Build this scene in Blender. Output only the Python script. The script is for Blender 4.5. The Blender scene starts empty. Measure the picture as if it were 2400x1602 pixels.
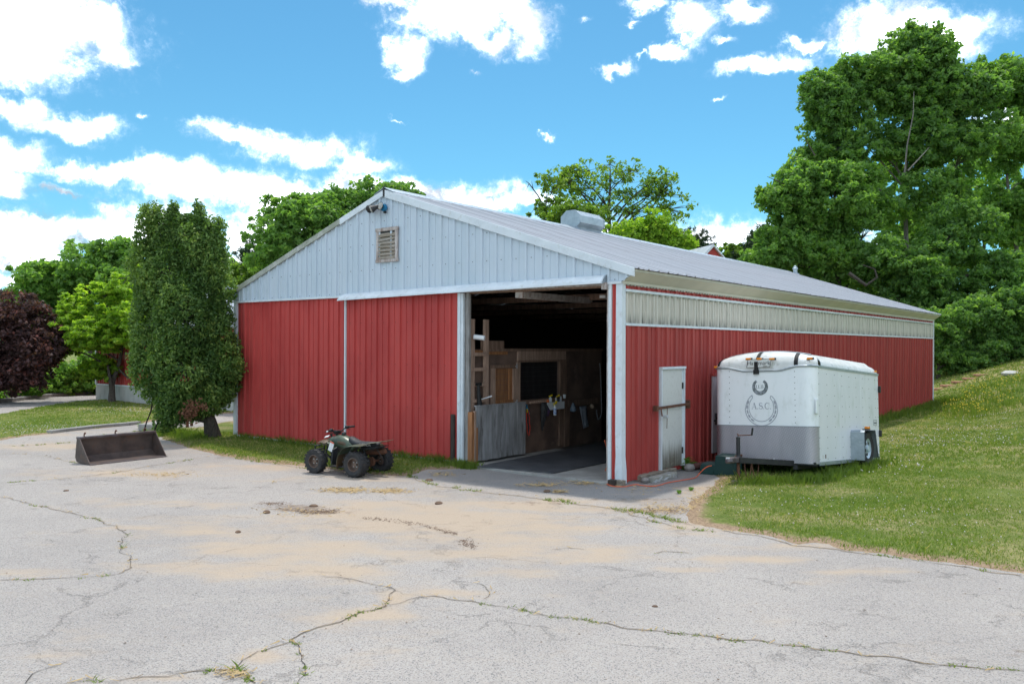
import bpy, math, random
import numpy as np
from mathutils import Vector, Matrix
random.seed(7); RNG = np.random.default_rng(11)
S = bpy.context.scene
PI = math.pi

# ------------------------------------------------------------------ camera, sky, sun, exposure
F, YH, ROLL, H = 1946.45, 810.76, 0.0043, 2.4
cam = bpy.data.objects.new('camera', bpy.data.cameras.new('camera')); S.collection.objects.link(cam)
cam.data.sensor_width = 36; cam.data.lens = F / 2400 * 36
cam.data.shift_y = (YH - 801) / 2400
cam.data.clip_start = .1; cam.data.clip_end = 3000
cam.matrix_world = Matrix.Translation((0, 0, H)) @ Matrix.Rotation(PI / 2, 4, 'X') @ Matrix.Rotation(ROLL, 4, 'Z')
S.camera = cam
SUN_EL, SUN_AZ = math.radians(69), math.radians(10)      # azimuth from +Y towards +X
sun = bpy.data.objects.new('sun', bpy.data.lights.new('sun', 'SUN')); S.collection.objects.link(sun)
sun.data.energy = 2.1; sun.data.angle = math.radians(2.4); sun.data.color = (1, .95, .87)
sd = Vector((math.sin(SUN_AZ) * math.cos(SUN_EL), math.cos(SUN_AZ) * math.cos(SUN_EL), math.sin(SUN_EL)))
sun.matrix_world = sd.to_track_quat('Z', 'Y').to_matrix().to_4x4()
S.view_settings.view_transform = 'Standard'; S.view_settings.look = 'None'
S.view_settings.gamma = 1; S.view_settings.use_curve_mapping = False
S.view_settings.exposure = 0.55

class NT:
    """tiny node helper"""
    def __init__(s, t): s.t = t
    def n(s, ty, **k):
        o = s.t.nodes.new(ty)
        for a, b in k.items(): setattr(o, a, b)
        return o
    def put(s, sock, v):
        if v is None: return
        if isinstance(v, bpy.types.NodeSocket): s.t.links.new(v, sock)
        else:
            if isinstance(v, tuple) and len(v) == 3 and sock.type == 'RGBA': v = (*v, 1)
            sock.default_value = v
    def m(s, op, a=None, b=None, c=None, clamp=False):
        o = s.n('ShaderNodeMath', operation=op); o.use_clamp = clamp
        for i, v in enumerate((a, b, c)): s.put(o.inputs[i], v)
        return o.outputs[0]
    def v(s, op, a=None, b=None):
        o = s.n('ShaderNodeVectorMath', operation=op); s.put(o.inputs[0], a)
        if b is not None: s.put(o.inputs[3 if op == 'SCALE' else 1], b)
        return o.outputs[1 if op in ('LENGTH', 'DISTANCE', 'DOT_PRODUCT') else 0]
    def noise(s, vec, scale, detail=4, rough=.55, dist=0):
        o = s.n('ShaderNodeTexNoise'); s.put(o.inputs['Vector'], vec); o.inputs['Scale'].default_value = scale
        o.inputs['Detail'].default_value = detail; o.inputs['Roughness'].default_value = rough; o.inputs['Distortion'].default_value = dist
        return o
    def vor(s, vec, scale, feature='F1', rnd=1):
        o = s.n('ShaderNodeTexVoronoi', feature=feature); s.put(o.inputs['Vector'], vec); o.inputs['Scale'].default_value = scale
        o.inputs['Randomness'].default_value = rnd
        return o
    def mix(s, f, a, b, bt='MIX'):
        o = s.n('ShaderNodeMix', data_type='RGBA', blend_type=bt); s.put(o.inputs[0], f); s.put(o.inputs[6], a); s.put(o.inputs[7], b)
        return o.outputs[2]
    def ss(s, x, lo, hi, a=0., b=1.):
        o = s.n('ShaderNodeMapRange', interpolation_type='SMOOTHSTEP'); s.put(o.inputs[0], x)
        o.inputs[1].default_value = lo; o.inputs[2].default_value = hi; o.inputs[3].default_value = a; o.inputs[4].default_value = b
        return o.outputs[0]
    def mapv(s, vec, sc):
        o = s.n('ShaderNodeMapping'); s.put(o.inputs[0], vec); o.inputs[3].default_value = sc
        return o.outputs[0]

world = bpy.data.worlds.new('World'); S.world = world; world.use_nodes = True
wt = world.node_tree; wt.nodes.clear(); N = NT(wt)
tc = N.n('ShaderNodeTexCoord').outputs['Generated']
sky = N.n('ShaderNodeTexSky', sky_type='NISHITA'); sky.sun_disc = False
sky.sun_elevation = SUN_EL; sky.sun_rotation = SUN_AZ; sky.air_density = 1.0; sky.dust_density = .3; sky.ozone_density = 2.5
sep = N.n('ShaderNodeSeparateXYZ'); N.put(sep.inputs[0], tc)
az = N.m('ARCTAN2', sep.outputs[0], sep.outputs[1]); el = N.m('ARCSINE', sep.outputs[2])
cb = N.n('ShaderNodeCombineXYZ'); N.put(cb.inputs[0], az); N.put(cb.inputs[1], el)
P0 = cb.outputs[0]
n1 = N.noise(tc, 9, 8, .62, .3); n2 = N.noise(tc, 30, 6, .65)
off = N.v('SCALE', N.v('SUBTRACT', n1.outputs['Color'], (.5, .5, .5)), .075)
off2 = N.v('SCALE', N.v('SUBTRACT', n2.outputs['Color'], (.5, .5, .5)), .03)
P = N.v('ADD', N.v('ADD', P0, off), off2)
# clouds: centre azimuth/elevation from their bearings, half sizes
CL = [(60,55,215,125),(225,60,70,60),(240,125,70,38),(30,140,110,60),(40,250,75,28),(180,292,120,30),(35,360,100,34),(20,430,70,40),(165,385,60,20),(330,283,26,14),
 (560,318,130,34),(700,352,170,46),(850,388,120,34),(300,400,230,34),(480,435,240,48),(650,475,240,60),(830,455,180,60),(150,440,60,16),
 (90,545,260,70),(360,530,210,75),(620,580,170,90),(60,612,200,50),(60,665,190,28),(560,640,150,60),
 (1070,30,190,80),(1230,60,90,58),(930,120,60,60),(935,170,48,34),(905,10,80,22),(1150,95,70,42),(1098,175,24,14),
 (1020,455,270,42),(1220,478,190,38),(1440,530,220,50),(1670,548,230,48),(1900,600,300,50),
 (1500,5,64,24),(1618,45,66,54),(1740,20,72,34),(1470,52,30,14),(1560,118,52,26),(1450,158,48,18),(1690,86,40,15),(1610,92,34,22),(1505,128,26,12),
 (1790,145,130,26),(1885,95,60,20),(2070,75,170,70),(2210,90,120,55),(1980,80,46,20),(2390,260,110,90),(1360,55,30,14),(938,297,34,6),(1282,303,20,14),(1695,228,28,10)]
dens = None
for (cx, cy, rx, ry) in CL:
    a = math.atan((cx - 1200) / F); e = math.atan((YH - cy) / F * math.cos(a))
    d = N.v('SUBTRACT', P, (a, e, 0)); d = N.v('MULTIPLY', d, (F / rx, F / ry, 0))
    L = N.m('SUBTRACT', 1.27 if rx > 42 else (1.12 if rx > 36 else .93), N.v('LENGTH', d))
    dens = L if dens is None else N.m('SMOOTH_MAX', dens, L, .12)
# cloud added out of view, thicker than in view, to lift the fill light
ng = N.noise(N.mapv(tc, (1, 1, 2.2)), 3.2, 8, .6, .2)
inview = N.m('MULTIPLY', N.m('LESS_THAN', N.m('ABSOLUTE', az), .62), N.m('LESS_THAN', el, .42))
gen = N.m('SUBTRACT', N.m('MULTIPLY', N.m('SUBTRACT', ng.outputs[0], .415), 6), N.m('MULTIPLY', inview, 3))
dens = N.m('MAXIMUM', dens, gen)
n3 = N.noise(tc, 60, 8, .7)
dd = N.m('ADD', dens, N.m('MULTIPLY', N.m('SUBTRACT', n3.outputs[0], .5), 1.15))
nm = N.noise(N.mapv(P, (1, 1.5, 1)), 16, 7, .65, .5); dd = N.m('ADD', dd, N.m('MULTIPLY', N.m('SUBTRACT', nm.outputs[0], .5), 1.3))
mask = N.m('POWER', N.ss(dd, -.15, 1.15), 3.4)
n4 = N.noise(N.mapv(P, (1, 2.4, 1)), 9, 4, .5, .4); n5 = N.noise(N.mapv(P, (1, 1.6, 1)), 22, 6, .65, .3)
lowf = N.ss(el, .12, .27, 1, .0)
gsum = N.m('ADD', n4.outputs[0], N.m('MULTIPLY', N.m('SUBTRACT', n5.outputs[0], .5), .6))
grey = N.m('MULTIPLY', N.ss(gsum, .42, .68), N.ss(dens, .05, .45))
ccol = N.mix(N.m('MULTIPLY', grey, N.m('ADD', .78, N.m('MULTIPLY', lowf, .21))), (.97, 1.0, 1.04), (.10, .115, .14))
skyc = N.mix(1, sky.outputs[0], (.46, .89, .94), 'MULTIPLY')
bgs = N.n('ShaderNodeBackground'); N.put(bgs.inputs[0], skyc); bgs.inputs[1].default_value = .106
bgc = N.n('ShaderNodeBackground'); N.put(bgc.inputs[0], ccol); bgc.inputs[1].default_value = 2.8
ms = N.n('ShaderNodeMixShader'); N.put(ms.inputs[0], N.m('MULTIPLY', mask, .97)); wt.links.new(bgs.outputs[0], ms.inputs[1]); wt.links.new(bgc.outputs[0], ms.inputs[2])
world.cycles.sampling_method = 'MANUAL'; world.cycles.sample_map_resolution = 512
wo = N.n('ShaderNodeOutputWorld'); wt.links.new(ms.outputs[0], wo.inputs[0])

# ------------------------------------------------------------------ geometry of the survey: photograph bearings to points in the place
cr_, sr_ = math.cos(ROLL), math.sin(ROLL)
def ray(px, py):
    a, b = px - 1200, py - YH
    return (cr_ * a + sr_ * b) / F, (sr_ * a - cr_ * b) / F       # x per y, z per y
def G(px, py, z=0.):
    rx, rz = ray(px, py); Y = (z - H) / rz
    return (rx * Y, Y)
def D(px, py, Y):
    rx, rz = ray(px, py); return Vector((rx * Y, Y, H + rz * Y))
YAW = .6667; cy_, sy_ = math.cos(YAW), math.sin(YAW)
CX, CY, W, L, HT = 1.908, 14.42, 11.61, 24.57, 3.52
HB, HBT, HR, HE = 2.787, 3.381, 5.778, 3.742
XR = -W * .512                       # ridge position across the barn
BM = Matrix.Translation((CX, CY, 0)) @ Matrix.Rotation(-YAW, 4, 'Z')   # barn frame: x right along gable, y back, z up
BI = BM.inverted()
def bw(x, y, z=0): return BM @ Vector((x, y, z))
def onx(px, py, x):                  # point on the barn-frame plane x = const
    rx, rz = ray(px, py); d = BI.to_3x3() @ Vector((rx, 1, rz)); o = BI @ Vector((0, 0, H))
    p = o + d * ((x - o.x) / d.x); return p.y, p.z
def ony(px, py, y=0):
    rx, rz = ray(px, py); d = BI.to_3x3() @ Vector((rx, 1, rz)); o = BI @ Vector((0, 0, H))
    p = o + d * ((y - o.y) / d.y); return p.x, p.z
def hgt(x, y):                       # lie of the land
    x = np.asarray(x, float); y = np.asarray(y, float)
    m = x - 9 - .24 * y
    h = .25 * np.logaddexp(0, 2 * m) / 2
    return 9 * np.tanh(h / 9)

# ------------------------------------------------------------------ mesh helpers
col = S.collection
class MB:
    def __init__(s): s.v = []; s.f = []
    def add(s, vs, fs):
        k = len(s.v); s.v += [tuple(v) for v in vs]; s.f += [tuple(i + k for i in f) for f in fs]; return s
    def box(s, c, d, R=None, bev=0):
        x, y, z = d[0] / 2, d[1] / 2, d[2] / 2
        vs = [Vector((a * x, b * y, e * z)) for a in (-1, 1) for b in (-1, 1) for e in (-1, 1)]
        if R is not None: vs = [R @ v for v in vs]
        c = Vector(c)
        return s.add([v + c for v in vs], [(0,1,3,2),(4,6,7,5),(0,4,5,1),(2,3,7,6),(0,2,6,4),(1,5,7,3)])
    def bb(s, a, b):                 # box by two corners
        return s.box([(a[i] + b[i]) / 2 for i in range(3)], [abs(b[i] - a[i]) for i in range(3)])
    def bar(s, p, q, w, h, up=(0, 0, 1)):
        p, q = Vector(p), Vector(q); d = q - p; y = d.normalized(); x = y.cross(Vector(up)).normalized(); z = x.cross(y)
        return s.box((p + q) / 2, (w, d.length, h), Matrix((x, y, z)).transposed())
    def tube(s, path, r, n=8, cap=True):
        path = [Vector(p) for p in path]; m = len(path)
        rs = r if isinstance(r, (list, tuple)) else [r] * m
        vs = []; fs = []; pu = None
        for i, p in enumerate(path):
            d = (path[min(i + 1, m - 1)] - path[max(i - 1, 0)]); d = d.normalized() if d.length > 1e-9 else Vector((0, 0, 1))
            u = (pu - d * pu.dot(d)) if pu is not None else d.orthogonal()
            if u.length < 1e-6: u = d.orthogonal()
            u.normalize(); w = d.cross(u); pu = u
            vs += [p + (u * math.cos(2 * PI * k / n) + w * math.sin(2 * PI * k / n)) * rs[i] for k in range(n)]
        for i in range(m - 1):
            for k in range(n): fs.append((i * n + k, i * n + (k + 1) % n, (i + 1) * n + (k + 1) % n, (i + 1) * n + k))
        if cap: fs += [tuple(range(n - 1, -1, -1)), tuple((m - 1) * n + k for k in range(n))]
        return s.add(vs, fs)
    def lathe(s, prof, n=20, M=None, cap=True):    # prof: (radius, along z)
        vs = [Vector((r * math.cos(2 * PI * k / n), r * math.sin(2 * PI * k / n), z)) for r, z in prof for k in range(n)]
        if M is not None: vs = [M @ v for v in vs]
        fs = [(i * n + k, i * n + (k + 1) % n, (i + 1) * n + (k + 1) % n, (i + 1) * n + k) for i in range(len(prof) - 1) for k in range(n)]
        if cap: fs += [tuple(range(n - 1, -1, -1)), tuple((len(prof) - 1) * n + k for k in range(n))]
        return s.add(vs, fs)
    def prism(s, poly, a, b, M=None):    # poly: (x,z) list extruded along y from a to b
        n = len(poly); vs = [Vector((x, a, z)) for x, z in poly] + [Vector((x, b, z)) for x, z in poly]
        if M is not None: vs = [M @ v for v in vs]
        return s.add(vs, [tuple(range(n)), tuple(range(2 * n - 1, n - 1, -1))] + [(i, i + n, (i + 1) % n + n, (i + 1) % n) for i in range(n)])
    def mesh(s, name):
        me = bpy.data.meshes.new(name); me.from_pydata([tuple(v) for v in s.v], [], s.f); return me
def tag(o, label=None, cat=None, group=None, kind=None):
    if label: o['label'] = label
    if cat: o['category'] = cat
    if group: o['group'] = group
    if kind: o['kind'] = kind
    return o
def link(name, me, m=None, parent=None):
    if m is not None and not me.materials: me.materials.append(m)
    o = bpy.data.objects.new(name, me); col.objects.link(o)
    if parent is not None: o.parent = parent
    return o
def obj(name, mb, m, parent=None, smooth=False, bev=0, sub=0, M=None):
    me = mb.mesh(name) if isinstance(mb, MB) else mb
    import bmesh
    bm = bmesh.new(); bm.from_mesh(me); bmesh.ops.recalc_face_normals(bm, faces=bm.faces); bm.to_mesh(me); bm.free()
    o = link(name, me, m, parent)
    if smooth:
        for p in me.polygons: p.use_smooth = True
        me.set_sharp_from_angle(angle=math.radians(38)) if hasattr(me, 'set_sharp_from_angle') else None
    if bev:
        b = o.modifiers.new('b', 'BEVEL'); b.width = bev; b.segments = 2; b.limit_method = 'ANGLE'; b.angle_limit = math.radians(40)
    if sub:
        b = o.modifiers.new('s', 'SUBSURF'); b.levels = b.render_levels = sub
    if M is not None: o.matrix_local = M
    return o
def empty(name, label, cat, M, group=None):
    o = bpy.data.objects.new(name, None); col.objects.link(o); o.empty_display_size = .2
    o.matrix_world = M; return tag(o, label, cat, group)
def npmesh(name, V, Fc, m, attrs=None, smooth=False, parent=None):
    V = np.asarray(V, np.float32); Fc = np.asarray(Fc, np.int32); me = bpy.data.meshes.new(name)
    me.vertices.add(len(V)); me.vertices.foreach_set('co', V.ravel())
    k = Fc.shape[1]; me.loops.add(Fc.size); me.loops.foreach_set('vertex_index', Fc.ravel())
    me.polygons.add(len(Fc)); me.polygons.foreach_set('loop_start', np.arange(0, Fc.size, k, dtype=np.int32))
    if smooth: me.polygons.foreach_set('use_smooth', np.ones(len(Fc), bool))
    me.update(calc_edges=True)
    for an, av in (attrs or {}).items():
        a = me.attributes.new(an, 'FLOAT', 'POINT'); a.data.foreach_set('value', np.asarray(av, np.float32))
    return link(name, me, m, parent)
def rib(a, b, period=.365, ph=0., hi=.038, lo=.014):
    """pressed-sheet profile from a to b: list of (along, out)"""
    pts = [(a, 0), (b, 0)]
    k0 = int(math.floor((a - ph) / period)) - 1
    for k in range(k0, int((b - ph) / period) + 2):
        c = ph + k * period
        for o, h in ((-.034, 0), (-.024, hi), (.024, hi), (.034, 0)): pts.append((c + o, h))
        for o, h in ((-.012, 0), (-.008, lo), (.008, lo), (.012, 0)): pts.append((c + period / 2 + o, h))
    pts = sorted(set((x, h) for x, h in pts if a <= x <= b))
    return pts
def text_mesh(txt, size, M, ext=.001):
    cu = bpy.data.curves.new('t', 'FONT'); cu.body = txt; cu.size = size; cu.align_x = 'CENTER'; cu.align_y = 'CENTER'; cu.extrude = ext
    o = bpy.data.objects.new('t', cu); col.objects.link(o); dg = bpy.context.evaluated_depsgraph_get(); dg.update()
    me = bpy.data.meshes.new_from_object(o.evaluated_get(dg)); bpy.data.objects.remove(o); me.transform(M); me.materials.clear(); return me

# ------------------------------------------------------------------ materials
MATS = {}
def newmat(name):
    m = bpy.data.materials.new(name); m.use_nodes = True; t = m.node_tree; t.nodes.clear(); n = NT(t)
    b = n.n('ShaderNodeBsdfPrincipled'); o = n.n('ShaderNodeOutputMaterial'); t.links.new(b.outputs[0], o.inputs[0]); MATS[name] = m
    return m, n, b, o
def pm(name, c1, c2=None, scale=3, stretch=(1, 1, 1), rough=.6, metal=0, bump=0, bscale=60, bdist=.004, lo=.35, hi=.65, spec=.4, c3=None, s3=20, w3=.5):
    m, n, b, o = newmat(name)
    tcn = n.n('ShaderNodeTexCoord').outputs['Object']; v = n.mapv(tcn, stretch)
    if c2 is None: c2 = tuple(x * .8 for x in c1)
    f = n.ss(n.noise(v, scale, 6, .6).outputs[0], lo, hi); c = n.mix(f, c1, c2)
    if c3: c = n.mix(n.m('MULTIPLY', n.ss(n.noise(v, s3, 4, .7).outputs[0], .52, .7), w3), c, c3)
    n.put(b.inputs['Base Color'], c); b.inputs['Metallic'].default_value = metal; b.inputs['Specular IOR Level'].default_value = spec
    n.put(b.inputs['Roughness'], n.m('ADD', rough - .06, n.m('MULTIPLY', n.noise(v, scale * 3, 3).outputs[0], .12)))
    if bump:
        bp = n.n('ShaderNodeBump'); bp.inputs['Strength'].default_value = bump; bp.inputs['Distance'].default_value = bdist
        n.put(bp.inputs['Height'], n.noise(v, bscale, 4).outputs[0]); n.put(b.inputs['Normal'], bp.outputs[0])
    return m
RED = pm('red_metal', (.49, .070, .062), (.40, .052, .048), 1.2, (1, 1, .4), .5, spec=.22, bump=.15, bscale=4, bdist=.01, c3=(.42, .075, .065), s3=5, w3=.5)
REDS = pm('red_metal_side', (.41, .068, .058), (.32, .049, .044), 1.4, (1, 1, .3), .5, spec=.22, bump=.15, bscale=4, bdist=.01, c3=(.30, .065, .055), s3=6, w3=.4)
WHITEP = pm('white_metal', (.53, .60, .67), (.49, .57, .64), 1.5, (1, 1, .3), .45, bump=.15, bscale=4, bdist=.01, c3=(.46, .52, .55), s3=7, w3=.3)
TRIM = pm('white_trim', (.68, .73, .77), (.60, .65, .69), 2, rough=.4, c3=(.42, .42, .38), s3=9, w3=.35, bump=.1, bscale=5, bdist=.01)
TRIMOLD = pm('old_trim', (.45, .46, .42), (.30, .32, .26), 4, rough=.6, c3=(.16, .17, .11), s3=14, w3=.8)
ROOF = pm('roof_metal', (.52, .52, .54), (.34, .345, .37), 1.0, (.12, 9, .12), .5, metal=.1, c3=(.29, .26, .28), s3=3, w3=.6, bump=.1, bscale=3, bdist=.01)
ROOFW = pm('pale_roof_metal', (.62, .64, .67), (.52, .54, .57), 1.0, (1, 1, 1), .4, metal=.2)
GALV = pm('galvanised', (.42, .47, .51), (.33, .38, .42), 5, rough=.42, metal=.6, c3=(.5, .54, .57), s3=12)
SOFF = pm('beige_soffit', (.60, .58, .48), (.54, .525, .44), 1.5, rough=.6)
OLDW = pm('weathered_white_wood', (.52, .48, .46), (.34, .28, .25), 9, (1, 1, .3), .85, bump=.5, bscale=40, c3=(.2, .13, .1), s3=16, w3=.9)
SLATM = pm('weathered_slat', (.36, .31, .26), (.24, .20, .15), 10, (.3, 1, 1), .9, bump=.5, bscale=50, c3=(.42, .40, .37), s3=12, w3=.9)
GREYW = pm('grey_plank', (.34, .335, .34), (.21, .205, .205), 3, (3, 3, .4), .85, bump=.5, bscale=25, c3=(.07, .055, .045), s3=2.6, w3=.8)
POSTW = pm('grey_post_wood', (.30, .29, .28), (.19, .175, .16), 5, (5, 5, .5), .85, bump=.4, bscale=25, c3=(.09, .07, .05), s3=3, w3=.7)
BRW = pm('brown_wood', (.25, .155, .11), (.16, .10, .07), 4, (5, 5, .6), .8, bump=.3, bscale=25)
BRW2 = pm('lighter_brown_wood', (.42, .28, .21), (.29, .19, .14), 4, (5, 5, .6), .8, bump=.3, bscale=25)
ORW = pm('orange_brown_wood', (.40, .18, .075), (.26, .115, .05), 5, (6, 6, .5), .7)
PLY = pm('dark_plywood', (.19, .12, .09), (.10, .065, .052), 1.6, (1, 1, 1), .8, c3=(.27, .19, .15), s3=3.5, w3=.4)
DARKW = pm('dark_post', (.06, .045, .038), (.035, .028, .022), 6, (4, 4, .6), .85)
BEAM = pm('weathered_beam', (.28, .24, .19), (.17, .14, .105), 6, (1, 4, 4), .9, bump=.6, bscale=30, c3=(.42, .42, .42), s3=5, w3=.3)
BEAMP = pm('peeling_beam', (.30, .30, .27), (.24, .23, .20), 5, (1, 3, 3), .85, bump=.5, bscale=30, c3=(.55, .58, .62), s3=3.2, w3=1)
CONC = pm('concrete', (.34, .33, .31), (.26, .25, .235), 2, rough=.85, bump=.3, bscale=40, c3=(.2, .18, .16), s3=6, w3=.5)
CONCL = pm('pale_concrete', (.50, .50, .47), (.42, .42, .39), 2, (1, 1, .4), .85, c3=(.28, .27, .23), s3=4, w3=.5)
MATF = pm('rubber_mat', (.05, .053, .06), (.085, .088, .095), 2.2, rough=.55, c3=(.11, .105, .10), s3=5, w3=.5)
DIRTF = pm('barn_floor', (.10, .085, .07), (.06, .05, .04), 2, rough=.95)
BLACK = pm('black_plastic', (.018, .018, .02), (.03, .03, .03), 8, rough=.5)
IRON = pm('dark_iron', (.05, .048, .046), (.03, .028, .028), 10, rough=.55, metal=.5)
RUST = pm('rust', (.16, .07, .04), (.09, .04, .025), 12, rough=.8, c3=(.05, .03, .025), s3=20, bump=.2)
STEELB = pm('bucket_steel', (.125, .092, .08), (.075, .057, .052), 3.5, (1, 1, 1), .55, metal=.3, c3=(.16, .085, .055), s3=5, w3=.55, bump=.2, bscale=20)
EDGE = pm('worn_edge_steel', (.16, .14, .15), (.11, .09, .09), 6, rough=.45, metal=.6, c3=(.2, .1, .06), s3=9)
CHAIN = pm('pale_metal', (.6, .62, .64), (.5, .52, .54), 8, rough=.35, metal=.5)
WPAINT = pm('trailer_white', (.86, .88, .90), (.82, .85, .87), 1.2, (1, 1, .5), .3, bump=.12, bscale=1.6, bdist=.03, c3=(.55, .58, .55), s3=5, w3=.35)
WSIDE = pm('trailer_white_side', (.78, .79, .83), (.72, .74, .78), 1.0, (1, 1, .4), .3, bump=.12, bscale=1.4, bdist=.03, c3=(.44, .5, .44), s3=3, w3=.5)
WCAP = pm('trailer_cap', (.72, .73, .72), (.62, .63, .6), 3, rough=.35, c3=(.32, .32, .27), s3=7, w3=.5)
DOORM = None
ORANGE = pm('amber_lens', (.85, .30, .02), (.8, .24, .01), 8, rough=.25)
GREENP = pm('green_plastic', (.012, .05, .045), (.009, .038, .036), 3, rough=.5)
CORD = pm('orange_cord', (.75, .13, .04), (.65, .10, .03), 8, rough=.5)
DECAL = pm('grey_decal', (.36, .375, .44), (.44, .455, .50), 9, rough=.5, c3=(.34, .36, .4), s3=22, w3=.4)
DECALD = pm('dark_decal', (.12, .14, .15), (.30, .33, .36), 14, rough=.5, lo=.45, hi=.6)
INK = pm('black_ink', (.03, .03, .035), None, rough=.5)
TAPE = pm('black_tape', (.012, .012, .013), (.02, .02, .02), 12, rough=.7)
RUBBER = pm('cable_rubber', (.012, .012, .013), None, rough=.95, spec=.1)
TYRE = pm('tyre_rubber', (.025, .025, .028), (.04, .038, .038), 9, rough=.8, c3=(.09, .075, .06), s3=14, w3=.4, bump=.2)
RIM = pm('brown_rim', (.20, .14, .11), (.12, .085, .07), 9, rough=.5, metal=.4)
RIMW = pm('pale_wheel', (.55, .66, .74), (.48, .58, .66), 6, rough=.4, metal=.2)
OLIVE = pm('olive_plastic', (.075, .10, .065), (.055, .075, .05), 6, rough=.38, spec=.5, c3=(.10, .08, .045), s3=6, w3=.5)
OLIVEL = pm('faded_olive_plastic', (.30, .31, .21), (.2, .21, .14), 5, rough=.45)
CAMO = pm('brown_plastic', (.12, .075, .04), (.08, .05, .028), 6, rough=.45)
SEATM = pm('black_seat', (.02, .022, .026), (.03, .03, .034), 6, rough=.6)
ENG = pm('engine_metal', (.20, .21, .22), (.12, .12, .13), 12, rough=.5, metal=.6, c3=(.09, .07, .05), s3=14)
STICK = pm('sticker_white', (.75, .75, .75), (.62, .63, .64), 30, rough=.4)
STICKR = pm('sticker_red', (.6, .12, .07), None, rough=.4)
YEL = pm('yellow_plastic', (.80, .62, .02), None, rough=.35)
WPL = pm('white_plastic', (.72, .74, .76), None, rough=.4)
BLUEP = pm('blue_label', (.05, .16, .50), (.6, .65, .7), 30, rough=.4)
ORL = pm('orange_label', (.65, .16, .04), None, rough=.4)
ROPEB = pm('blue_rope', (.05, .35, .6), (.02, .02, .03), 60, rough=.8, lo=.48, hi=.52)
ROPER = pm('red_rope', (.55, .06, .04), None, rough=.7)
ROPEW = pm('grey_rope', (.26, .25, .26), (.12, .12, .13), 60, rough=.85, lo=.48, hi=.52)
PURP = pm('purple_webbing', (.07, .035, .09), None, rough=.8)
TOWEL = pm('grey_towel', (.38, .38, .42), (.32, .32, .36), 12, rough=.95)
BAGM = pm('clear_bag', (.25, .29, .33), (.12, .16, .22), 14, rough=.25)
BRUSHM = pm('tan_bristle', (.48, .34, .24), None, rough=.9)
BLUEC = pm('blue_cap', (.03, .22, .42), None, rough=.35)
GLASSL = pm('lamp_lens', (.45, .43, .38), (.3, .3, .28), 14, rough=.15)
BARK = pm('bark', (.10, .085, .07), (.055, .045, .038), 5, (4, 4, .8), .95, bump=.8, bscale=16, bdist=.03)
BARKG = pm('grey_bark', (.20, .185, .165), (.11, .10, .09), 4, (3, 3, .8), .95, bump=.6, bscale=12, bdist=.03)
ROCK = pm('rock', (.3, .28, .26), (.2, .18, .17), 6, rough=.9, bump=.5)
STONEP = pm('terracotta', (.5, .27, .17), None, rough=.85)

def door_mat():
    m, n, b, o = newmat('stained_door')
    tcn = n.n('ShaderNodeTexCoord').outputs['Object']; sp = n.n('ShaderNodeSeparateXYZ'); n.put(sp.inputs[0], tcn)
    streak = n.noise(n.mapv(tcn, (9, 9, .7)), 1.6, 6, .65).outputs[0]
    low = n.ss(sp.outputs[2], 0, .95, 1, 0)
    f = n.ss(n.m('ADD', n.m('MULTIPLY', streak, .8), n.m('MULTIPLY', low, .55)), .62, .98)
    c = n.mix(f, (.60, .61, .58), (.13, .115, .085)); fine = n.noise(tcn, 20, 5).outputs[0]
    c = n.mix(n.m('MULTIPLY', n.ss(fine, .5, .7), .3), c, (.4, .4, .36))
    n.put(b.inputs['Base Color'], c); b.inputs['Roughness'].default_value = .55
    return m
DOORM = door_mat()
def band_mat():          # mildewed fibreglass light panels: streaks rise from the bottom edge
    m, n, b, o = newmat('fibreglass_panel')
    tcn = n.n('ShaderNodeTexCoord').outputs['Object']; sp = n.n('ShaderNodeSeparateXYZ'); n.put(sp.inputs[0], tcn)
    st = n.noise(n.mapv(tcn, (1, 9, .35)), 2.2, 6, .7).outputs[0]; st2 = n.noise(n.mapv(tcn, (1, 1, .3)), .5, 3, .5).outputs[0]
    low = n.ss(sp.outputs[2], HB, HB + .26, 1, 0)
    c = n.mix(n.ss(st, .35, .68), (.64, .61, .54), (.48, .46, .40))
    f = n.m('MULTIPLY', low, n.ss(n.m('ADD', st, n.m('MULTIPLY', st2, .35)), .55, .82))
    c = n.mix(f, c, (.06, .065, .05)); n.put(b.inputs['Base Color'], c); b.inputs['Roughness'].default_value = .55
    return m
BAND = band_mat()
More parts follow.
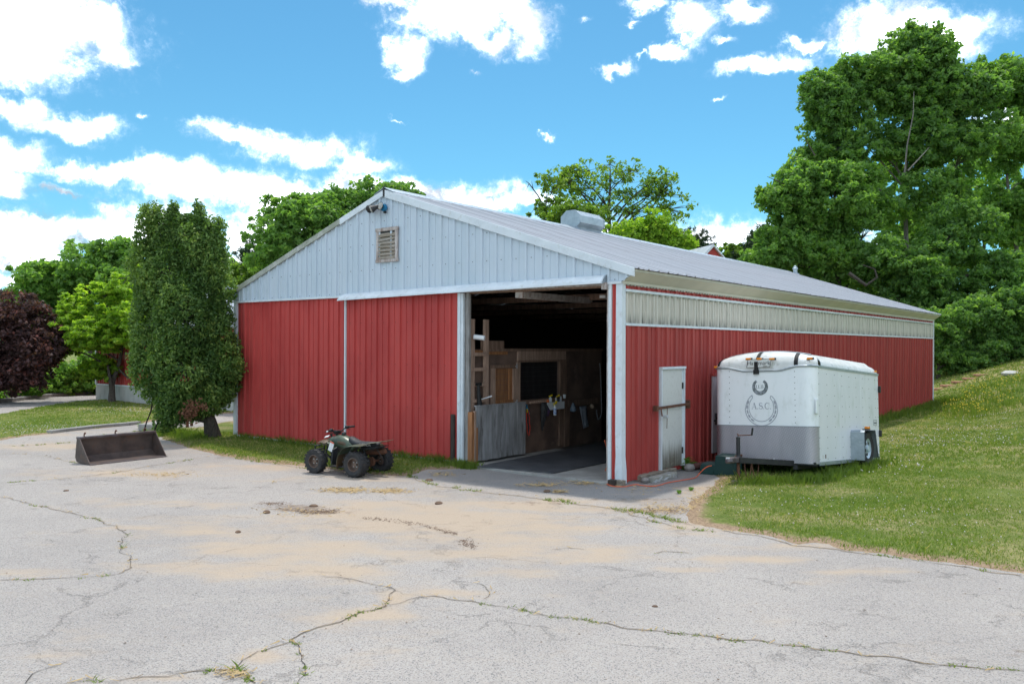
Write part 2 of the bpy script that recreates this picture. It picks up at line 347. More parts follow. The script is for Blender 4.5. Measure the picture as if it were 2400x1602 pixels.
def plate_mat():         # tread plate on the trailer nose
    m, n, b, o = newmat('tread_plate')
    tcn = n.n('ShaderNodeTexCoord').outputs['Object']
    v1 = n.n('ShaderNodeTexBrick'); v1.inputs['Scale'].default_value = 1; v1.inputs['Brick Width'].default_value = .052; v1.inputs['Row Height'].default_value = .026
    v1.inputs['Mortar Size'].default_value = .0075; v1.inputs['Mortar Smooth'].default_value = 1; v1.offset = .5
    sp = n.n('ShaderNodeSeparateXYZ'); n.put(sp.inputs[0], tcn); cbn = n.n('ShaderNodeCombineXYZ')
    n.put(cbn.inputs[0], n.m('SUBTRACT', n.m('ADD', sp.outputs[0], sp.outputs[1]), n.m('MULTIPLY', sp.outputs[2], .5))); n.put(cbn.inputs[1], n.m('ADD', sp.outputs[2], n.m('MULTIPLY', sp.outputs[0], .4)))
    n.put(v1.inputs['Vector'], cbn.outputs[0]); f = n.m('SUBTRACT', 1, v1.outputs['Fac'])
    nz = n.noise(n.mapv(tcn, (1, 1, .25)), 2.2, 4).outputs[0]
    c = n.mix(n.ss(nz, .35, .65), (.40, .37, .40), (.27, .25, .275)); c = n.mix(n.m('MULTIPLY', f, .45), c, (.72, .72, .76))
    n.put(b.inputs['Base Color'], c); b.inputs['Metallic'].default_value = .75; b.inputs['Roughness'].default_value = .42
    bp = n.n('ShaderNodeBump'); bp.inputs['Strength'].default_value = .7; bp.inputs['Distance'].default_value = .004; n.put(bp.inputs['Height'], f); n.put(b.inputs['Normal'], bp.outputs[0])
    return m
PLATE = plate_mat()
def mesh_mat(name, c, cells):
    return pm(name, c, None, rough=.5, metal=.6)
WIRE = pm('wire', (.14, .13, .13), None, rough=.5, metal=.5)

def leaf_mat(name, dark, light, bright, trans=.35):
    m, n, b, o = newmat(name)
    at = n.n('ShaderNodeAttribute', attribute_name='tint').outputs['Fac']
    tcn = n.n('ShaderNodeTexCoord').outputs['Object']
    big = n.noise(tcn, .45, 3).outputs[0]
    c = n.mix(n.ss(n.m('ADD', n.m('MULTIPLY', at, .7), n.m('MULTIPLY', big, .5)), .25, .85), dark, light)
    c = n.mix(n.ss(at, .86, 1.0), c, bright)
    n.put(b.inputs['Base Color'], c); b.inputs['Roughness'].default_value = .55; b.inputs['Specular IOR Level'].default_value = .3
    tr = n.n('ShaderNodeBsdfTranslucent'); n.put(tr.inputs[0], n.mix(1, c, (1.7, 1.8, .7), 'MULTIPLY'))
    mx = n.n('ShaderNodeMixShader'); mx.inputs[0].default_value = trans
    n.t.links.new(b.outputs[0], mx.inputs[1]); n.t.links.new(tr.outputs[0], mx.inputs[2]); n.t.links.new(mx.outputs[0], o.inputs[0])
    return m
LF_MAPLE = leaf_mat('maple_leaf', (.11, .21, .055), (.18, .32, .08), (.28, .43, .10), .52)
LF_DEEP = leaf_mat('deep_green_leaf', (.10, .195, .06), (.165, .295, .08), (.26, .40, .10), .52)
LF_BRIGHT = leaf_mat('bright_leaf', (.17, .28, .04), (.28, .42, .055), (.44, .55, .07), .55)
LF_YG = leaf_mat('yellow_green_leaf', (.10, .18, .035), (.18, .29, .05), (.28, .38, .07), .5)
LF_CON = leaf_mat('arborvitae_spray', (.055, .12, .03), (.135, .225, .055), (.25, .35, .09), .36)
LF_BEECH = leaf_mat('copper_leaf', (.05, .03, .034), (.11, .055, .055), (.22, .08, .065), .3)
LF_PINE = leaf_mat('pine_needle', (.035, .07, .04), (.065, .11, .055), (.1, .15, .07), .15)
LF_HEDGE = leaf_mat('hedge_leaf', (.11, .21, .05), (.21, .36, .08), (.36, .50, .10), .5)
GRASS = leaf_mat('grass_blade', (.11, .175, .03), (.19, .265, .05), (.46, .40, .20), .4)
def lawn_mat():
    m, n, b, o = newmat('lawn')
    g = n.n('ShaderNodeNewGeometry').outputs['Position']
    a = n.noise(n.mapv(g, (.6, 1, 1)), .55, 5, .6).outputs[0]; d = n.noise(n.mapv(g, (1, 1.7, 1)), .22, 4, .6).outputs[0]; fi = n.noise(g, 26, 4, .7).outputs[0]
    e = n.n('ShaderNodeAttribute', attribute_name='edge').outputs['Fac']
    c = n.mix(n.ss(a, .38, .62), (.125, .18, .035), (.21, .24, .07)); c = n.mix(n.m('MULTIPLY', n.ss(d, .46, .62), .9), c, (.36, .31, .15))
    c = n.mix(n.ss(fi, .35, .7), c, n.mix(1, c, (.45, .5, .4), 'MULTIPLY'))
    dirt = n.mix(n.ss(fi, .4, .62), (.36, .26, .17), (.24, .165, .11))
    c = n.mix(n.ss(n.m('ADD', e, n.m('MULTIPLY', n.noise(g, 5, 5, .7).outputs[0], .5)), .45, .75, 1, 0), c, dirt)
    n.put(b.inputs['Base Color'], c); b.inputs['Roughness'].default_value = .95; b.inputs['Specular IOR Level'].default_value = .1
    bp = n.n('ShaderNodeBump'); bp.inputs['Strength'].default_value = .8; bp.inputs['Distance'].default_value = .05; n.put(bp.inputs['Height'], n.noise(g, 12, 5, .7).outputs[0]); n.put(b.inputs['Normal'], bp.outputs[0])
    return m
LAWN = lawn_mat()
def asphalt_mat():
    m, n, b, o = newmat('worn_asphalt')
    g = n.n('ShaderNodeNewGeometry').outputs['Position']
    A = lambda k: n.n('ShaderNodeAttribute', attribute_name=k).outputs['Fac']
    big = n.noise(g, .35, 4).outputs[0]; mid = n.noise(n.mapv(g, (1, 1.6, 1)), 1.8, 6, .65).outputs[0]; fine = n.noise(g, 48, 3, .8).outputs[0]
    ag = n.vor(g, 110); agc = n.n('ShaderNodeSeparateColor'); n.put(agc.inputs[0], ag.outputs['Color'])
    c = n.mix(n.ss(big, .35, .65), (.43, .385, .345), (.36, .322, .29))
    c = n.mix(n.m('MULTIPLY', n.ss(mid, .45, .7), .45), c, (.44, .39, .34))
    c = n.mix(n.ss(agc.outputs[0], .55, .95, 0, .55), c, (.46, .44, .42)); c = n.mix(n.ss(agc.outputs[1], .72, .98, 0, .75), c, (.13, .13, .14))
    c = n.mix(n.ss(fine, .32, .55, .35, 0), c, (.14, .14, .15))
    # darker newer patch by the barn
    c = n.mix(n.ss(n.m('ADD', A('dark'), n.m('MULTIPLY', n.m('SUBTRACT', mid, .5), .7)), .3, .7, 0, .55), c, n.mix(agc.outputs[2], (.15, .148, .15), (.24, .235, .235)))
    # hairline cracks
    wv = n.v('ADD', g, n.v('SCALE', n.v('SUBTRACT', n.noise(g, 1.2, 6, .7).outputs['Color'], (.5, .5, .5)), 1.1))
    e1 = n.vor(wv, .42, 'DISTANCE_TO_EDGE').outputs[0]; e2 = n.vor(wv, 1.5, 'DISTANCE_TO_EDGE').outputs[0]
    ck = n.m('MAXIMUM', n.ss(e1, 0, .012, .9, 0), n.m('MULTIPLY', n.ss(e2, 0, .02, .8, 0), n.ss(n.noise(g, .5, 3).outputs[0], .5, .64)))
    ck = n.m('MULTIPLY', ck, n.ss(n.noise(g, 2.2, 3).outputs[0], .42, .6)); c = n.mix(n.m('MULTIPLY', ck, .3), c, (.11, .10, .09))
    sandn = n.noise(n.mapv(g, (.8, 1.5, 1)), 1.3, 7, .68).outputs[0]
    sf = n.ss(n.m('ADD', A('sand'), n.m('MULTIPLY', n.m('SUBTRACT', sandn, .5), 2.3)), .10, .92)
    sc = n.mix(n.ss(fine, .35, .65), (.50, .395, .29), (.42, .325, .24)); c = n.mix(n.m('MULTIPLY', sf, .85), c, sc)
    df = n.ss(n.m('ADD', A('dirt'), n.m('MULTIPLY', n.m('SUBTRACT', n.noise(g, 5, 6, .7).outputs[0], .5), 2.0)), .42, .95)
    c = n.mix(n.m('MULTIPLY', df, .8), c, n.mix(n.ss(fine, .4, .6), (.22, .145, .095), (.13, .09, .06)))
    n.put(b.inputs['Base Color'], c); b.inputs['Roughness'].default_value = .9; b.inputs['Specular IOR Level'].default_value = .25
    bp = n.n('ShaderNodeBump'); bp.inputs['Strength'].default_value = .7; bp.inputs['Distance'].default_value = .006
    n.put(bp.inputs['Height'], n.m('SUBTRACT', n.m('ADD', agc.outputs[0], n.m('MULTIPLY', fine, 1.5)), n.m('MULTIPLY', ck, 3))); n.put(b.inputs['Normal'], bp.outputs[0])
    return m
ASPH = asphalt_mat()
SANDM = pm('crack_sand', (.40, .32, .235), (.33, .27, .21), 14, rough=.95, c3=(.46, .37, .25), s3=30, w3=.6)
CRACKM = pm('crack_dark', (.07, .062, .055), None, rough=.95)
STRAW = pm('straw', (.52, .38, .19), (.42, .29, .14), 9, rough=.9)
MUD = pm('dried_mud', (.12, .075, .05), (.2, .13, .09), 12, rough=.95, bump=.5)
CLOV = pm('clover_flower', (.72, .70, .66), (.62, .55, .52), 2, rough=.9)
MUST = pm('mustard_flower', (.62, .52, .05), None, rough=.9)
HILLM = pm('wooded_hill', (.14, .24, .10), (.07, .14, .07), .25, c3=(.18, .28, .10), s3=.6, rough=1, lo=.4, hi=.6)

# ------------------------------------------------------------------ ground
def gp(pts, z=0): return np.array([G(x, y, z) for x, y in pts])
right_edge = [(1650, 1093), (1684, 1120), (1661, 1145), (1622, 1176), (1611, 1206), (1619, 1226), (1699, 1241), (1806, 1256), (1868, 1273), (1933, 1273), (1979, 1287), (2055, 1296), (2151, 1310), (2266, 1325), (2400, 1344), (2600, 1370), (2900, 1400)]
R_ = np.vstack([[[*bw(-.5, 3.4)[:2]]], gp(right_edge), [[60, 6], [400, 6], [400, 700], [-400, 700], [-400, 60], [-30, 40]], gp([(0, 941), (117, 930), (227, 923)]), [[-17.9, 41], [*bw(-W - 6, 24)[:2]], [*bw(-W + .5, 9)[:2]], [*bw(-3, 9)[:2]]]])
I_ = np.vstack([gp([(375, 1012), (400, 1004), (470, 1001), (515, 989), (552, 985)]), [[*bw(-W + .5, .6)[:2]], [*bw(-3.7, .6)[:2]]], gp([(1112, 1092), (1073, 1099), (1001, 1100), (960, 1115), (920, 1115), (815, 1104), (715, 1092), (613, 1082), (511, 1066), (440, 1049), (384, 1029)])])
L_ = np.vstack([gp([(-900, 1140), (-300, 1065), (0, 1032), (59, 1022), (117, 1016), (176, 1009), (264, 1000), (322, 994), (360, 986), (450, 973), (552, 967)]), [[*bw(-W + .5, 7)[:2]], [-12, 31], [-17.5, 36]], gp([(227, 938), (176, 941), (117, 949), (59, 960), (0, 970), (-200, 1000)]), [[-45, 24]]])
def sdist(x, y, poly):
    """signed distance, positive inside"""
    x = x.ravel(); y = y.ravel(); ins = np.zeros(len(x), bool); dm = np.full(len(x), 1e9); n = len(poly)
    for i in range(n):
        ax, ay = poly[i]; bx, by = poly[(i + 1) % n]
        if (ay > by) != (ay < by) or ay != by:
            c = ((ay > y) != (by > y)); xx = (bx - ax) * (y - ay) / ((by - ay) if by != ay else 1e-9) + ax; ins ^= c & (x < xx)
        ex, ey = bx - ax, by - ay; t = np.clip(((x - ax) * ex + (y - ay) * ey) / (ex * ex + ey * ey + 1e-12), 0, 1)
        dm = np.minimum(dm, np.hypot(x - ax - t * ex, y - ay - t * ey))
    return np.where(ins, dm, -dm)
def vnoise(x, y, s, seed=0):
    r = np.random.default_rng(seed); out = np.zeros_like(x, dtype=float)
    for k in range(7):
        a = r.uniform(0, 2 * PI); f = s * r.uniform(.6, 1.7); out += np.sin((x * math.cos(a) + y * math.sin(a)) * f + r.uniform(0, 6.3) + 1.3 * np.sin((x * math.sin(a) - y * math.cos(a)) * f * .7))
    return out / 7
def lawn_sd(x, y):
    x = np.asarray(x, float).ravel(); y = np.asarray(y, float).ravel()
    s = np.maximum(np.maximum(sdist(x, y, R_), sdist(x, y, I_)), sdist(x, y, L_))
    return s + .07 * vnoise(x, y, 9, 1) + .05 * vnoise(x, y, 25, 2)
def axis(segs):
    out = []
    for a, b, st in segs: out += list(np.arange(a, b, st))
    return np.array(out + [segs[-1][1]])
def grid(xs, ys):
    X, Y = np.meshgrid(xs, ys); nx, ny = len(xs), len(ys); i = np.arange(nx * ny).reshape(ny, nx)
    Fc = np.stack([i[:-1, :-1], i[:-1, 1:], i[1:, 1:], i[1:, :-1]], -1).reshape(-1, 4); return X.ravel(), Y.ravel(), Fc
def pxy(x, y, z=0):
    a, b = x / y * F, -(z - H) / y * F; return 1200 + cr_ * a - sr_ * b, YH + sr_ * a + cr_ * b
xs = axis([(-420, -60, 30), (-60, -22, 1.5), (-22, -12, .3), (-12, 13, .125), (13, 26, .35), (26, 70, 2), (70, 420, 35)])
ys = axis([(-12, 4, 2), (4, 24, .125), (24, 42, .35), (42, 80, 2), (80, 700, 40)])
X, Y, Fc = grid(xs, ys); sd_ = lawn_sd(X, Y)
Z = hgt(X, Y) + np.clip(sd_ * .12, -.06, .03) + np.where(sd_ > .1, .012 * vnoise(X, Y, 3, 5), 0)
inb = (X - CX) * cy_ - (Y - CY) * sy_; tb = (X - CX) * sy_ + (Y - CY) * cy_
Z[(inb < -.05) & (inb > -W + .05) & (tb > .05) & (tb < L - .05)] = -.1
tag(npmesh('lawn', np.stack([X, Y, Z], 1), Fc, LAWN, {'edge': np.clip(sd_ * 1.6, 0, 1)}, True), kind='structure')
xs = axis([(-60, -16, .8), (-16, 12, .1), (12, 40, 1.0)]); ys = axis([(-12, 4, 1), (4, 20, .1), (20, 46, .5)])
X, Y, Fc = grid(xs, ys); Ys = np.maximum(Y, 1)
qx, qy = pxy(X, Ys)
def blobs(lst):
    o = np.zeros(len(X))
    for (cx, cy, rx, ry, w) in lst: o = np.maximum(o, w * np.exp(-(((qx - cx) / rx / 1.15) ** 2 + ((qy - cy) / ry) ** 2)))
    return np.where(Y > 3, np.clip(o, 0, 1), 0)
sand = blobs([(1000, 1215, 330, 50, 1), (700, 1290, 230, 34, .9), (540, 1335, 190, 22, .85), (780, 1340, 150, 30, .9), (1150, 1280, 200, 45, .85), (480, 1240, 220, 24, .7), (850, 1440, 150, 22, .95), (1000, 1390, 90, 14, .8), (930, 1395, 40, 24, 1), (610, 1535, 70, 18, .9), (400, 1585, 90, 10, .7), (120, 1540, 60, 12, .8),
  (1390, 1300, 150, 26, .8), (1250, 1185, 260, 22, .8), (300, 1108, 200, 14, .7), (640, 1095, 180, 10, .8), (1880, 1278, 130, 8, .8), (1760, 1310, 130, 14, .8), (1600, 1333, 90, 8, .7), (2050, 1340, 120, 8, .7), (1880, 1362, 90, 7, .5), (900, 1525, 80, 12, .7), (350, 1180, 260, 14, .5), (130, 1250, 120, 10, .3), (60, 1345, 160, 10, .6), (1640, 1235, 90, 18, .9), (1560, 1180, 120, 20, .6), (200, 1045, 260, 12, .8), (60, 1015, 200, 10, .5), (820, 1120, 180, 10, .6), (1300, 1240, 180, 20, .7), (1180, 1345, 160, 16, .5), (1640, 1150, 50, 20, .7)])
dirt = blobs([(690, 1190, 90, 12, .9), (760, 1200, 60, 6, 1), (640, 1180, 50, 5, .8), (1560, 1195, 100, 12, .85), (1500, 1170, 110, 9, .6), (1600, 1225, 80, 12, .6), (1260, 1178, 110, 7, .6), (1190, 1150, 90, 6, .35), (1060, 1245, 60, 12, .45), (900, 1240, 160, 10, .4), (2385, 1530, 50, 12, .8), (2390, 1440, 60, 14, .4), (560, 1160, 160, 8, .35), (1420, 1170, 100, 7, .5), (490, 1382, 60, 5, .3), (1340, 1210, 50, 8, .4), (260, 1080, 60, 5, .4)])
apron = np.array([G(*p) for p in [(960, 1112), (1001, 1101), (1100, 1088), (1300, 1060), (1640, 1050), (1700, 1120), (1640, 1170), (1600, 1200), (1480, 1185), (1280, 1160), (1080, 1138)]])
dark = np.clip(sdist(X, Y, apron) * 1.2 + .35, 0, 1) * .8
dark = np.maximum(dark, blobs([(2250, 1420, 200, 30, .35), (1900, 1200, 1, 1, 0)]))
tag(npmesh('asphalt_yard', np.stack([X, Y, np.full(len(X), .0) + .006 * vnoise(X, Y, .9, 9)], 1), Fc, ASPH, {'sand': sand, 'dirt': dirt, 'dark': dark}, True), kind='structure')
print('ground ok')
# ------------------------------------------------------------------ the big barn
barn = empty('barn', 'long red metal barn with white gable and open sliding door', 'barn', BM)
def zr(x): return HR - (x - XR) * (HR - HE) / (.26 - XR) if x >= XR else HR - (XR - x) * (HR - HE) / (XR + W + .26)
def sheet_x(x0, x1, bot, top, y=0, ph=0.): # upright sheet facing -y
    pts = rib(x0, x1, ph=ph)
    if x0 < XR < x1: pts = sorted(pts + [(XR, 0)])
    mb = MB(); mb.v = [(x, y - h, bot(x)) for x, h in pts] + [(x, y - h, top(x)) for x, h in pts]; n = len(pts)
    mb.f = [(i, i + 1, n + i + 1, n + i) for i in range(n - 1)]; return mb
def sheet_y(y0, y1, z0, z1, x=0, ph=0., period=.365): # upright sheet facing +x
    pts = rib(y0, y1, period=period, ph=ph); n = len(pts); mb = MB()
    mb.v = [(x + h, y, z0) for y, h in pts] + [(x + h, y, z1) for y, h in pts]; mb.f = [(i, i + 1, n + i + 1, n + i) for i in range(n - 1)]; return mb
def gbot(x): return HT + .14 * max(0, x) / .24 if x > 0 else (HT + .14 * max(0, -W - x) / .24)
SW = .365 * 3
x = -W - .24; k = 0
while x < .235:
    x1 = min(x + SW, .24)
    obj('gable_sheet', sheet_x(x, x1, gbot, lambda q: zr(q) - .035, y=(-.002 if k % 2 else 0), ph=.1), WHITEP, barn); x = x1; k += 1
x = -W + .11; k = 0
while x < -7.2:
    x1 = min(x + SW, -7.15)
    obj('wall_sheet', sheet_x(x, x1, lambda q: .07, lambda q: HT - .02, y=.03 + (-.002 if k % 2 else 0), ph=.14), RED, barn); x = x1; k += 1
obj('wall_sheet', sheet_x(-.197, -.11, lambda q: .08, lambda q: HT - .02, y=.005, ph=-.35), RED, barn)
# trims of the gable face
obj('corner_trim', MB().bb((-W, -.03, .08), (-W + .115, .09, HT - .02)), TRIM, barn, bev=.006)
obj('gable_drip_trim', MB().bb((-W - .005, -.045, HT - .035), (-7.3, .02, HT + .012)), TRIM, barn); obj('gable_drip_trim', MB().bb((-.27, -.045, HT - .03), (.0, .02, HT + .01)), TRIM, barn)
obj('base_trim', MB().bb((-W + .12, -.02, .03), (-7.2, .03, .08)), TRIM, barn)
cp = MB(); zz = [0.02, .25, .5, .9, 1.6, 2.4, HT - .03]; off_ = [.035, .028, .012, .006, 0, 0, 0]; ring = []
for z, o in zip(zz, off_):
    wob = .006 * math.sin(z * 9)
    ring.append([(-.109 - wob, -.02 - o * .3, z), (.012 + o, -.022 - o, z), (.014 + o, .10 + wob, z), (-.01, .08, z)])
for r in ring: cp.v += r
for i in range(len(ring) - 1):
    for j in range(3): cp.f.append((i * 4 + j, i * 4 + j + 1, i * 4 + 5 + j, i * 4 + 4 + j))
obj('corner_trim', cp, TRIM, barn)
obj('corner_trim', MB().bb((-.03, L - .09, .1), (.03, L + .03, HT - .03)), TRIM, barn)
# sliding door, pushed open to the left
sdr = obj('sliding_door', MB().bb((-7.19, .0, .05), (-3.77, .025, 3.5)), TRIMOLD, barn)
x = -7.17; k = 0
while x < -3.78:
    x1 = min(x + SW, -3.775)
    obj('door_sheet', sheet_x(x, x1, lambda q: .08, lambda q: 3.495, y=-.035 + (-.002 if k % 2 else 0), ph=.03), RED, sdr); x = x1; k += 1
obj('door_trim', MB().bb((-7.215, -.07, .04), (-7.175, .0, 3.5)), TRIM, sdr)
obj('door_trim', MB().bb((-3.775, -.07, .03), (-3.70, -.005, 3.46)).bb((-3.70, -.05, .03), (-3.64, .01, 3.46)), TRIM, sdr, bev=.004)
obj('door_trim', MB().bb((-7.17, -.05, .03), (-3.78, .0, .078)), TRIM, sdr)
obj('door_post', MB().bb((-3.625, .0, .02), (-3.52, .06, 3.48)), POSTW, barn, bev=.005)
# hood over the door track
hd = MB(); prof = [(0.004, 0, 0), (-.05, -.008, 1), (-.11, -.04, 1), (-.16, -.085, 1), (-.19, -.135, 1), (-.192, -.165, 1), (-.175, -.167, 1)]
def hood(xa, xb, za, zb, i0):
    m = MB()
    for (xx, z) in ((xa, za), (xb, zb)): m.v += [(xx + (.09 * (-dz) / .16 * -1 if i0 and xx == xa else 0), y, z + dz) for y, dz, _ in prof]
    n = len(prof); m.f = [(i, i + 1, n + i + 1, n + i) for i in range(n - 1)]; return m
hoodm = hood(-7.24, -4.1, 3.575, 3.625, True)
obj('track_hood', hoodm, TRIM, barn, smooth=True); obj('track_hood', hood(-4.12, -.29, 3.622, 3.665, False), TRIM, barn, smooth=True)
obj('hood_end_plate', MB().prism([(y, 3.665 + dz) for y, dz, _ in prof] + [(0, 3.50)], 0, .012, Matrix.Translation((-.30, 0, 0)) @ Matrix.Rotation(PI / 2, 4, 'Z')), GALV, barn)
obj('door_track', MB().bb((-7.1, -.09, 3.50), (-.33, -.05, 3.545)), GALV, barn)
obj('header_beam', MB().bb((-3.64, .02, 3.44), (-.27, .12, 3.50)), BRW, barn)
obj('header_beam', MB().bb((-3.64, -.06, 3.47), (-.29, .015, 3.515)), OLDW, barn)
obj('track_block', MB().bb((-.36, -.1, 3.40), (-.27, .03, 3.52)), OLDW, barn)
obj('jamb_board', MB().bb((-.30, -.01, .03), (-.262, .11, 3.42)), OLDW, barn, bev=.004)
obj('jamb_board', MB().bb((-.318, .03, .1), (-.30, .12, 1.25)), BRW2, barn)
obj('jamb_trim', MB().bb((-.262, -.03, .06), (-.198, .03, 3.49)), TRIM, barn, bev=.004)
sc_ = MB()
for x in np.arange(-W + .1, -.05, .365):
    for z in (HT + .05, HT + .55, HT + 1.1, HT + 1.6):
        if z < zr(x) - .2: sc_.box((x + .05, -.006, z), (.013, .01, .013))
for x in np.arange(-7.1, -3.8, .365):
    for z in (.25, 1.1, 2.0, 2.9): sc_.box((x + .05, -.04, z), (.012, .01, .012))
tag(obj('screws', sc_, IRON, barn), kind='stuff')
# rake boards
def rake(x0, x1, m, drop=.155):
    mb = MB(); dx = x1 - x0
    P_ = [(x0, zr(x0) + .012), (x1, zr(x1) + .012), (x1, zr(x1) - drop * .9), (x0, zr(x0) - drop)]
    mb.prism(P_, -.065, -.03); return obj('rake_trim', mb, m, barn, bev=.004)
rake(XR + .03, -3.2, TRIM); rake(-3.2, .27, TRIM); rake(-W - .27, -7.4, TRIMOLD, .12); rake(-7.4, XR - .03, TRIM, .13)
obj('ridge_cap', MB().prism([(XR - .3, zr(XR - .3) + .022), (XR, HR + .05), (XR + .3, zr(XR + .3) + .022), (XR + .3, zr(XR + .3) + .034), (XR, HR + .062), (XR - .3, zr(XR - .3) + .034)], -.07, L + .1), GALV, barn)
obj('peak_plate', MB().bb((XR - .022, -.072, HR - .13), (XR + .022, -.03, HR + .07)), IRON, barn)
# side wall
y = .10; k = 0
SWm = None
while y < L - .1:
    y1 = min(y + SW, L - .09); full = abs(y1 - y - SW) < 1e-6; e = .002 if k % 2 else 0
    if full and SWm is None:
        SWm = [sheet_y(0, SW, .03, HB, ph=.05).mesh('wall_sheet'), sheet_y(0, SW, HB, HBT, x=-.02, ph=.05, period=.2433).mesh('light_panel'), sheet_y(0, SW, HBT, HT - .03, ph=.05).mesh('wall_sheet_top')]
    ms_ = SWm if full else [sheet_y(0, y1 - y, .03, HB, ph=.05).mesh('wall_sheet'), sheet_y(0, y1 - y, HB, HBT, x=-.02, ph=.05, period=.2433).mesh('light_panel'), sheet_y(0, y1 - y, HBT, HT - .03, ph=.05).mesh('wall_sheet_top')]
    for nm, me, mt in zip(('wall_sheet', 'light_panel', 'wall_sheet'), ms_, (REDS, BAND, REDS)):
        o = link(nm, me, mt, barn); o.location = (e, y, 0)
    y = y1; k += 1
for z in (HB, HBT):
    obj('band_trim', MB().bb((.0, .09, z - .02), (.045, L - .07, z + .025)), TRIM, barn)
def tri_tab(mb, y): mb.bb((.0, y, HBT - .045), (.03, y + .09, HBT - .02))
tb_ = MB(); [tri_tab(tb_, .12 + .2433 * i) for i in range(int((L - .3) / .2433))]
tag(obj('band_closure', tb_, TRIMOLD, barn), kind='stuff')
obj('soffit', MB().prism([(0, HT - .01), (.262, HT + .165), (.262, HT + .175), (.0, HT + .005)], .0, L), SOFF, barn)
obj('soffit_lip', MB().prism([(-.0, HT - .035), (.045, HT - .03), (.05, HT + .015), (0, HT - .005)], .02, L), SOFF, barn)
obj('eave_board', MB().prism([(.235, HT + .155), (.262, HT + .165), (.262, HE - .012), (.235, HE - .01)], .0, L), SOFF, barn)
cl = MB(); [cl.bb((.03, .1 + .12 * i, HT - .055), (.05, .1 + .12 * i + .06, HT - .03)) for i in range(int((L - .3) / .12))]
tag(obj('soffit_closure', cl, TRIMOLD, barn), kind='stuff')
obj('soffit', MB().prism([(-W, HT - .01), (-W, HT + .005), (-W - .262, HT + .175), (-W - .262, HT + .165)], .0, L), SOFF, barn)
# roof sheets
slope = math.atan2(HR - HE, .26 - XR); nx_, nz_ = math.sin(slope), math.cos(slope)
def roof_sheet(y0, y1, side):
    pts = rib(y0, y1, ph=.06, hi=.024); mb = MB(); n = len(pts); xe = .31 if side > 0 else -W - .31; xr_ = XR
    def zline(q): return HR - abs(q - XR) * ((HR - HE) / ((.26 - XR) if side > 0 else (XR + W + .26)))
    for q in (xr_, (xr_ + xe) / 2, xe): mb.v += [(q + side * nx_ * h, y, zline(q) + .01 + nz_ * h) for y, h in pts]
    for r in range(2): mb.f += [(r * n + i, r * n + i + 1, (r + 1) * n + i + 1, (r + 1) * n + i) for i in range(n - 1)]
    return mb
RS = {}
y = -.04; k = 0
while y < L + .05:
    y1 = min(y + SW, L + .06)
    for sdn in (1, -1):
        key = (sdn, round(y1 - y, 4))
        if key not in RS: RS[key] = roof_sheet(0, y1 - y, sdn).mesh('roof_sheet')
        o = link('roof_sheet', RS[key], ROOF, barn); o.location = (0, y, .003 if k % 2 else 0)
    y = y1; k += 1
# hidden walls, roof frame, floor
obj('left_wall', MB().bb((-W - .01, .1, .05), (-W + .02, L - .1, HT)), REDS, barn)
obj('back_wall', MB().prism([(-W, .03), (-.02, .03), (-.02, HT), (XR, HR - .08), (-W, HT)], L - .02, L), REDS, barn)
pr = MB()
for i in range(9):
    xx = XR + .5 + i * .62; pr.bb((xx, .1, zr(xx) - .13), (xx + .04, L - .1, zr(xx) - .04)); xm = 2 * XR - xx; pr.bb((xm, .1, zr(xm) - .13), (xm + .04, L - .1, zr(xm) - .04))
tag(obj('purlins', pr, BRW, barn), kind='stuff')
for yy in (2.5, 5.4, 8.3, 12, 16, 20):
    mb = MB(); mb.bar((XR, yy, HR - .25), (-.1, yy, HT - .1), .05, .15); mb.bar((XR, yy, HR - .25), (-W + .1, yy, HT - .1), .05, .15); mb.bb((-W + .1, yy - .03, HT - .13), (-.1, yy + .03, HT - .0))
    obj('roof_truss', mb, BRW, barn)
obj('barn_floor', MB().bb((-W + .05, .6, -.05), (-.05, L - .1, .035)), DIRTF, barn)
obj('floor_slab', MB().bb((-3.64, -.16, -.06), (-.02, 3.2, .045)), CONC, barn, bev=.01)
obj('floor_slab', MB().bb((-W + .1, .03, -.05), (-3.65, .55, .04)), CONC, barn)
# lining sheets added inside the walls to block light and keep the barn dark
obj('light_block_lining', MB().bb((-.10, .2, .0), (-.07, L - .1, HT)), DARKW, barn)
obj('light_block_lining', MB().bb((-W + .15, .06, .0), (-7.2, .09, HT - .05)).bb((-7.2, .06, 0), (-3.8, .09, HT - .05)), DARKW, barn)

# side door with its bolt bar
def side_door(px0, px1, ytop, ybot, mt, name='side_door'):
    t0, z1 = onx(px0, ytop, .03); t1, _ = onx(px1, ytop, .03); _, z0 = onx(px0, ybot, .03)
    dr = bpy.data.objects.new(name, None); col.objects.link(dr); dr.parent = barn; dr.location = (.02, t0, z0)
    return dr, t1 - t0, z1 - z0
dr, dw, dh = side_door(1546, 1601, 861, 1102, None)
obj('door_leaf', MB().bb((.0, .04, .02), (.035, dw - .09, dh - .04)), DOORM, dr, bev=.004)
obj('door_frame', MB().bb((-.01, 0, 0), (.055, .04, dh)).bb((-.01, dw - .085, 0), (.03, dw - .04, dh - .03)).bb((-.01, dw - .04, 0), (.06, dw, dh)), TRIM, dr)
obj('door_frame', MB().bb((-.01, -.01, dh - .035), (.075, dw + .01, dh + .01)), TRIM, dr)
kb = MB().lathe([(.0, 0), (.03, 0), (.03, .012), (.012, .015), (.012, .045), (.03, .05), (.034, .07), (.026, .09), (0, .092)], 14, Matrix.Translation((.035, .115, 1.0)) @ Matrix.Rotation(PI / 2, 4, 'Y'))
obj('handle', kb, CHAIN, dr, smooth=True)
hg = MB(); [hg.bb((.03, dw - .1, z - .06), (.05, dw - .06, z + .06)) for z in (.3, 1.55)]; obj('hinge', hg, IRON, dr)
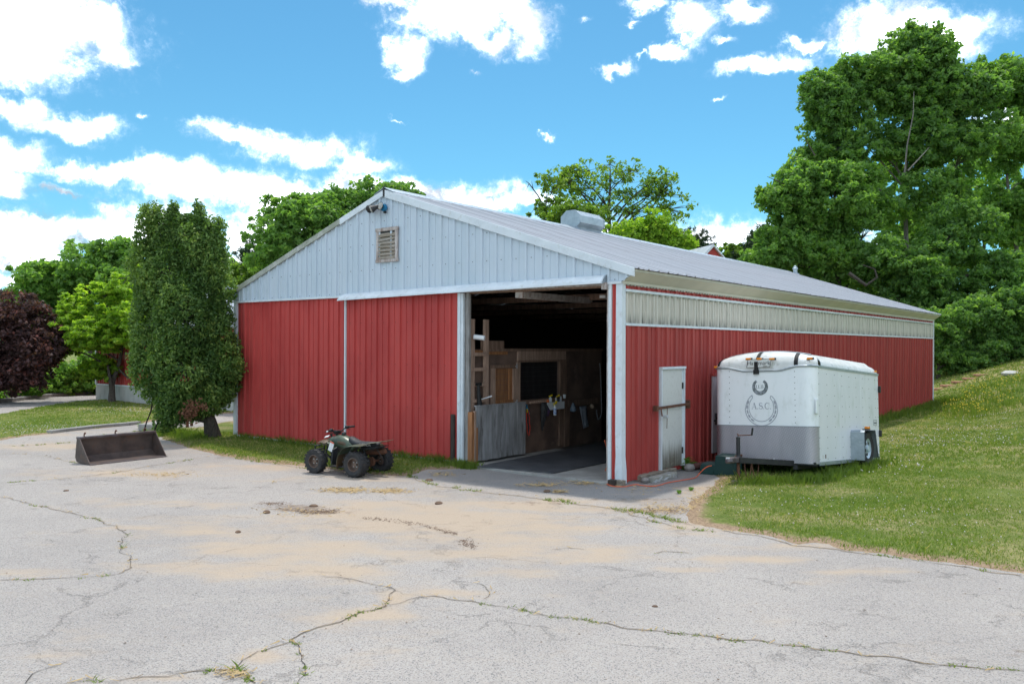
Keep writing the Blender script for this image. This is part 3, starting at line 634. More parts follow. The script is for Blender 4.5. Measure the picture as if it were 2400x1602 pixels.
br = MB(); br.bar((.09, -.22, 1.17), (.09, dw + .12, 1.19), .012, .05); br.bb((.0, dw + .08, 1.1), (.1, dw + .14, 1.26)); br.bb((.02, -.26, 1.12), (.1, -.2, 1.22)); br.tube([(.1, -.1, 1.15), (.11, -.08, 1.02)], .012, 6)
obj('bolt_bar', br, RUST, dr); obj('bolt_hook', MB().tube([(.10, .12, 1.2), (.105, .13, 1.16), (.10, .125, .78)], .007, 6), RUST, dr)
dr2, dw2, dh2 = side_door(1669, 1712, 881, 1061, None)
obj('door_leaf', MB().bb((.0, .0, .0), (.035, dw2, dh2)), pm('pinkish_white', (.50, .45, .47), (.44, .40, .42), 3), dr2)
obj('door_frame', MB().bb((-.01, -.02, dh2), (.05, dw2 + .03, dh2 + .05)), REDS, dr2)
obj('latch', MB().bb((.03, .1, .58), (.06, .13, .82)).tube([(.05, .03, .66), (.09, .1, .74)], .015, 6), IRON, dr2)

# louvred vent in the gable
(vx0, vz1), (vx1, _), (_, vz0) = ony(882, 536, -.04), ony(933, 528, -.04), ony(884, 616, -.04)
vent = bpy.data.objects.new('gable_vent', None); col.objects.link(vent); vent.parent = barn; vent.location = (vx0, 0, vz0); vw, vh = vx1 - vx0, vz1 - vz0
obj('vent_frame', MB().bb((-.01, -.06, vh - .075), (vw + .01, -.02, vh)), OLDW, vent, bev=.004)
obj('vent_frame', MB().bb((-.005, -.06, 0), (vw + .015, -.02, .07)), OLDW, vent, bev=.004)
obj('vent_frame', MB().bb((.01, -.056, .07), (.075, -.02, vh - .075)), OLDW, vent, bev=.004)
obj('vent_frame', MB().bb((vw - .085, -.056, .07), (vw - .005, -.02, vh - .075)), OLDW, vent, bev=.004)
obj('vent_back', MB().bb((.05, -.024, .05), (vw - .05, -.021, vh - .06)), BLACK, vent)
nsl = 7
for i in range(nsl):
    z = .115 + i * (vh - .22) / (nsl - .35); tilt = RNG.uniform(-.03, .03) + (.05 if i > 4 else 0)
    obj('slat', MB().box((vw / 2 - .005, -.042, z), (vw - .17, .012, .095), Matrix.Rotation(math.radians(-28), 3, 'X') @ Matrix.Rotation(-tilt, 3, 'Y')), SLATM, vent, bev=.002)

# ridge ventilator and small stack
def rp(t, up=0): return BM @ Vector((XR, t, HR + up))
def ridge_t(px):
    r = ray(px, 600)[0]; o = BM @ Vector((XR, 0, 0)); v = BM.to_3x3() @ Vector((0, 1, 0)); return (r * o.y - o.x) / (v.x - r * v.y)
rt0, rt1 = ridge_t(1337), ridge_t(1394)
rv = empty('roof_ventilator', 'galvanised many-sided ridge ventilator on the barn roof', 'roof vent', BM @ Matrix.Translation((XR, rt0, HR)))
rl = rt1 - rt0
oc = [(-.14, -.02), (-.33, .14), (-.33, .34), (-.14, .50), (.14, .50), (.33, .34), (.33, .14), (.14, -.02)]
obj('ventilator_body', MB().prism(oc, .02, rl - .02), GALV, rv, bev=.004)
obj('end_plate', MB().prism([(x * 1.03, .25 + (z - .25) * 1.03) for x, z in oc], -.005, .02), GALV, rv)
obj('end_plate', MB().prism([(x * 1.03, .25 + (z - .25) * 1.03) for x, z in oc], rl - .02, rl + .005), GALV, rv)
obj('curb', MB().prism([(-.3, -.07), (0, .04), (.3, -.07), (.2, .06), (-.2, .06)], 0, rl), GALV, rv)
st = empty('vent_stack', 'small capped vent stack far along the barn ridge', 'vent stack', BM @ Matrix.Translation((XR + .25, ridge_t(1851), HR - .1)))
obj('stack', MB().lathe([(.2, 0), (.17, .04), (.09, .08), (.09, .22)], 14), GALV, st, smooth=True)
obj('cap', MB().lathe([(.12, .22), (.12, .28), (.07, .33), (.07, .37), (.02, .4)], 14), GALV, st, smooth=True)

# floodlight under the peak
fx, fz = ony(901, 487, -.05)
fl = empty('floodlight', 'twin floodlight with blue base high on the white gable', 'floodlight', BM @ Matrix.Translation((fx, -.03, fz)))
obj('junction_box', MB().lathe([(.075, 0), (.085, .03), (.07, .08)], 16, Matrix.Rotation(PI / 2, 4, 'X')), BLUEC, fl, smooth=True)
def lampc(a, b, mt1, nm):
    a, b = Vector(a), Vector(b); d = (b - a); M_ = Matrix.Translation(a) @ d.to_track_quat('Z', 'Y').to_matrix().to_4x4(); ln = d.length
    o = obj(nm, MB().lathe([(.02, -.03), (.045, 0), (.05, .4 * ln), (.09, ln)], 18, M_), mt1, fl, smooth=True)
    obj('lens', MB().lathe([(.0, ln * .96), (.083, ln * .96), (.06, ln + .02), (.0, ln + .025)], 18, M_), GLASSL, o, smooth=True)
lampc((-.02, -.08, .02), (-.02, -.13, .03), BLACK, 'swivel')
lampc((-.08, -.14, .02), (-.17, -.25, -.05), BLACK, 'lamp_head'); lampc((-.2, -.12, .03), (-.40, -.10, .0), IRON, 'lamp_head')
obj('arm', MB().tube([(0, -.08, .02), (-.1, -.13, .03), (-.22, -.12, .03)], .02, 8), IRON, fl)
obj('sensor', MB().bb((.0, -.05, -.12), (.05, -.005, -.08)), BLACK, fl)

# ------------------------------------------------------------------ inside the doorway
XS = -3.69
def wp(px, py, x=XS):
    y, z = onx(px, py, x); return y, z
sw = empty('stall_wall', 'dark brown stall wall with meshed window and small hatch', 'stall wall', BM @ Matrix.Translation((XS, 0, 0)))
def wbox(px0, py0, px1, py1, th, mt, nm, x0=0., par=None, ref=None):
    ya, za = wp(px0, py0); yb, _ = wp(px1, py0); _, zb = wp(px0 if ref is None else ref, py1)
    return obj(nm, MB().bb((x0, ya, zb), (x0 + th, yb, za)), mt, par or sw, bev=.003)
yW0, zW1 = wp(1215, 849); yW1, _ = wp(1309, 849); _, zW0 = wp(1215, 938)
zt = 2.335; yE = 5.24
obj('board', MB().bb((-.04, .1, .03), (0, yW0, zt)), PLY, sw); obj('board', MB().bb((-.04, yW0, zW1), (0, yW1, zt)), PLY, sw)
obj('board', MB().bb((-.04, yW0, .03), (0, yW1, zW0)), PLY, sw); obj('board', MB().bb((-.04, yW1, .03), (0, yE, zt)), PLY, sw)
wbox(1126, 798, 1179, 818, .03, BRW, 'board', .002); wbox(1112, 820, 1188, 831, .02, ORW, 'board', .004)
obj('top_rail', MB().bb((.002, wp(1140, 816)[0], zt - .05), (.05, yE, zt + .01)), BRW, sw)
wbox(1211, 822, 1323, 844, .045, BRW2, 'header_board', .002); wbox(1211, 844, 1323, 849, .05, BRW, 'header_board', .002)
obj('window_post', MB().bb((.002, wp(1209, 849)[0], zW0 - .05), (.05, yW0 + .01, zW1)), BRW2, sw); obj('window_post', MB().bb((.002, yW1, .1), (.05, wp(1323, 849)[0], zW1)), BRW, sw)
obj('window_sill', MB().bb((.002, yW0, zW0 - .1), (.06, yW1, zW0)), BRW, sw)
wr = MB(); nv = 34
for i in range(nv + 1): yy = yW0 + (yW1 - yW0) * i / nv; wr.bb((-.022, yy - .002, zW0), (-.018, yy + .002, zW1))
for i in range(9): z = zW0 + (zW1 - zW0) * i / 8; wr.bb((-.024, yW0, z - .002), (-.02, yW1, z + .002))
tag(obj('window_mesh', wr, WIRE, sw), kind='stuff')
ht = obj('hatch', MB().bb((.004, wp(1157, 863)[0], wp(1157, 945)[1]), (.02, wp(1199, 863)[0], wp(1157, 863)[1])), ORW, sw)
wbox(1149, 855, 1208, 863, .05, BRW, 'hatch_rail', .004, ht); wbox(1149, 863, 1157, 950, .05, BRW2, 'hatch_stile', .004, ht); wbox(1199, 863, 1208, 945, .05, BRW2, 'hatch_stile', .004, ht)
wbox(1190, 863, 1194, 940, .04, ORW, 'hatch_stile', .004, ht); wbox(1157, 938, 1199, 946, .05, ORW, 'hatch_rail', .004, ht)
hm = MB(); ya, za = wp(1158, 864); yb, zb = wp(1190, 938)
for i in range(11): yy = ya + (yb - ya) * i / 10; hm.bb((.028, yy - .0015, zb), (.031, yy + .0015, za))
for i in range(7): z = zb + (za - zb) * i / 6; hm.bb((.030, ya, z - .0015), (.033, yb, z + .0015))
tag(obj('hatch_mesh', hm, WIRE, ht), kind='stuff')
for py in (858, 941): y_, z_ = wp(1206, py); obj('hinge', MB().bb((.055, y_ - .05, z_ - .012), (.062, y_, z_ + .012)).bb((.055, y_, z_ - .05), (.064, y_ + .02, z_ + .05)), CHAIN, ht)
for i in range(8):
    y_, z_ = wp(1237 + i * 5, 943 - i * .6); obj('peg', MB().lathe([(.022, 0), (.03, .06), (.026, .1)], 10, Matrix.Translation((0, y_, z_)) @ Matrix.Rotation(PI / 2, 4, 'Y')), BRW2, sw, smooth=True)
wbox(1330, 937, 1400, 952, .03, BRW, 'board', .002); wbox(1318, 952, 1330, 1046, .06, BRW, 'post', .002)
wbox(1325, 850, 1327, 930, .02, BRW, 'batten', .002)
# far dark partition so that the back of the barn reads as dark boards
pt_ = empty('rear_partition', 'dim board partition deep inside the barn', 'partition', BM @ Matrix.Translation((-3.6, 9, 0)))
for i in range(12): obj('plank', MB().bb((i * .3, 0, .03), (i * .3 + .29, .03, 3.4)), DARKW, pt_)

obj('light_block_lining', MB().bb((-W + .12, .15, 0), (-W + .16, L - .1, HT + .345)).bb((-.14, .15, HT - .3), (-.10, L - .1, HT + .30)), DARKW, barn)  # added sheets raised to the roof to block daylight leaking in at the eaves
# floor mat
def fb(px, py): q = BI @ Vector((*G(px, py, .06), 0)); return (q.x, q.y)
mt_ = [fb(1121, 1092), fb(1295, 1108), fb(1424, 1082), (-.12, 3.9), (-.12, 8.5), (-3.6, 8.5)]
tag(obj('rubber_mat', MB().add([(x, y, .048) for x, y in mt_] + [(x, y, .066) for x, y in mt_], [tuple(range(5, -1, -1)), tuple(range(6, 12))] + [(i, (i + 1) % 6, (i + 1) % 6 + 6, i + 6) for i in range(6)]), MATF, M=BM), 'black rubber mat covering the barn aisle floor', 'floor mat')

# plank gate folded open against the stall wall
xg = -3.44
gy0, gz1 = onx(1114, 953, xg); gy1, gz1b = onx(1230, 948, xg); _, gz0 = onx(1117, 1081, xg)
gate = empty('plank_gate', 'grey weathered plank gate swung open inside the doorway', 'gate', BM @ Matrix.Translation((xg, gy0, gz0)))
gl = gy1 - gy0; gh = gz1 - gz0; npl = 9
cuts = [0, .12, .25, .37, .48, .6, .7, .82, .92, 1]
for i in range(npl):
    a, b = cuts[i] * gl, cuts[i + 1] * gl
    obj('plank', MB().bb((RNG.uniform(-.003, .003), a + .004, .0 + RNG.uniform(0, .012)), (.025, b - .004, gh)), GREYW, gate, bev=.003)
obj('top_cap', MB().bb((-.03, 0, gh), (.035, gl, gh + .025)), GREYW, gate); obj('brace', MB().bb((-.03, 0, .15), (-.002, gl, .27)).bb((-.03, 0, gh - .25), (-.002, gl, gh - .12)), BRW, gate)
obj('hinge_stile', MB().bb((-.01, -.055, 0), (.035, -.005, gh - .08)), BRW2, gate, bev=.003); obj('split_edge', MB().bb((.026, .0, .02), (.032, .05, gh * .62)), ORW, gate)
tag(obj('gate_post', MB().bb((-3.53, -.02, .03), (-3.42, .16, wp(1100, 965, -3.5)[1])), ORW, M=BM, bev=.004), 'short brown wooden post holding the plank gate', 'post')

# ladder
lad = empty('wooden_ladder', 'brown wooden ladder standing upright behind the gate', 'ladder', BM @ Matrix.Translation((-3.60, 0, .04)))
ly = [onx(1106, 800, -3.60)[0], onx(1139, 800, -3.60)[0]]; lt = onx(1120, 748, -3.60)[1]
for yy in ly: obj('rail', MB().bb((-.035, yy - .06, 0), (.035, yy + .055, lt - .04)), BRW2, lad, bev=.004)
for py in (830, 865, 901, 938, 975): z = onx(1122, py, -3.60)[1] - .04; obj('rung', MB().bb((.0, ly[0] - .03, z - .035), (.045, ly[1] + .03, z + .035)), BRW2, lad, bev=.004)
def bt(px, py, x): y, z = onx(px, py, x); return Vector((x, y, z))
def W3(v): return BM @ Vector(v)
def tubeobj(nm, pts, r, mt, label, cat, n=10, group=None):
    pts = [Vector(p) for p in pts]; o0 = BM @ Matrix.Translation(pts[0])
    o = obj(nm, MB().tube([p - pts[0] for p in pts], r, n), mt, smooth=True, M=o0); return tag(o, label, cat, group)
p0, p1 = bt(1111, 789, -3.50), bt(1136, 792, -3.30)
pp = MB().tube([Vector((0, 0, 0)), (p1 - p0)], .05, 16, cap=False); pp.tube([Vector((0, 0, 0)), (p1 - p0) * .99], .040, 16, cap=True)
tag(obj('pipe', pp, WPL, smooth=True, M=BM @ Matrix.Translation(p0)), 'short white plastic pipe lying across the ladder', 'pipe')
tl = empty('hanging_tool', 'dark tool hanging on the ladder rungs', 'tool', BM @ Matrix.Translation(bt(1121, 900, -3.50)))
obj('tool_head', MB().bb((-.02, -.07, -.03), (.02, .09, .03)), IRON, tl); obj('tool_shaft', MB().tube([(0, 0, 0), (0, .02, -.25), (0, .06, -.5)], [.03, .04, .06], 8), BLACK, tl, smooth=True)
p0, p1 = bt(1129, 935, -3.40), bt(1152, 928, -3.36)
tag(obj('scraper', MB().tube([(0, 0, 0), (p1 - p0) * .5, (p1 - p0)], [.008, .014, .02], 8), WPL, smooth=True, M=BM @ Matrix.Translation(p0)), 'thin white scraper sticking out above the gate', 'scraper')

# tack hanging on the stall wall
def loop(px0, py0, px1, py1, x, wob=0., n=26, seed=0):
    """hanging loop between two bearings (top, bottom) on plane x"""
    a = bt(px0, py0, x); b = bt(px1, py1, x); r = random.Random(seed); out = []
    for i in range(n + 1):
        t = i / n * 2 * PI; k = (1 - math.cos(t)) / 2; sdw = math.sin(t) * (.03 + wob); p = a.lerp(b, k)
        out.append(p + Vector((r.uniform(-.008, .012), sdw + r.uniform(-.005, .005), 0)))
    return out
lr = empty('lead_rope', 'blue and black lead rope with red tail beside the gate', 'lead rope', BM)
obj('rope', MB().tube([bt(1233 + i * .8, 947 + i * 2.9, -3.52) + Vector((0, .012 * math.sin(i * 2), 0)) for i in range(9)], .018, 8), ROPEB, lr, smooth=True)
obj('rope', MB().tube(loop(1236, 960, 1239, 1020, -3.5, .02), .010, 8), ROPER, lr, smooth=True); obj('rope', MB().tube(loop(1235, 962, 1237, 1012, -3.53, .0, seed=4), .010, 8), BLACK, lr, smooth=True)
obj('tag', MB().box(bt(1235.5, 962, -3.49), (.01, .03, .08)), YEL, lr)
hb = empty('halters', 'bundle of black halters hanging left of the white shelf', 'halters', BM)
for i in range(6): obj('strap', MB().tube(loop(1270 + i * 2, 944, 1271 + i * 1.6, 1008 - i * 7, -3.56 + .012 * i, .005 * i, seed=i), .012, 6), BLACK, hb, smooth=True)
for i in range(3): obj('strap', MB().tube(loop(1281 + i * 2, 944, 1284 + i * 1.5, 974 - i * 5, -3.52, .0, seed=20 + i), .014, 6), PURP, hb, smooth=True)
sh = empty('wall_shelf', 'white plastic shelf tray on the stall wall', 'shelf', BM)
ya, za = onx(1283, 943, -3.47); yb, zb = onx(1323, 957, -3.47)
obj('tray_front', MB().prism([(ya, za), (yb, za), (yb, zb), (ya + .12, zb), (ya, za - .04)], 0, .012, Matrix.Translation((-3.47, 0, 0)) @ Matrix.Rotation(PI / 2, 4, 'Z')), WPL, sh)
obj('tray_base', MB().bb((-3.66, ya + .1, zb), (-3.48, yb, zb + .012)).bb((-3.66, ya, za - .03), (-3.48, ya + .01, za)), BLACK, sh)
def spray(px, py, hpx, x, lab, body=WPL, trig=YEL):
    b = bt(px, py, x); s = hpx / 108.
    e = empty('spray_bottle', lab, 'spray bottle', BM @ Matrix.Translation(b), 'spray bottles on the stall wall')
    obj('bottle', MB().lathe([(.028 * 1, 0), (.036, .01), (.036, .55 * s), (.014, .68 * s), (.013, .76 * s)], 14), body, e, smooth=True)
    obj('trigger', MB().bb((-.02, -.035, .76 * s), (.02, .05, .84 * s)).bb((-.012, -.055, .79 * s), (.012, -.03, .83 * s)).box((0, -.03, .70 * s), (.014, .012, .12 * s), Matrix.Rotation(-.3, 3, 'X')).bb((-.015, .03, .84 * s), (.015, .07, .98 * s)), trig, e); return e
spray(1290, 943, 20, -3.55, 'white spray bottle with yellow trigger, left on the shelf')
spray(1307, 943, 20, -3.55, 'dark spray bottle with yellow trigger, right on the shelf', BLACK)
e = spray(1300.5, 973, 36, -3.42, 'blue labelled spray bottle hung from the shelf front'); obj('label', MB().lathe([(.0366, .03), (.037, .16)], 14), BLUEP, e, smooth=True)
for (px, hh, r, mt1, lab) in ((1284, .07, .03, ORL, 'small orange jar at the left end of the shelf'), (1303, .12, .02, WPL, 'slim white bottle in the middle of the shelf'), (1310, .08, .032, BLUEP, 'short blue jar on the shelf'), (1314.5, .15, .018, WPL, 'tall narrow white bottle at the right of the shelf')):
    tag(obj('jar', MB().lathe([(r * .9, 0), (r, .01), (r, hh * .8), (r * .6, hh * .88), (r * .6, hh), (0, hh)], 12), mt1, smooth=True, M=BM @ Matrix.Translation(bt(px, 943, -3.56))), lab, 'jar')
tag(obj('cup', MB().lathe([(.028, 0), (.036, .09), (.033, .09), (.026, .01)], 14), WPL, smooth=True, M=BM @ Matrix.Translation(bt(1323, 933, -3.6))), 'white paper cup on the post above the shelf', 'cup')
bg = MB().lathe([(.02, .22), (.04, .17), (.075, .08), (.08, .03), (.04, 0), (0, 0)], 12)
tag(obj('plastic_bag', bg, BAGM, smooth=True, M=BM @ Matrix.Translation(bt(1343, 965, -3.6))), 'clear plastic bag hanging right of the post', 'bag')
tw = MB(); rows = 9; ca = [(1358, 952), (1374, 951)]; cb_ = [(1366, 1004), (1379, 999)]
for i in range(rows):
    for j in range(7):
        k = i / (rows - 1); q = j / 6; px = (ca[0][0] * (1 - q) + ca[1][0] * q) * (1 - k) + (cb_[0][0] * (1 - q) + cb_[1][0] * q) * k; py = (ca[0][1] * (1 - q) + ca[1][1] * q) * (1 - k) + (cb_[0][1] * (1 - q) + cb_[1][1] * q) * k
        p = bt(px, py, -3.6); p.x += .015 * math.sin(q * 11 + k * 2) * (0.3 + k); tw.v.append(p)
tw.f = [(i * 7 + j, i * 7 + j + 1, i * 7 + 8 + j, i * 7 + 7 + j) for i in range(rows - 1) for j in range(6)]
o = tag(obj('towel', tw, TOWEL, smooth=True, M=BM), 'grey towel hanging from a hook on the stall wall', 'towel'); sm = o.modifiers.new('s', 'SOLIDIFY'); sm.thickness = .01
tag(obj('brush', MB().lathe([(.03, 0), (.05, .02), (.05, .08), (.02, .11)], 12, Matrix.Rotation(.6, 4, 'X')), BRUSHM, smooth=True, M=BM @ Matrix.Translation(bt(1389, 955, -3.6))), 'tan bristle brush hung right of the towel', 'brush')
rpth = [bt(1405, 851, -3.6), bt(1407, 860, -3.58), bt(1408.5, 900, -3.6), bt(1410, 950, -3.6), bt(1410, 970, -3.6), bt(1406, 980, -3.6), bt(1402, 982, -3.6), bt(1399, 972, -3.6), bt(1398, 960, -3.6)]
tubeobj('hanging_rope', rpth, .016, ROPEW, 'long grey rope hanging at the far end of the stall wall', 'rope')
# strip light
sl = empty('strip_light', 'long wooden boxed strip light hung inside the doorway', 'strip light', BM @ Matrix.Translation((-2.35, .13, 3.35)))
obj('housing', MB().bb((-.09, 0, .0), (.09, 2.45, .10)), OLDW, sl, bev=.005); obj('diffuser', MB().bb((-.06, .02, -.025), (.06, 2.43, -.002)), OLDW, sl); obj('end_cap', MB().bb((-.092, -.012, -.02), (.092, 0, .115)), OLDW, sl)
tag(obj('strip_light', MB().bb((-.06, 0, 0), (.06, 1.2, .05)), OLDW, M=BM @ Matrix.Translation((-.62, .35, 3.28))), 'short pale strip light by the right side of the doorway', 'strip light')
# ------------------------------------------------------------------ cargo trailer
ex = Vector((.76, -.65, .047)).normalized(); ey = Vector((.65, .76, -.068)); ey = (ey - ex * ey.dot(ex)).normalized(); ez = ex.cross(ey)
TO = Vector((5.44, 14.86, .31)) - ex * .99
TM = Matrix.Translation(TO) @ Matrix((ex, ey, ez)).transposed().to_4x4(); TI = TM.inverted()
TW, TL, TH = .99, 3.63, 1.78
def tl_(px, py, y=None, x=None):
    rx, rz = ray(px, py); d = TI.to_3x3() @ Vector((rx, 1, rz)); o = TI @ Vector((0, 0, H))
    k = (y - o.y) / d.y if y is not None else (x - o.x) / d.x
    return o + d * k
tr = empty('cargo_trailer', 'white enclosed cargo trailer with horseshoe emblems and tread plate nose', 'trailer', TM)
def plan(r=.2, n=6, g=0):          # front outline with rounded corners, from left rear to right rear
    w = TW + g; pts = []
    for i in range(n + 1): a = PI + (PI / 2) * i / n; pts.append((-w + r + r * math.cos(a), -g + r + r * math.sin(a)))
    for i in range(n + 1): a = 1.5 * PI + (PI / 2) * i / n; pts.append((w - r + r * math.cos(a), -g + r + r * math.sin(a)))
    return pts
def wrap(z0, z1, g, y_end=None, ztop=None):
    p = plan(g=g); 
    if y_end: p = [(p[0][0], y_end)] + p + [(p[-1][0], y_end)]
    mb = MB(); n = len(p)
    if ztop is None: ztop = lambda x, y: z1
    mb.v = [(x, y, z0) for x, y in p] + [(x, y, ztop(x, y)) for x, y in p]; mb.f = [(i, i + 1, n + i + 1, n + i) for i in range(n - 1)]
    return mb
def rim_z(x, y=0):
    if y > .25: return TH
    a = abs(x); return TH - .07 * (1 - min(1, max(0, (a - .36) / .30))) if a < .66 else TH
P2 = plan(); dense = []
def front_sheet(z0, g, ztop, ztop_only=False):
    # finely divided nose so that the wavy rim is followed
    w = TW + g; r = .2; pts = []
    for i in range(7): a = PI + (PI / 2) * i / 6; pts.append((-w + r + r * math.cos(a), -g + r + r * math.sin(a)))
    for i in range(1, 24): pts.append((-w + r + (2 * w - 2 * r) * i / 24, -g))
    for i in range(7): a = 1.5 * PI + (PI / 2) * i / 6; pts.append((w - r + r * math.cos(a), -g + r + r * math.sin(a)))
    return pts
FP = front_sheet(0, 0, None); n_ = len(FP)
mb = MB(); mb.v = [(x, y, .02) for x, y in FP] + [(x, y, rim_z(x, y)) for x, y in FP]; mb.f = [(i, i + 1, n_ + i + 1, n_ + i) for i in range(n_ - 1)]
obj('front_skin', mb, WPAINT, tr, smooth=True)
mb = MB()
for x in (TW, -TW): mb.v += [(x, .2, .02), (x, TL, .02), (x, TL, TH), (x, .2, TH)]
mb.f = [(0, 1, 2, 3), (4, 5, 6, 7)]
mb = MB().bb((TW - .012, .2, .02), (TW, TL, TH)); obj('side_skin', mb, WSIDE, tr)
obj('side_skin', MB().bb((-TW, .2, .02), (-TW + .012, TL, TH)), WSIDE, tr)
obj('rear_wall', MB().bb((-TW + .01, TL - .02, .02), (TW - .01, TL - .005, TH)), WSIDE, tr)
obj('floor_pan', MB().bb((-TW + .02, .05, -.03), (TW - .02, TL - .03, .03)), BLACK, tr)
# panel seams
for y in (1.28, 2.5): obj('seam_strip', MB().bb((TW, y - .004, .03), (TW + .0025, y + .004, TH - .04)), WPAINT, tr)
# tread plate
zp = .67; FP2 = [(x * (1 + .006), y - .006) for x, y in FP]; mb = MB(); mb.v = [(x, y, -.0) for x, y in FP2] + [(x, y, zp) for x, y in FP2]; mb.f = [(i, i + 1, n_ + i + 1, n_ + i) for i in range(n_ - 1)]
obj('tread_plate', mb, PLATE, tr, smooth=True)
obj('plate_edge', MB().tube([(x * 1.008, y - .008, zp) for x, y in FP], .006, 5), GALV, tr)
# rim trim and moulded cap
rt = MB().tube([(x * 1.006, y - .006, rim_z(x, y) - .012) for x, y in FP], .022, 6); obj('rim_trim', rt, GALV, tr, smooth=True)
obj('rim_trim', MB().bb((TW - .005, .2, TH - .04), (TW + .016, TL, TH + .005)).bb((-TW - .016, .2, TH - .04), (-TW + .005, TL, TH + .005)), GALV, tr)
obj('bottom_rail', MB().bb((TW - .01, .2, -.03), (TW + .012, TL, .035)).bb((-TW - .012, .2, -.03), (-TW + .01, TL, .035)), GALV, tr)
def crown(x): return TH + .13 + .17 * (1 - (x / TW) ** 2) ** .8 if abs(x) < TW else TH + .13
cap = MB(); levels = 8; ring_n = len(FP)
def capring(k):                     # k 0..1 from rim to the roof behind the nose
    out = []
    for (x, y) in FP:
        a = k * PI / 2; f = math.cos(a); z0 = rim_z(x, y); zt = crown(x * .93)
        inset = .34 * (1 - f); xx = x * (1 - .075 * (1 - f)); yy = y + inset * (1 if y < .19 else .4)
        out.append((xx, yy, z0 + (zt - z0) * math.sin(a) ** .85))
    return out
for l in range(levels + 1): cap.v += capring(l / levels)
for l in range(levels):
    for i in range(ring_n - 1): cap.f.append((l * ring_n + i, l * ring_n + i + 1, (l + 1) * ring_n + i + 1, (l + 1) * ring_n + i))
obj('nose_cap', cap, WCAP, tr, smooth=True)
# roof skin with rolled edges
rf = MB(); sec = [(-TW, TH), (-TW + .01, TH + .07), (-TW + .05, TH + .12), (-TW + .11, TH + .145)] + [(x, crown(x * .93) - .0) for x in np.linspace(-.8, .8, 13)] + [(TW - .11, TH + .145), (TW - .05, TH + .12), (TW - .01, TH + .07), (TW, TH)]
ysn = [.33, TL - .25, TL - .1, TL - .02, TL]; dz = [0, 0, -.03, -.1, -.16]
for y, d in zip(ysn, dz): rf.v += [(x, y, max(TH, z + d)) for x, z in sec]
m_ = len(sec); rf.f = [(r * m_ + i, r * m_ + i + 1, (r + 1) * m_ + i + 1, (r + 1) * m_ + i) for r in range(len(ysn) - 1) for i in range(m_ - 1)]
obj('roof_skin', rf, WCAP, tr, smooth=True)
# side part of the cap joint
obj('joint_seal', MB().tube([(x * 1.004, .335, z + .004) for x, z in sec], .008, 5), GALV, tr)
# tape strips over the cap
def tape(xc, w, k0=0, k1=.85, dz=.006):
    mb = MB(); ls = 8
    for l in range(ls + 1):
        k = k0 + (k1 - k0) * l / ls
        for x in (xc - w / 2, xc + w / 2):
            i = min(range(ring_n), key=lambda q: abs(FP[q][0] - x) + (FP[q][1] > .05) * .0); a = k * PI / 2; f = math.cos(a); z0 = rim_z(x, 0); zt = crown(x * .93)
            rr = .2; yb_ = 0 if abs(x) < TW - rr else rr - math.sqrt(max(0, rr * rr - (abs(x) - TW + rr) ** 2))
            mb.v.append((x * (1 - .075 * (1 - f)), yb_ - .008 + .34 * (1 - f), z0 + (zt - z0) * math.sin(a) ** .85 + dz))
    mb.f = [(2 * l, 2 * l + 1, 2 * l + 3, 2 * l + 2) for l in range(ls)]; obj('tape_strip', mb, TAPE, tr)
def fx_(px): return tl_(px, 856, y=0).x
tape(fx_(1773.5), .075, -.0, .85); tape(fx_(1865.5), .075, .0, .85); tape(-TW + .10, .06, .05, .9)
tx = fx_(1773.5); obj('tape_strip', MB().bb((tx - .055, -.036, TH - .145), (tx + .055, -.024, TH - .06)).bb((tx - .037, -.034, TH - .06), (tx + .037, -.022, TH + .09)), TAPE, tr)
# marker lights
def mlight(px, py, y=0, dx=.055, lab=None, x=None):
    p = tl_(px, py, y=y, x=x); 
    b = MB().bb((p.x - dx - .01, p.y - .012, p.z - .02), (p.x + dx + .01, p.y + .015, p.z + .02)); o = obj('marker_base', b, BLACK, tr)
    obj('lens', MB().bb((p.x - dx, p.y - .035, p.z - .017), (p.x + dx - .008, p.y - .010, p.z + .02)), ORANGE, o, bev=.008)
for px in (1755.5, 1781, 1810.5): mlight(px, 841, y=-.005)
mlight(1899, 840, y=.055); obj('marker_lens', MB().bb((-TW - .015, .05, TH + .0), (-TW + .06, .12, TH + .035)), ORANGE, tr, bev=.006)
p = tl_(2052, 870, x=TW); obj('marker_lens', MB().bb((TW + .0, p.y - .08, p.z - .02), (TW + .025, p.y + .02, p.z + .015)), ORANGE, tr, bev=.005)
# nose lettering and emblems (flat vinyl, so thin plates)
FY = -.004
pl = tl_(1780, 851, y=0)
fr = MB(); wfr, hfr = .245, .078
for a, b in (((-wfr, -hfr), (wfr - .03, -hfr)), ((wfr - .03, -hfr), (wfr, hfr)), ((wfr, hfr), (-wfr + .03, hfr)), ((-wfr + .03, hfr), (-wfr, -hfr))): fr.bar((pl.x + a[0], -.028, pl.z - .0 + a[1]), (pl.x + b[0], -.028, pl.z + b[1]), .006, .009, (0, 1, 0))
obj('badge_plate', MB().bb((pl.x - wfr, -.026, pl.z - hfr), (pl.x + wfr, -.012, pl.z + hfr)), WCAP, tr); obj('badge_border', fr, INK, tr)
RX = Matrix.Rotation(PI / 2, 4, 'X')
obj('badge_lettering', text_mesh('Ha', .105, Matrix.Translation((pl.x - .172, -.028, pl.z)) @ RX), INK, tr)
obj('badge_lettering', text_mesh('mark', .115, Matrix.Translation((pl.x + .105, -.028, pl.z)) @ RX), INK, tr)
obj('badge_lettering', text_mesh('.com', .045, Matrix.Translation((pl.x + .12, -.028, pl.z - .057)) @ RX), INK, tr)
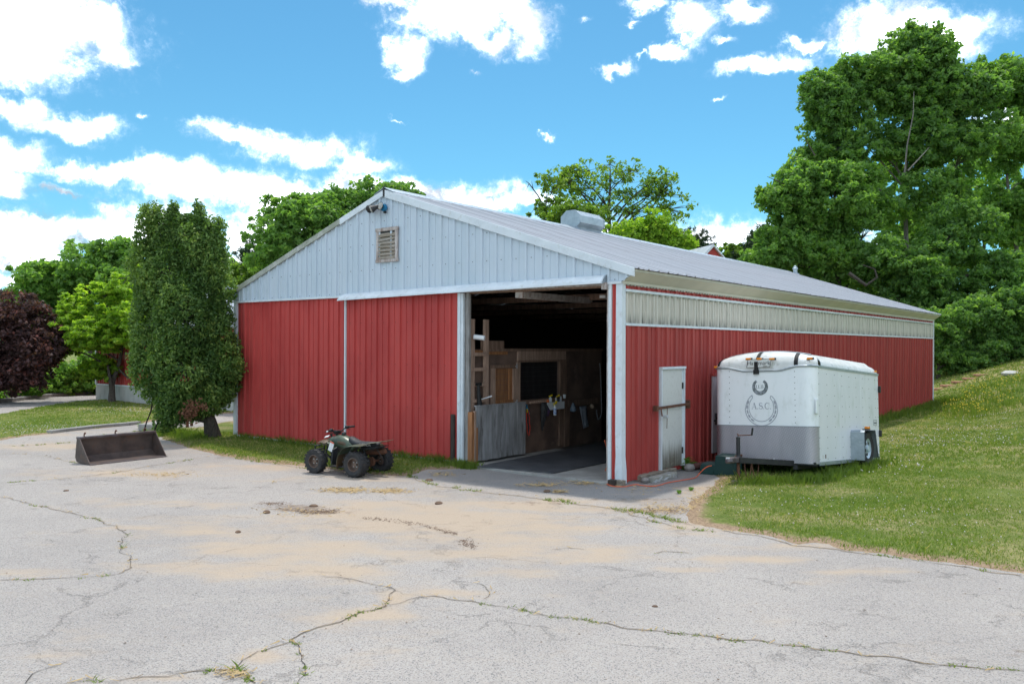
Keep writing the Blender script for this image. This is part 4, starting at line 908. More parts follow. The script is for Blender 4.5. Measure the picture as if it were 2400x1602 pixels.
def stroke(mb, pts, ws, y=FY):      # variable width flat stroke in the x,z plane
    m = len(pts); L_2 = []; 
    for i in range(m):
        a = Vector(pts[max(i - 1, 0)]); b = Vector(pts[min(i + 1, m - 1)]); d = (b - a).normalized(); nn = Vector((-d.y, d.x)); w = (ws[i] if isinstance(ws, (list, tuple)) else ws) / 2
        p = Vector(pts[i]); L_2 += [p + nn * w, p - nn * w]
    mb.add([(q.x, y, q.y) for q in L_2], [(2 * i, 2 * i + 1, 2 * i + 3, 2 * i + 2) for i in range(m - 1)])
def arc(cx, cz, rx, rz, a0, a1, n=18): return [(cx + rx * math.cos(math.radians(a0 + (a1 - a0) * i / n)), cz + rz * math.sin(math.radians(a0 + (a1 - a0) * i / n))) for i in range(n + 1)]
def glyph(mb, ch, x, z, h):         # small serif alphabet, x is the left edge, z the baseline
    k, t = .17 * h, .05 * h; sf = lambda xc, zz, w=.34: stroke(mb, [(xc - w * h / 2, zz), (xc + w * h / 2, zz)], .05 * h)
    if ch == 'A':
        stroke(mb, [(x + .14 * h, z), (x + .46 * h, z + h)], t); stroke(mb, [(x + .46 * h, z + h), (x + .78 * h, z)], k); stroke(mb, [(x + .24 * h, z + .34 * h), (x + .66 * h, z + .34 * h)], t); sf(x + .14 * h, z + .02 * h, .28); sf(x + .79 * h, z + .02 * h, .34); return .98 * h
    if ch == 'S':
        p = arc(x + .36 * h, z + .74 * h, .24 * h, .25 * h, 35, 250, 12) + arc(x + .36 * h, z + .27 * h, .27 * h, .26 * h, 75, -145, 14); m = len(p)
        stroke(mb, p, [t + (k - t) * math.sin(PI * i / (m - 1)) ** 1.5 for i in range(m)]); stroke(mb, [(x + .56 * h, z + .98 * h), (x + .57 * h, z + .72 * h)], t); stroke(mb, [(x + .12 * h, z + .30 * h), (x + .12 * h, z + .02 * h)], t); return .74 * h
    if ch == 'C':
        p = arc(x + .46 * h, z + .5 * h, .38 * h, .49 * h, 40, 322, 22); m = len(p); stroke(mb, p, [t + (k - t) * math.sin(PI * i / (m - 1)) ** 1.2 for i in range(m)]); stroke(mb, [(x + .76 * h, z + .99 * h), (x + .78 * h, z + .66 * h)], t); return .9 * h
    if ch == 'J':
        stroke(mb, [(x + .32 * h, z + h), (x + .32 * h, z + .05 * h), (x + .26 * h, z - .12 * h), (x + .1 * h, z - .16 * h)], [k, k, k * .7, t]); sf(x + .32 * h, z + .98 * h); return .52 * h
    if ch == 'L':
        stroke(mb, [(x + .24 * h, z), (x + .24 * h, z + h)], k); sf(x + .24 * h, z + .98 * h); stroke(mb, [(x + .1 * h, z + .03 * h), (x + .66 * h, z + .03 * h)], t * 1.3); stroke(mb, [(x + .66 * h, z), (x + .68 * h, z + .26 * h)], t); return .76 * h
    if ch == 'B':
        stroke(mb, [(x + .22 * h, z), (x + .22 * h, z + h)], k); stroke(mb, [(x + .1 * h, z + .98 * h), (x + .42 * h, z + .98 * h)] + arc(x + .42 * h, z + .76 * h, .2 * h, .22 * h, 80, -90, 8) + [(x + .24 * h, z + .53 * h)], t * 1.6); stroke(mb, [(x + .3 * h, z + .53 * h)] + arc(x + .46 * h, z + .28 * h, .24 * h, .26 * h, 85, -90, 8) + [(x + .1 * h, z + .02 * h)], t * 1.8); return .82 * h
    if ch == '.':
        stroke(mb, [(x + .03 * h, z + .07 * h), (x + .17 * h, z + .07 * h)], .14 * h); return .26 * h
def word(mb, s, cx, z, h):
    w = {'A': .98, 'S': .74, 'C': .9, 'J': .52, 'L': .76, 'B': .82, '.': .26}; x = cx - sum(w[c] for c in s) * h / 2
    for c in s: x += glyph(mb, c, x, z, h)
c1 = tl_(1784.5, 957, y=0); c2 = tl_(1781.5, 905, y=0)
u1 = (tl_(1784.5, 920, y=0).z - tl_(1784.5, 1000, y=0).z) / 80; ux = (tl_(1830, 957, y=0).x - tl_(1740, 957, y=0).x) / 90
mb = MB(); word(mb, 'A.S.C.', c1.x + .002, c1.z - 1 * u1, 14.5 * u1); obj('lettering', mb, DECAL, tr)
mb = MB(); word(mb, 'J.L.B.', c2.x, c2.z - 5 * u1, 8 * u1); obj('lettering', mb, DECALD, tr)
def shoe(cx, cz, rx, rz, a0, a1): return arc(cx, cz, rx, rz, a0, a1, 40)
hs = MB(); R1x, R1z = 38 * ux, 40 * u1; cz1 = c1.z + 0 * u1
def hp(fx, fz, a0=128, a1=412): # open towards the top; narrower heels
    return [(x * 1.0, z) for x, z in arc(c1.x, cz1, R1x * fx, R1z * fz, a0, a1, 48)]
out_ = [(c1.x + R1x * math.cos(math.radians(t)) * (1 if math.sin(math.radians(t)) < 0 else .97), cz1 + (R1z if math.sin(math.radians(t)) < .0 else R1z * .97) * math.sin(math.radians(t))) for t in range(127, 414, 6)]
inn_ = [(c1.x + R1x * .77 * math.cos(math.radians(t)), cz1 + 2 * u1 + R1z * .80 * math.sin(math.radians(t))) for t in range(135, 406, 6)]
stroke(hs, out_, .016); stroke(hs, inn_, .014)
for (a, b) in ((out_[0], inn_[0]), (out_[-1], inn_[-1])): 
    m2 = ((a[0] + b[0]) / 2, max(a[1], b[1]) + .004); stroke(hs, [a, m2, b], .016)
for t in (158, 176, 194, 212, 231, 309, 328, 346, 364, 382):
    a = [(c1.x + R1x * .885 * math.cos(math.radians(t + q)), cz1 + 1 * u1 + R1z * .895 * math.sin(math.radians(t + q))) for q in (-6, -2, 2, 6)]; stroke(hs, a, .030)
    stroke(hs, [(c1.x + R1x * .885 * math.cos(math.radians(t + q)), cz1 + 1 * u1 + R1z * .895 * math.sin(math.radians(t + q))) for q in (-9, 9)], .009)
obj('horseshoe_emblem', hs, DECAL, tr)
hs = MB(); r2x, r2z = 15 * ux, 15.5 * u1; p = arc(c2.x, c2.z - .5 * u1, r2x, r2z, 122, 418, 40); stroke(hs, p, [.045 + .03 * math.sin(PI * i / 40) for i in range(41)], FY); obj('horseshoe_emblem', hs, DECALD, tr)
# rivets
rv_ = MB()
def rivet(x, y, z, ax):
    d = .005; rv_.box((x, y, z), (.012, .006, .012) if ax == 'y' else (.006, .012, .012))
for px in (1709.5, 1862.5):
    a = tl_(px, 870, y=0); b = tl_(px + 2, 990, y=0)
    for i in range(10): rivet(a.x, -.004, a.z + (b.z - a.z) * i / 9, 'y')
for y in (.22, .62, 1.02, 1.42, 1.82, 2.22, 2.62, 3.02, 3.42, 3.58):
    for i in range(9): rivet(TW + .002, y, TH - .14 - i * .195, 'x')
tag(obj('rivets', rv_, IRON, tr), kind='stuff')
# vent scoop, side label, small stickers, hinges
p = tl_(1912, 952, x=TW - .01); obj('side_vent', MB().box((TW + .004, p.y + .02, p.z), (.03, .12, .27)), WPAINT, tr, bev=.02)
p = tl_(2050.5, 990, x=TW); lb = obj('side_label', MB().bb((TW + .001, p.y - .10, p.z - .06), (TW + .005, p.y + .10, p.z + .06)), WPL, tr)
lf = MB(); [lf.bb((TW + .005, p.y - .10, z), (TW + .007, p.y + .10, z + .006)) for z in (p.z - .06, p.z + .054)]; [lf.bb((TW + .005, y, p.z - .06), (TW + .007, y + .006, p.z + .06)) for y in (p.y - .10, p.y + .094)]; obj('border', lf, INK, lb)
obj('lettering', text_mesh('Transport', .045, Matrix.Translation((TW + .007, p.y, p.z)) @ Matrix.Rotation(PI / 2, 4, 'Z') @ RX), INK, lb)
p = tl_(1930, 1070, x=TW); obj('sticker', MB().bb((TW + .001, p.y - .05, p.z - .03), (TW + .003, p.y + .03, p.z + .03)), STICK, tr); obj('sticker', MB().bb((TW + .001, p.y + .09, p.z - .03), (TW + .004, p.y + .13, p.z + .04)), RUST, tr)
for z in (1.45, .52): obj('door_hinge', MB().bb((TW - .0, TL - .02, z - .07), (TW + .05, TL + .05, z + .07)), IRON, tr, bev=.01)
# running gear
WY = 2.25; fd = MB(); fo = TW + .265
prf = [(1.86, .02), (1.86, .56), (1.90, .60), (2.48, .60), (2.52, .585), (2.70, .05), (2.67, .05), (2.49, .555), (2.46, .57), (1.92, .57), (1.89, .54), (1.89, .02)]
M90 = Matrix.Rotation(PI / 2, 4, 'Z')
def yz(poly, x0, x1): # extrude a y,z outline along x
    n = len(poly); mb = MB(); mb.add([(x0, y, z) for y, z in poly] + [(x1, y, z) for y, z in poly], [(i, i + n, (i + 1) % n + n, (i + 1) % n) for i in range(n)]); 
    return mb
for s in (1, -1):
    fm = yz(prf, s * TW, s * fo); obj('fender', fm, GALV if s > 0 else WPAINT, tr)
    obj('fender_lip', yz([(1.86, .02), (1.86, .56), (1.90, .60), (2.48, .60), (2.52, .585), (2.70, .05), (2.63, .05), (2.47, .52), (2.43, .54), (1.95, .54), (1.93, .52), (1.93, .02)], s * (fo - .004), s * (fo + .004)).add([], []), BLACK, tr)
    wh = bpy.data.objects.new('wheel', None); col.objects.link(wh); wh.parent = tr; wh.location = (s * (TW + .13), WY, .24); wh.rotation_euler = (0, PI / 2 * s, 0)
    obj('tyre', MB().lathe([(.20, -.08), (.29, -.095), (.325, -.075), (.335, -.04), (.335, .04), (.325, .075), (.29, .095), (.20, .08), (.20, -.08)], 36, cap=False), TYRE, wh, smooth=True)
    obj('rim', MB().lathe([(.205, .07), (.19, .05), (.15, .03), (.12, .05), (.07, .055), (.06, .09), (.001, .095)], 28, cap=False).lathe([(.205, -.07), (.205, .075), (.19, .06)], 28, cap=False), RIMW, wh, smooth=True)
    ln = MB(); [ln.lathe([(.035, 0), (.03, .012), (0, .014)], 8, Matrix.Translation((.115 * math.cos(a), .115 * math.sin(a), .05))) for a in np.arange(0, 2 * PI, 2 * PI / 5)]; obj('wheel_slots', ln, IRON, wh)
obj('axle', MB().tube([(-TW, WY, .2), (TW, WY, .2)], .04, 8), BLACK, tr)
p = tl_(2029, 1022, x=fo - .12); obj('fender_light', MB().bb((fo - .12, p.y - .2, .602), (fo - .05, p.y + .07, .625)), BLACK, tr); obj('fender_lens', MB().bb((fo - .12, p.y - .07, .625), (fo - .05, p.y + .06, .67)), ORANGE, tr, bev=.008)
# tongue, coupler, jack
tg = MB(); zc = .07; tg.bar((.62, .10, -.005), (.06, -1.12, zc), .055, .10); tg.bar((-.62, .10, -.005), (-.06, -1.12, zc), .055, .10); obj('tongue', tg, BLACK, tr, bev=.004)
obj('frame_rail', MB().bb((.58, .0, -.11), (.66, TL - .1, -.03)).bb((-.66, 0, -.11), (-.58, TL - .1, -.03)), BLACK, tr)
cpl = MB().bb((-.07, -1.38, zc - .04), (.07, -1.05, zc + .05)); cpl.lathe([(.05, 0), (.07, .03), (.06, .09), (.0, .11)], 14, Matrix.Translation((0, -1.38, zc - .05))); obj('coupler', cpl, EDGE, tr, bev=.01)
obj('coupler_tip', MB().bb((-.04, -1.44, zc + .02), (.03, -1.39, zc + .055)), CHAIN, tr, bev=.01)
obj('tongue_label', MB().bb((.37, -.40, zc - .06), (.375, -.32, zc + .02)), STICK, tr)
jy = -1.02
jk = bpy.data.objects.new('tongue_jack', None); col.objects.link(jk); jk.parent = tr; jk.location = (0.0, jy, 0)
obj('jack_tube', MB().lathe([(.035, .1), (.035, .44), (.038, .44), (.038, .47), (0, .48)], 14), BLACK, jk, smooth=True); obj('inner_tube', MB().lathe([(.028, -.40), (.028, .1)], 12), RUST, jk, smooth=True)
obj('jack_collar', MB().lathe([(.055, .09), (.06, .11), (.05, .14), (.036, .15)], 14), IRON, jk, smooth=True)
obj('crank', MB().tube([(0, 0, .49), (-.0, -.02, .53), (.02, -.02, .50), (.26, -.0, .515)], .010, 8), RUST, jk, smooth=True); obj('crank_grip', MB().tube([(.255, 0, .51), (.275, 0, .64)], .017, 10), BLACK, jk, smooth=True)
obj('foot_plate', MB().bb((-.07, -.07, -.41), (.07, .07, -.395)), RUST, jk)
ch = MB()
for q in range(2):
    ch.tube([(.10 + .05 * q, -1.0 + .2 * q, zc), (.11 + .05 * q, -.99 + .2 * q, -.1), (.13 + .05 * q, -.97 + .2 * q, -.22), (.16 + .05 * q, -.92 + .2 * q, -.24), (.17 + .05 * q, -.88 + .2 * q, -.1), (.17 + .05 * q, -.86 + .2 * q, zc)], .009, 5)
ch.tube([(-.05, -1.05, zc + .06), (.06, -1.0, zc + .09), (.0, -.9, zc + .05)], .014, 6)
obj('safety_chain', ch, RUST, tr)
jf = TM @ Vector((0, jy, -.41)); bk = empty('timber_block', 'two stacked wood blocks under the trailer jack', 'blocks', Matrix.Translation((jf.x, jf.y, 0)) @ Matrix.Rotation(-YAW, 4, 'Z'))
hb_ = max(.04, jf.z); obj('block', MB().bb((-.16, -.1, -.03), (.12, .09, hb_ * .5)), BEAM, bk, bev=.004); obj('block', MB().bb((-.11, -.08, hb_ * .5), (.14, .07, hb_)), BEAM, bk, bev=.004)

# ------------------------------------------------------------------ quad bike
def loft(secs, n=12, pw=2.5):       # secs: (y, half width, z low, z high[, x centre])
    mb = MB(); V = []
    for s_ in secs:
        y, w, a, b = s_[:4]; xc = s_[4] if len(s_) > 4 else 0
        for k in range(n):
            t = 2 * PI * k / n; c, s2 = math.cos(t), math.sin(t)
            V.append((xc + w * math.copysign(abs(c) ** (2 / pw), c), y, (a + b) / 2 + (b - a) / 2 * math.copysign(abs(s2) ** (2 / pw), s2)))
    m = len(secs); mb.add(V, [(i * n + k, i * n + (k + 1) % n, (i + 1) * n + (k + 1) % n, (i + 1) * n + k) for i in range(m - 1) for k in range(n)] + [tuple(range(n - 1, -1, -1)), tuple((m - 1) * n + k for k in range(n))]); return mb
Fw = Vector((-.87, .49, 0)).normalized(); Rt = Vector((Fw.y, -Fw.x, 0))
AM = Matrix.Translation((-2.66, 15.47, 0.0)) @ Matrix((Rt, Fw, Vector((0, 0, 1)))).transposed().to_4x4()
atv = empty('quad_bike', 'green camouflage quad bike parked on the grass edge', 'quad bike', AM)
def tyre_mesh(r, w, nl):
    mb = MB().lathe([(r * .52, -w * .38), (r * .80, -w * .5), (r * .93, -w * .44), (r * .985, -w * .25), (r * .99, 0), (r * .985, w * .25), (r * .93, w * .44), (r * .80, w * .5), (r * .52, w * .38), (r * .52, -w * .38)], 36, cap=False)
    for k in range(nl):
        for s, o in ((1, 0), (-1, .5)):
            a = 2 * PI * (k + o) / nl; M_ = Matrix.Rotation(a, 4, 'Z')
            for q in (0, 1):
                rr = (r * .995, r * .93)[q]; zz = (w * .17, w * .42)[q]
                R3 = M_.to_3x3() @ Matrix.Rotation(s * (.5 if q else .0), 3, 'Y') @ Matrix.Rotation(s * .35, 3, 'X'); mb.box(M_ @ Vector((rr, 0, s * zz)), (.012, .030, w * .26), R3)
    return mb
def atv_wheel(x, y, r, w, s):
    wh = bpy.data.objects.new('wheel', None); col.objects.link(wh); wh.parent = atv; wh.location = (x, y, r); wh.rotation_euler = (0, PI / 2 * s, 0)
    obj('tyre', tyre_mesh(r, w, 18), TYRE, wh, smooth=True)
    obj('rim', MB().lathe([(r * .55, w * .40), (r * .50, w * .42), (r * .47, w * .30), (r * .44, -.0), (r * .2, -.01), (r * .18, .03), (.001, .035)], 24, cap=False), RIM, wh, smooth=True)
    nt = MB(); [nt.lathe([(.012, 0), (.012, .02), (0, .022)], 6, Matrix.Translation((.05 * math.cos(a), .05 * math.sin(a), 0))) for a in (.8, 2.4, 3.9, 5.5)]; obj('wheel_nuts', nt, CHAIN, wh)
for s in (-1, 1): atv_wheel(s * .37, 0, .232, .20, s); atv_wheel(s * .36, .97, .226, .165, s)
body = obj('body_shell', loft([(.28, .10, .42, .58), (.40, .14, .40, .63), (.52, .165, .41, .695), (.64, .16, .43, .72), (.76, .14, .47, .70), (.90, .12, .50, .65), (1.02, .11, .48, .60), (1.12, .06, .48, .55)]), OLIVE, atv, smooth=True, sub=1)
obj('camo_panel', loft([(.38, .14, .48, .58), (.50, .172, .48, .64), (.62, .167, .50, .66), (.72, .14, .54, .64)]), CAMO, atv, smooth=True, sub=1)
obj('fuel_cap', MB().lathe([(.045, .0), (.045, .035), (.03, .05), (0, .05)], 16, Matrix.Translation((0, .60, .71))), BLACK, atv, smooth=True)
obj('seat', loft([(-.28, .09, .53, .60), (-.15, .12, .52, .625), (.05, .125, .50, .615), (.22, .12, .49, .61), (.36, .11, .52, .67), (.44, .09, .56, .72)]), SEATM, atv, smooth=True, sub=1)
obj('seat_lettering', text_mesh('HONDA', .07, Matrix.Translation((-.142, -.03, .565)) @ Matrix.Rotation(-PI / 2, 4, 'Z') @ RX), STICK, atv)
def sheet(path, x0, x1, mt, nm, th=.008, drop=.0, flare=0):
    mb = MB(); n = len(path); cols = 4
    for (y, z) in path:
        for c in range(cols + 1): q = c / cols; mb.v.append((x0 + (x1 - x0) * q, y, z - drop * q * q + flare * q))
    k = cols + 1; mb.f = [(i * k + j, i * k + j + 1, (i + 1) * k + j + 1, (i + 1) * k + j) for i in range(n - 1) for j in range(cols)]
    o = obj(nm, mb, mt, atv, smooth=True); sm = o.modifiers.new('s', 'SOLIDIFY'); sm.thickness = th; sm.offset = 0; ss_ = o.modifiers.new('u', 'SUBSURF'); ss_.levels = ss_.render_levels = 1; return o
for s in (-1, 1):
    sheet([(.40, .20), (.385, .34), (.33, .46), (.24, .545), (.10, .585), (-.08, .585), (-.2, .60)], s * .14, s * .46, OLIVE, 'rear_fender', drop=.02)
    sheet([(.395, .14), (.392, .30), (.34, .44)], s * .15, s * .455, CAMO, 'fender_flap', drop=.02)
    sheet([(-.10, .60), (-.22, .615), (-.34, .635), (-.44, .66)], s * .05, s * .22, OLIVEL, 'tail_wing')
    sheet([(.62, .30), (.66, .46), (.74, .57), (.84, .61), (.93, .60), (.99, .56)], s * .09, s * .27, OLIVE, 'front_fender', drop=.01)
    sheet([(.78, .60), (.88, .625), (.97, .61), (1.02, .57)], s * .16, s * .33, CAMO, 'fender_tip', drop=.05)
    obj('leg_shield', MB().prism([(s * .16, .50), (s * .30, .46), (s * .34, .18), (s * .18, .16)], .60, .63), BLACK, atv, bev=.01)
    obj('foot_board', MB().bb((s * .15, .24, .15), (s * .40, .60, .175)), IRON, atv, bev=.006)
obj('sticker', MB().box((-.292, .66, .50), (.008, .10, .16), Matrix.Rotation(.35, 3, 'X')), STICK, atv); obj('sticker', MB().box((-.292, .635, .585), (.009, .095, .022), Matrix.Rotation(.35, 3, 'X')), STICKR, atv)
obj('sticker', MB().box((-.10, .93, .665), (.06, .12, .006), Matrix.Rotation(-.5, 3, 'Y') @ Matrix.Rotation(-.25, 3, 'X')), STICK, atv)
hbm = MB().tube([(-.40, .66, .80), (-.26, .70, .80), (-.16, .74, .79), (-.10, .755, .75), (.10, .755, .75), (.16, .74, .80), (.26, .72, .83), (.40, .68, .83)], .013, 10); obj('handlebar', hbm, IRON, atv, smooth=True)
obj('grip', MB().tube([(-.36, .672, .80), (-.25, .705, .80)], .020, 10), BLACK, atv, smooth=True); obj('grip', MB().tube([(.28, .715, .83), (.40, .68, .83)], .020, 10), BLACK, atv, smooth=True)
obj('bar_end', MB().tube([(-.41, .655, .80), (-.39, .662, .80)], .017, 8), WPL, atv)
obj('switch_pod', MB().box((-.23, .71, .805), (.06, .06, .06)).box((.22, .72, .825), (.06, .06, .06)), BLACK, atv, bev=.012); obj('kill_switch', MB().box((-.205, .68, .83), (.02, .02, .02)), STICKR, atv)
obj('brake_lever', MB().tube([(-.22, .75, .79), (-.3, .76, .785), (-.37, .745, .78)], .007, 6).tube([(.22, .76, .8), (.3, .77, .79), (.36, .75, .785)], .007, 6), IRON, atv)
obj('bar_clamp', MB().box((0, .76, .745), (.14, .06, .07)).tube([(0, .80, .55), (0, .755, .76)], .028, 10), IRON, atv, bev=.008)
cbm = MB(); [cbm.tube([(-.08 + .05 * i, .77, .77), (-.1 + .06 * i, .85, .80 - .01 * i), (-.02 + .02 * i, .92, .70), (0, .9, .6)], .006, 5) for i in range(4)]; obj('cables', cbm, BLACK, atv)
en = MB().bb((-.11, .30, .20), (.11, .56, .40)); en.lathe([(.09, -.17), (.10, -.15), (.10, .15), (.09, .17)], 18, Matrix.Translation((0, .34, .27)) @ Matrix.Rotation(PI / 2, 4, 'Y')); en.box((0, .50, .42), (.12, .12, .12), Matrix.Rotation(.4, 3, 'X')); obj('engine', en, ENG, atv, bev=.012)
fn = MB(); [fn.box((0, .48 - .012 * i, .37 + .022 * i), (.17, .15, .006), Matrix.Rotation(.4, 3, 'X')) for i in range(5)]; obj('cooling_fins', fn, ENG, atv)
obj('crankcase_cover', MB().lathe([(.075, 0), (.07, .02), (.03, .03), (0, .03)], 18, Matrix.Translation((-.16, .42, .25)) @ Matrix.Rotation(-PI / 2, 4, 'Y')).lathe([(.05, 0), (.045, .02), (0, .025)], 16, Matrix.Translation((-.155, .52, .30)) @ Matrix.Rotation(-PI / 2, 4, 'Y')), ENG, atv, smooth=True)
frm = MB()
for s in (-1, 1): frm.tube([(s * .1, -.15, .5), (s * .11, .2, .48), (s * .11, .26, .16), (s * .11, .7, .17), (s * .1, .95, .35), (s * .08, .9, .6)], .014, 7); frm.tube([(s * .10, .9, .22), (s * .28, .97, .22)], .014, 6); frm.tube([(s * .10, .9, .30), (s * .28, .97, .26)], .012, 6)
obj('frame', frm, BLACK, atv, smooth=True)
obj('front_bumper', MB().tube([(-.12, 1.0, .2), (-.13, 1.22, .3), (-.13, 1.2, .47), (-.08, 1.1, .5)], .014, 8).tube([(.12, 1.0, .2), (.13, 1.22, .3), (.13, 1.2, .47), (.08, 1.1, .5)], .014, 8).tube([(-.13, 1.21, .40), (.13, 1.21, .40)], .014, 8), BLACK, atv, smooth=True)
obj('fender_hoop', MB().tube([(-.30, .74, .22), (-.32, .74, .36), (-.30, .82, .43), (-.2, .86, .43)], .011, 7), IRON, atv, smooth=True)
obj('rear_axle', MB().tube([(-.28, 0, .232), (.28, 0, .232)], .024, 10).lathe([(.09, -.03), (.09, .03)], 16, Matrix.Translation((.06, 0, .232)) @ Matrix.Rotation(PI / 2, 4, 'Y')), RUST, atv, smooth=True)
obj('brake_drum', MB().lathe([(.10, -.04), (.115, -.02), (.115, .05), (.06, .06)], 18, Matrix.Translation((-.14, 0, .232)) @ Matrix.Rotation(PI / 2, 4, 'Y')), IRON, atv, smooth=True)
obj('swing_arm', MB().bar((-.1, 0, .25), (-.09, .32, .28), .04, .05).bar((.1, 0, .25), (.09, .32, .28), .04, .05), IRON, atv, bev=.006)
obj('shock_absorber', MB().tube([(0, .05, .26), (0, .14, .5)], .03, 10), IRON, atv, smooth=True)
obj('muffler', MB().tube([(.16, .22, .36), (.17, .05, .40), (.17, -.22, .425), (.17, -.27, .43)], [.03, .055, .058, .035], 14), RUST, atv, smooth=True)
obj('tail_bar', MB().tube([(-.18, -.1, .52), (-.16, -.33, .545), (.16, -.33, .545), (.18, -.1, .52)], .010, 8).tube([(-.05, -.2, .535), (-.02, -.36, .30)], .006, 5).tube([(-.30, .02, .52), (-.2, .12, .3)], .006, 5), BLACK, atv, smooth=True)
obj('mud_plate', MB().box((0, -.14, .50), (.30, .22, .02), Matrix.Rotation(-.12, 3, 'X')), BLACK, atv)
obj('tail_light', MB().box((0, -.3, .57), (.08, .03, .04)), CAMO, atv, bev=.008)

# ------------------------------------------------------------------ loader bucket
BX = Vector((.96, 1.35, 0)).normalized(); BY = Vector((-BX.y, BX.x, 0))
BKM = Matrix.Translation((-8.36, 16.45, 0)) @ Matrix((BX, BY, Vector((0, 0, 1)))).transposed().to_4x4(); bl = 1.66
bkt = empty('loader_bucket', 'rusty dark steel loader bucket lying on the yard', 'loader bucket', BKM)
def bpl(poly, x0, x1): n = len(poly); return MB().add([(x0, y, z) for y, z in poly] + [(x1, y, z) for y, z in poly], [tuple(range(n)), tuple(range(2 * n - 1, n - 1, -1))] + [(i, i + n, (i + 1) % n + n, (i + 1) % n) for i in range(n)])
side = [(0, .03), (.04, .005), (.50, .03), (.56, .12), (.50, .50), (.40, .515)]
for x in (0, bl - .018): obj('end_plate', bpl(side, x, x + .018), STEELB, bkt, bev=.003)
obj('floor_plate', bpl([(-.02, .0), (.48, .02), (.55, .10), (.53, .11), (.46, .035), (-.02, .018)], .018, bl - .018), STEELB, bkt)
obj('back_plate', bpl([(.53, .11), (.55, .10), (.51, .50), (.49, .50)], .018, bl - .018), STEELB, bkt)
obj('gusset', bpl([(.38, .03), (.41, .03), (.515, .14), (.51, .12)], .018, bl - .018), STEELB, bkt)
obj('cutting_edge', bpl([(-.04, .0), (.06, .004), (.06, .026), (-.04, .014)], -.0, bl), EDGE, bkt)
obj('top_tube', bpl([(.385, .49), (.52, .49), (.52, .535), (.385, .535)], -.0, bl), EDGE, bkt, bev=.006)
for x in (.13, .78, 1.42):
    obj('grab_hook', MB().tube([(x, .46, .53), (x, .46, .575), (x, .445, .605), (x, .415, .61), (x, .40, .59)], .013, 8), RUST, bkt, smooth=True)

# ------------------------------------------------------------------ things lying about
def at(px, py, z=0): x, y = G(px, py, z); return Vector((x, y, z))
# mounting steps
sp_ = at(1700, 1118); SM = Matrix.Translation(at(1674, 1113)) @ Matrix.Rotation(-YAW + .12, 4, 'Z')
stp = empty('mounting_step', 'dark green two-step mounting block beside the trailer nose', 'mounting block', SM)
obj('upper_step', MB().prism([(-.02, 0), (.42, 0), (.38, .37), (.02, .37)], 0, .42), GREENP, stp, bev=.015)
obj('lower_step', MB().prism([(-.30, 0), (-.02, 0), (.015, .19), (-.26, .19)], .0, .42), GREENP, stp, bev=.015)
obj('tread', MB().bb((-.25, .03, .188), (.0, .39, .198)).bb((.04, .03, .368), (.36, .39, .378)), pm('dusty_green', (.06, .10, .09), (.03, .06, .055), 8, rough=.8), stp)
# timbers by the wall
def timber(pa, pb, w, h, mt, label, z=0):
    a, b = at(*pa), at(*pb); d = (b - a); ang = math.atan2(d.y, d.x); o = obj('timber', MB().bb((0, -w / 2, 0), (d.length, w / 2, h)), mt, M=Matrix.Translation(a + Vector((0, 0, z))) @ Matrix.Rotation(ang, 4, 'Z'), bev=.012); return tag(o, label, 'timber', 'old timbers by the side door')
timber((1494, 1128), (1578, 1108), .15, .11, BEAM, 'brown weathered timber against the wall below the side door')
timber((1526, 1131), (1580, 1117), .13, .10, BEAMP, 'timber with peeling white paint in front of the brown one')
tag(obj('stone', MB().lathe([(.0, 0), (.06, .01), (.075, .05), (.05, .09), (0, .1)], 9), ROCK, smooth=True, M=Matrix.Translation(at(1512, 1131))), 'grey round stone beside the peeling timber', 'stone')
tag(obj('stone', MB().lathe([(.0, 0), (.05, .01), (.06, .03), (.04, .06), (0, .065)], 8), CONCL, smooth=True, M=Matrix.Translation(at(1517, 1124))), 'small pale stone wedged behind the round grey stone', 'stone')
tag(obj('stone', MB().lathe([(.0, 0), (.09, .01), (.11, .06), (.08, .13), (0, .15)], 9), ROCK, smooth=True, M=Matrix.Translation(at(1616, 1103))), 'brown stone in the weeds right of the side door', 'stone')
tag(obj('log', MB().tube([(0, 0, .07), (.75, .0, .08)], .065, 10), pm('red_bark', (.13, .055, .045), (.08, .035, .03), 10, rough=.9), M=Matrix.Translation(at(1622, 1102)) @ Matrix.Rotation(math.radians(40), 4, 'Z')), 'reddish round log along the wall near the green step', 'log')
for (px, py, w, lab) in ((1437, 1137, .15, 'brown wood block at the foot of the door jamb'), (1455, 1138, .13, 'grey wood block at the foot of the corner trim')):
    tag(obj('wood_block', MB().box((0, 0, .05), (w, .12, .10)), BEAM if px > 1440 else DARKW, M=Matrix.Translation(at(px, py)) @ Matrix.Rotation(-YAW, 4, 'Z'), bev=.006), lab, 'wood block')
# extension cord
gpts = [(1428, 1072, .35), (1424, 1088, .15), (1417, 1108, .02), (1417, 1124, .02), (1424, 1134, .02), (1440, 1139, .02), (1464, 1139.5, .02), (1480, 1136, .02), (1492, 1134.5, .02), (1506, 1137, .02), (1530, 1138.5, .02), (1548, 1135.5, .02), (1562, 1131, .02), (1590, 1126, .02), (1620, 1121, .02), (1632, 1117, .03), (1640, 1108, .08), (1650, 1098, .16), (1660, 1092, .205), (1668, 1090.5, .21)]
path = []
for i, (px, py, z) in enumerate(gpts): path.append(at(px, py, z))
def smoothp(p, n=4):
    out = []
    for i in range(len(p) - 1):
        a, b, c, d = p[max(i - 1, 0)], p[i], p[i + 1], p[min(i + 2, len(p) - 1)]
        for k in range(n): t = k / n; out.append(.5 * ((2 * b) + (c - a) * t + (2 * a - 5 * b + 4 * c - d) * t * t + (3 * b - a - 3 * c + d) * t ** 3))
    return out + [p[-1]]
p_top = bw(-.325, -.03, .75); path = [p_top] + path
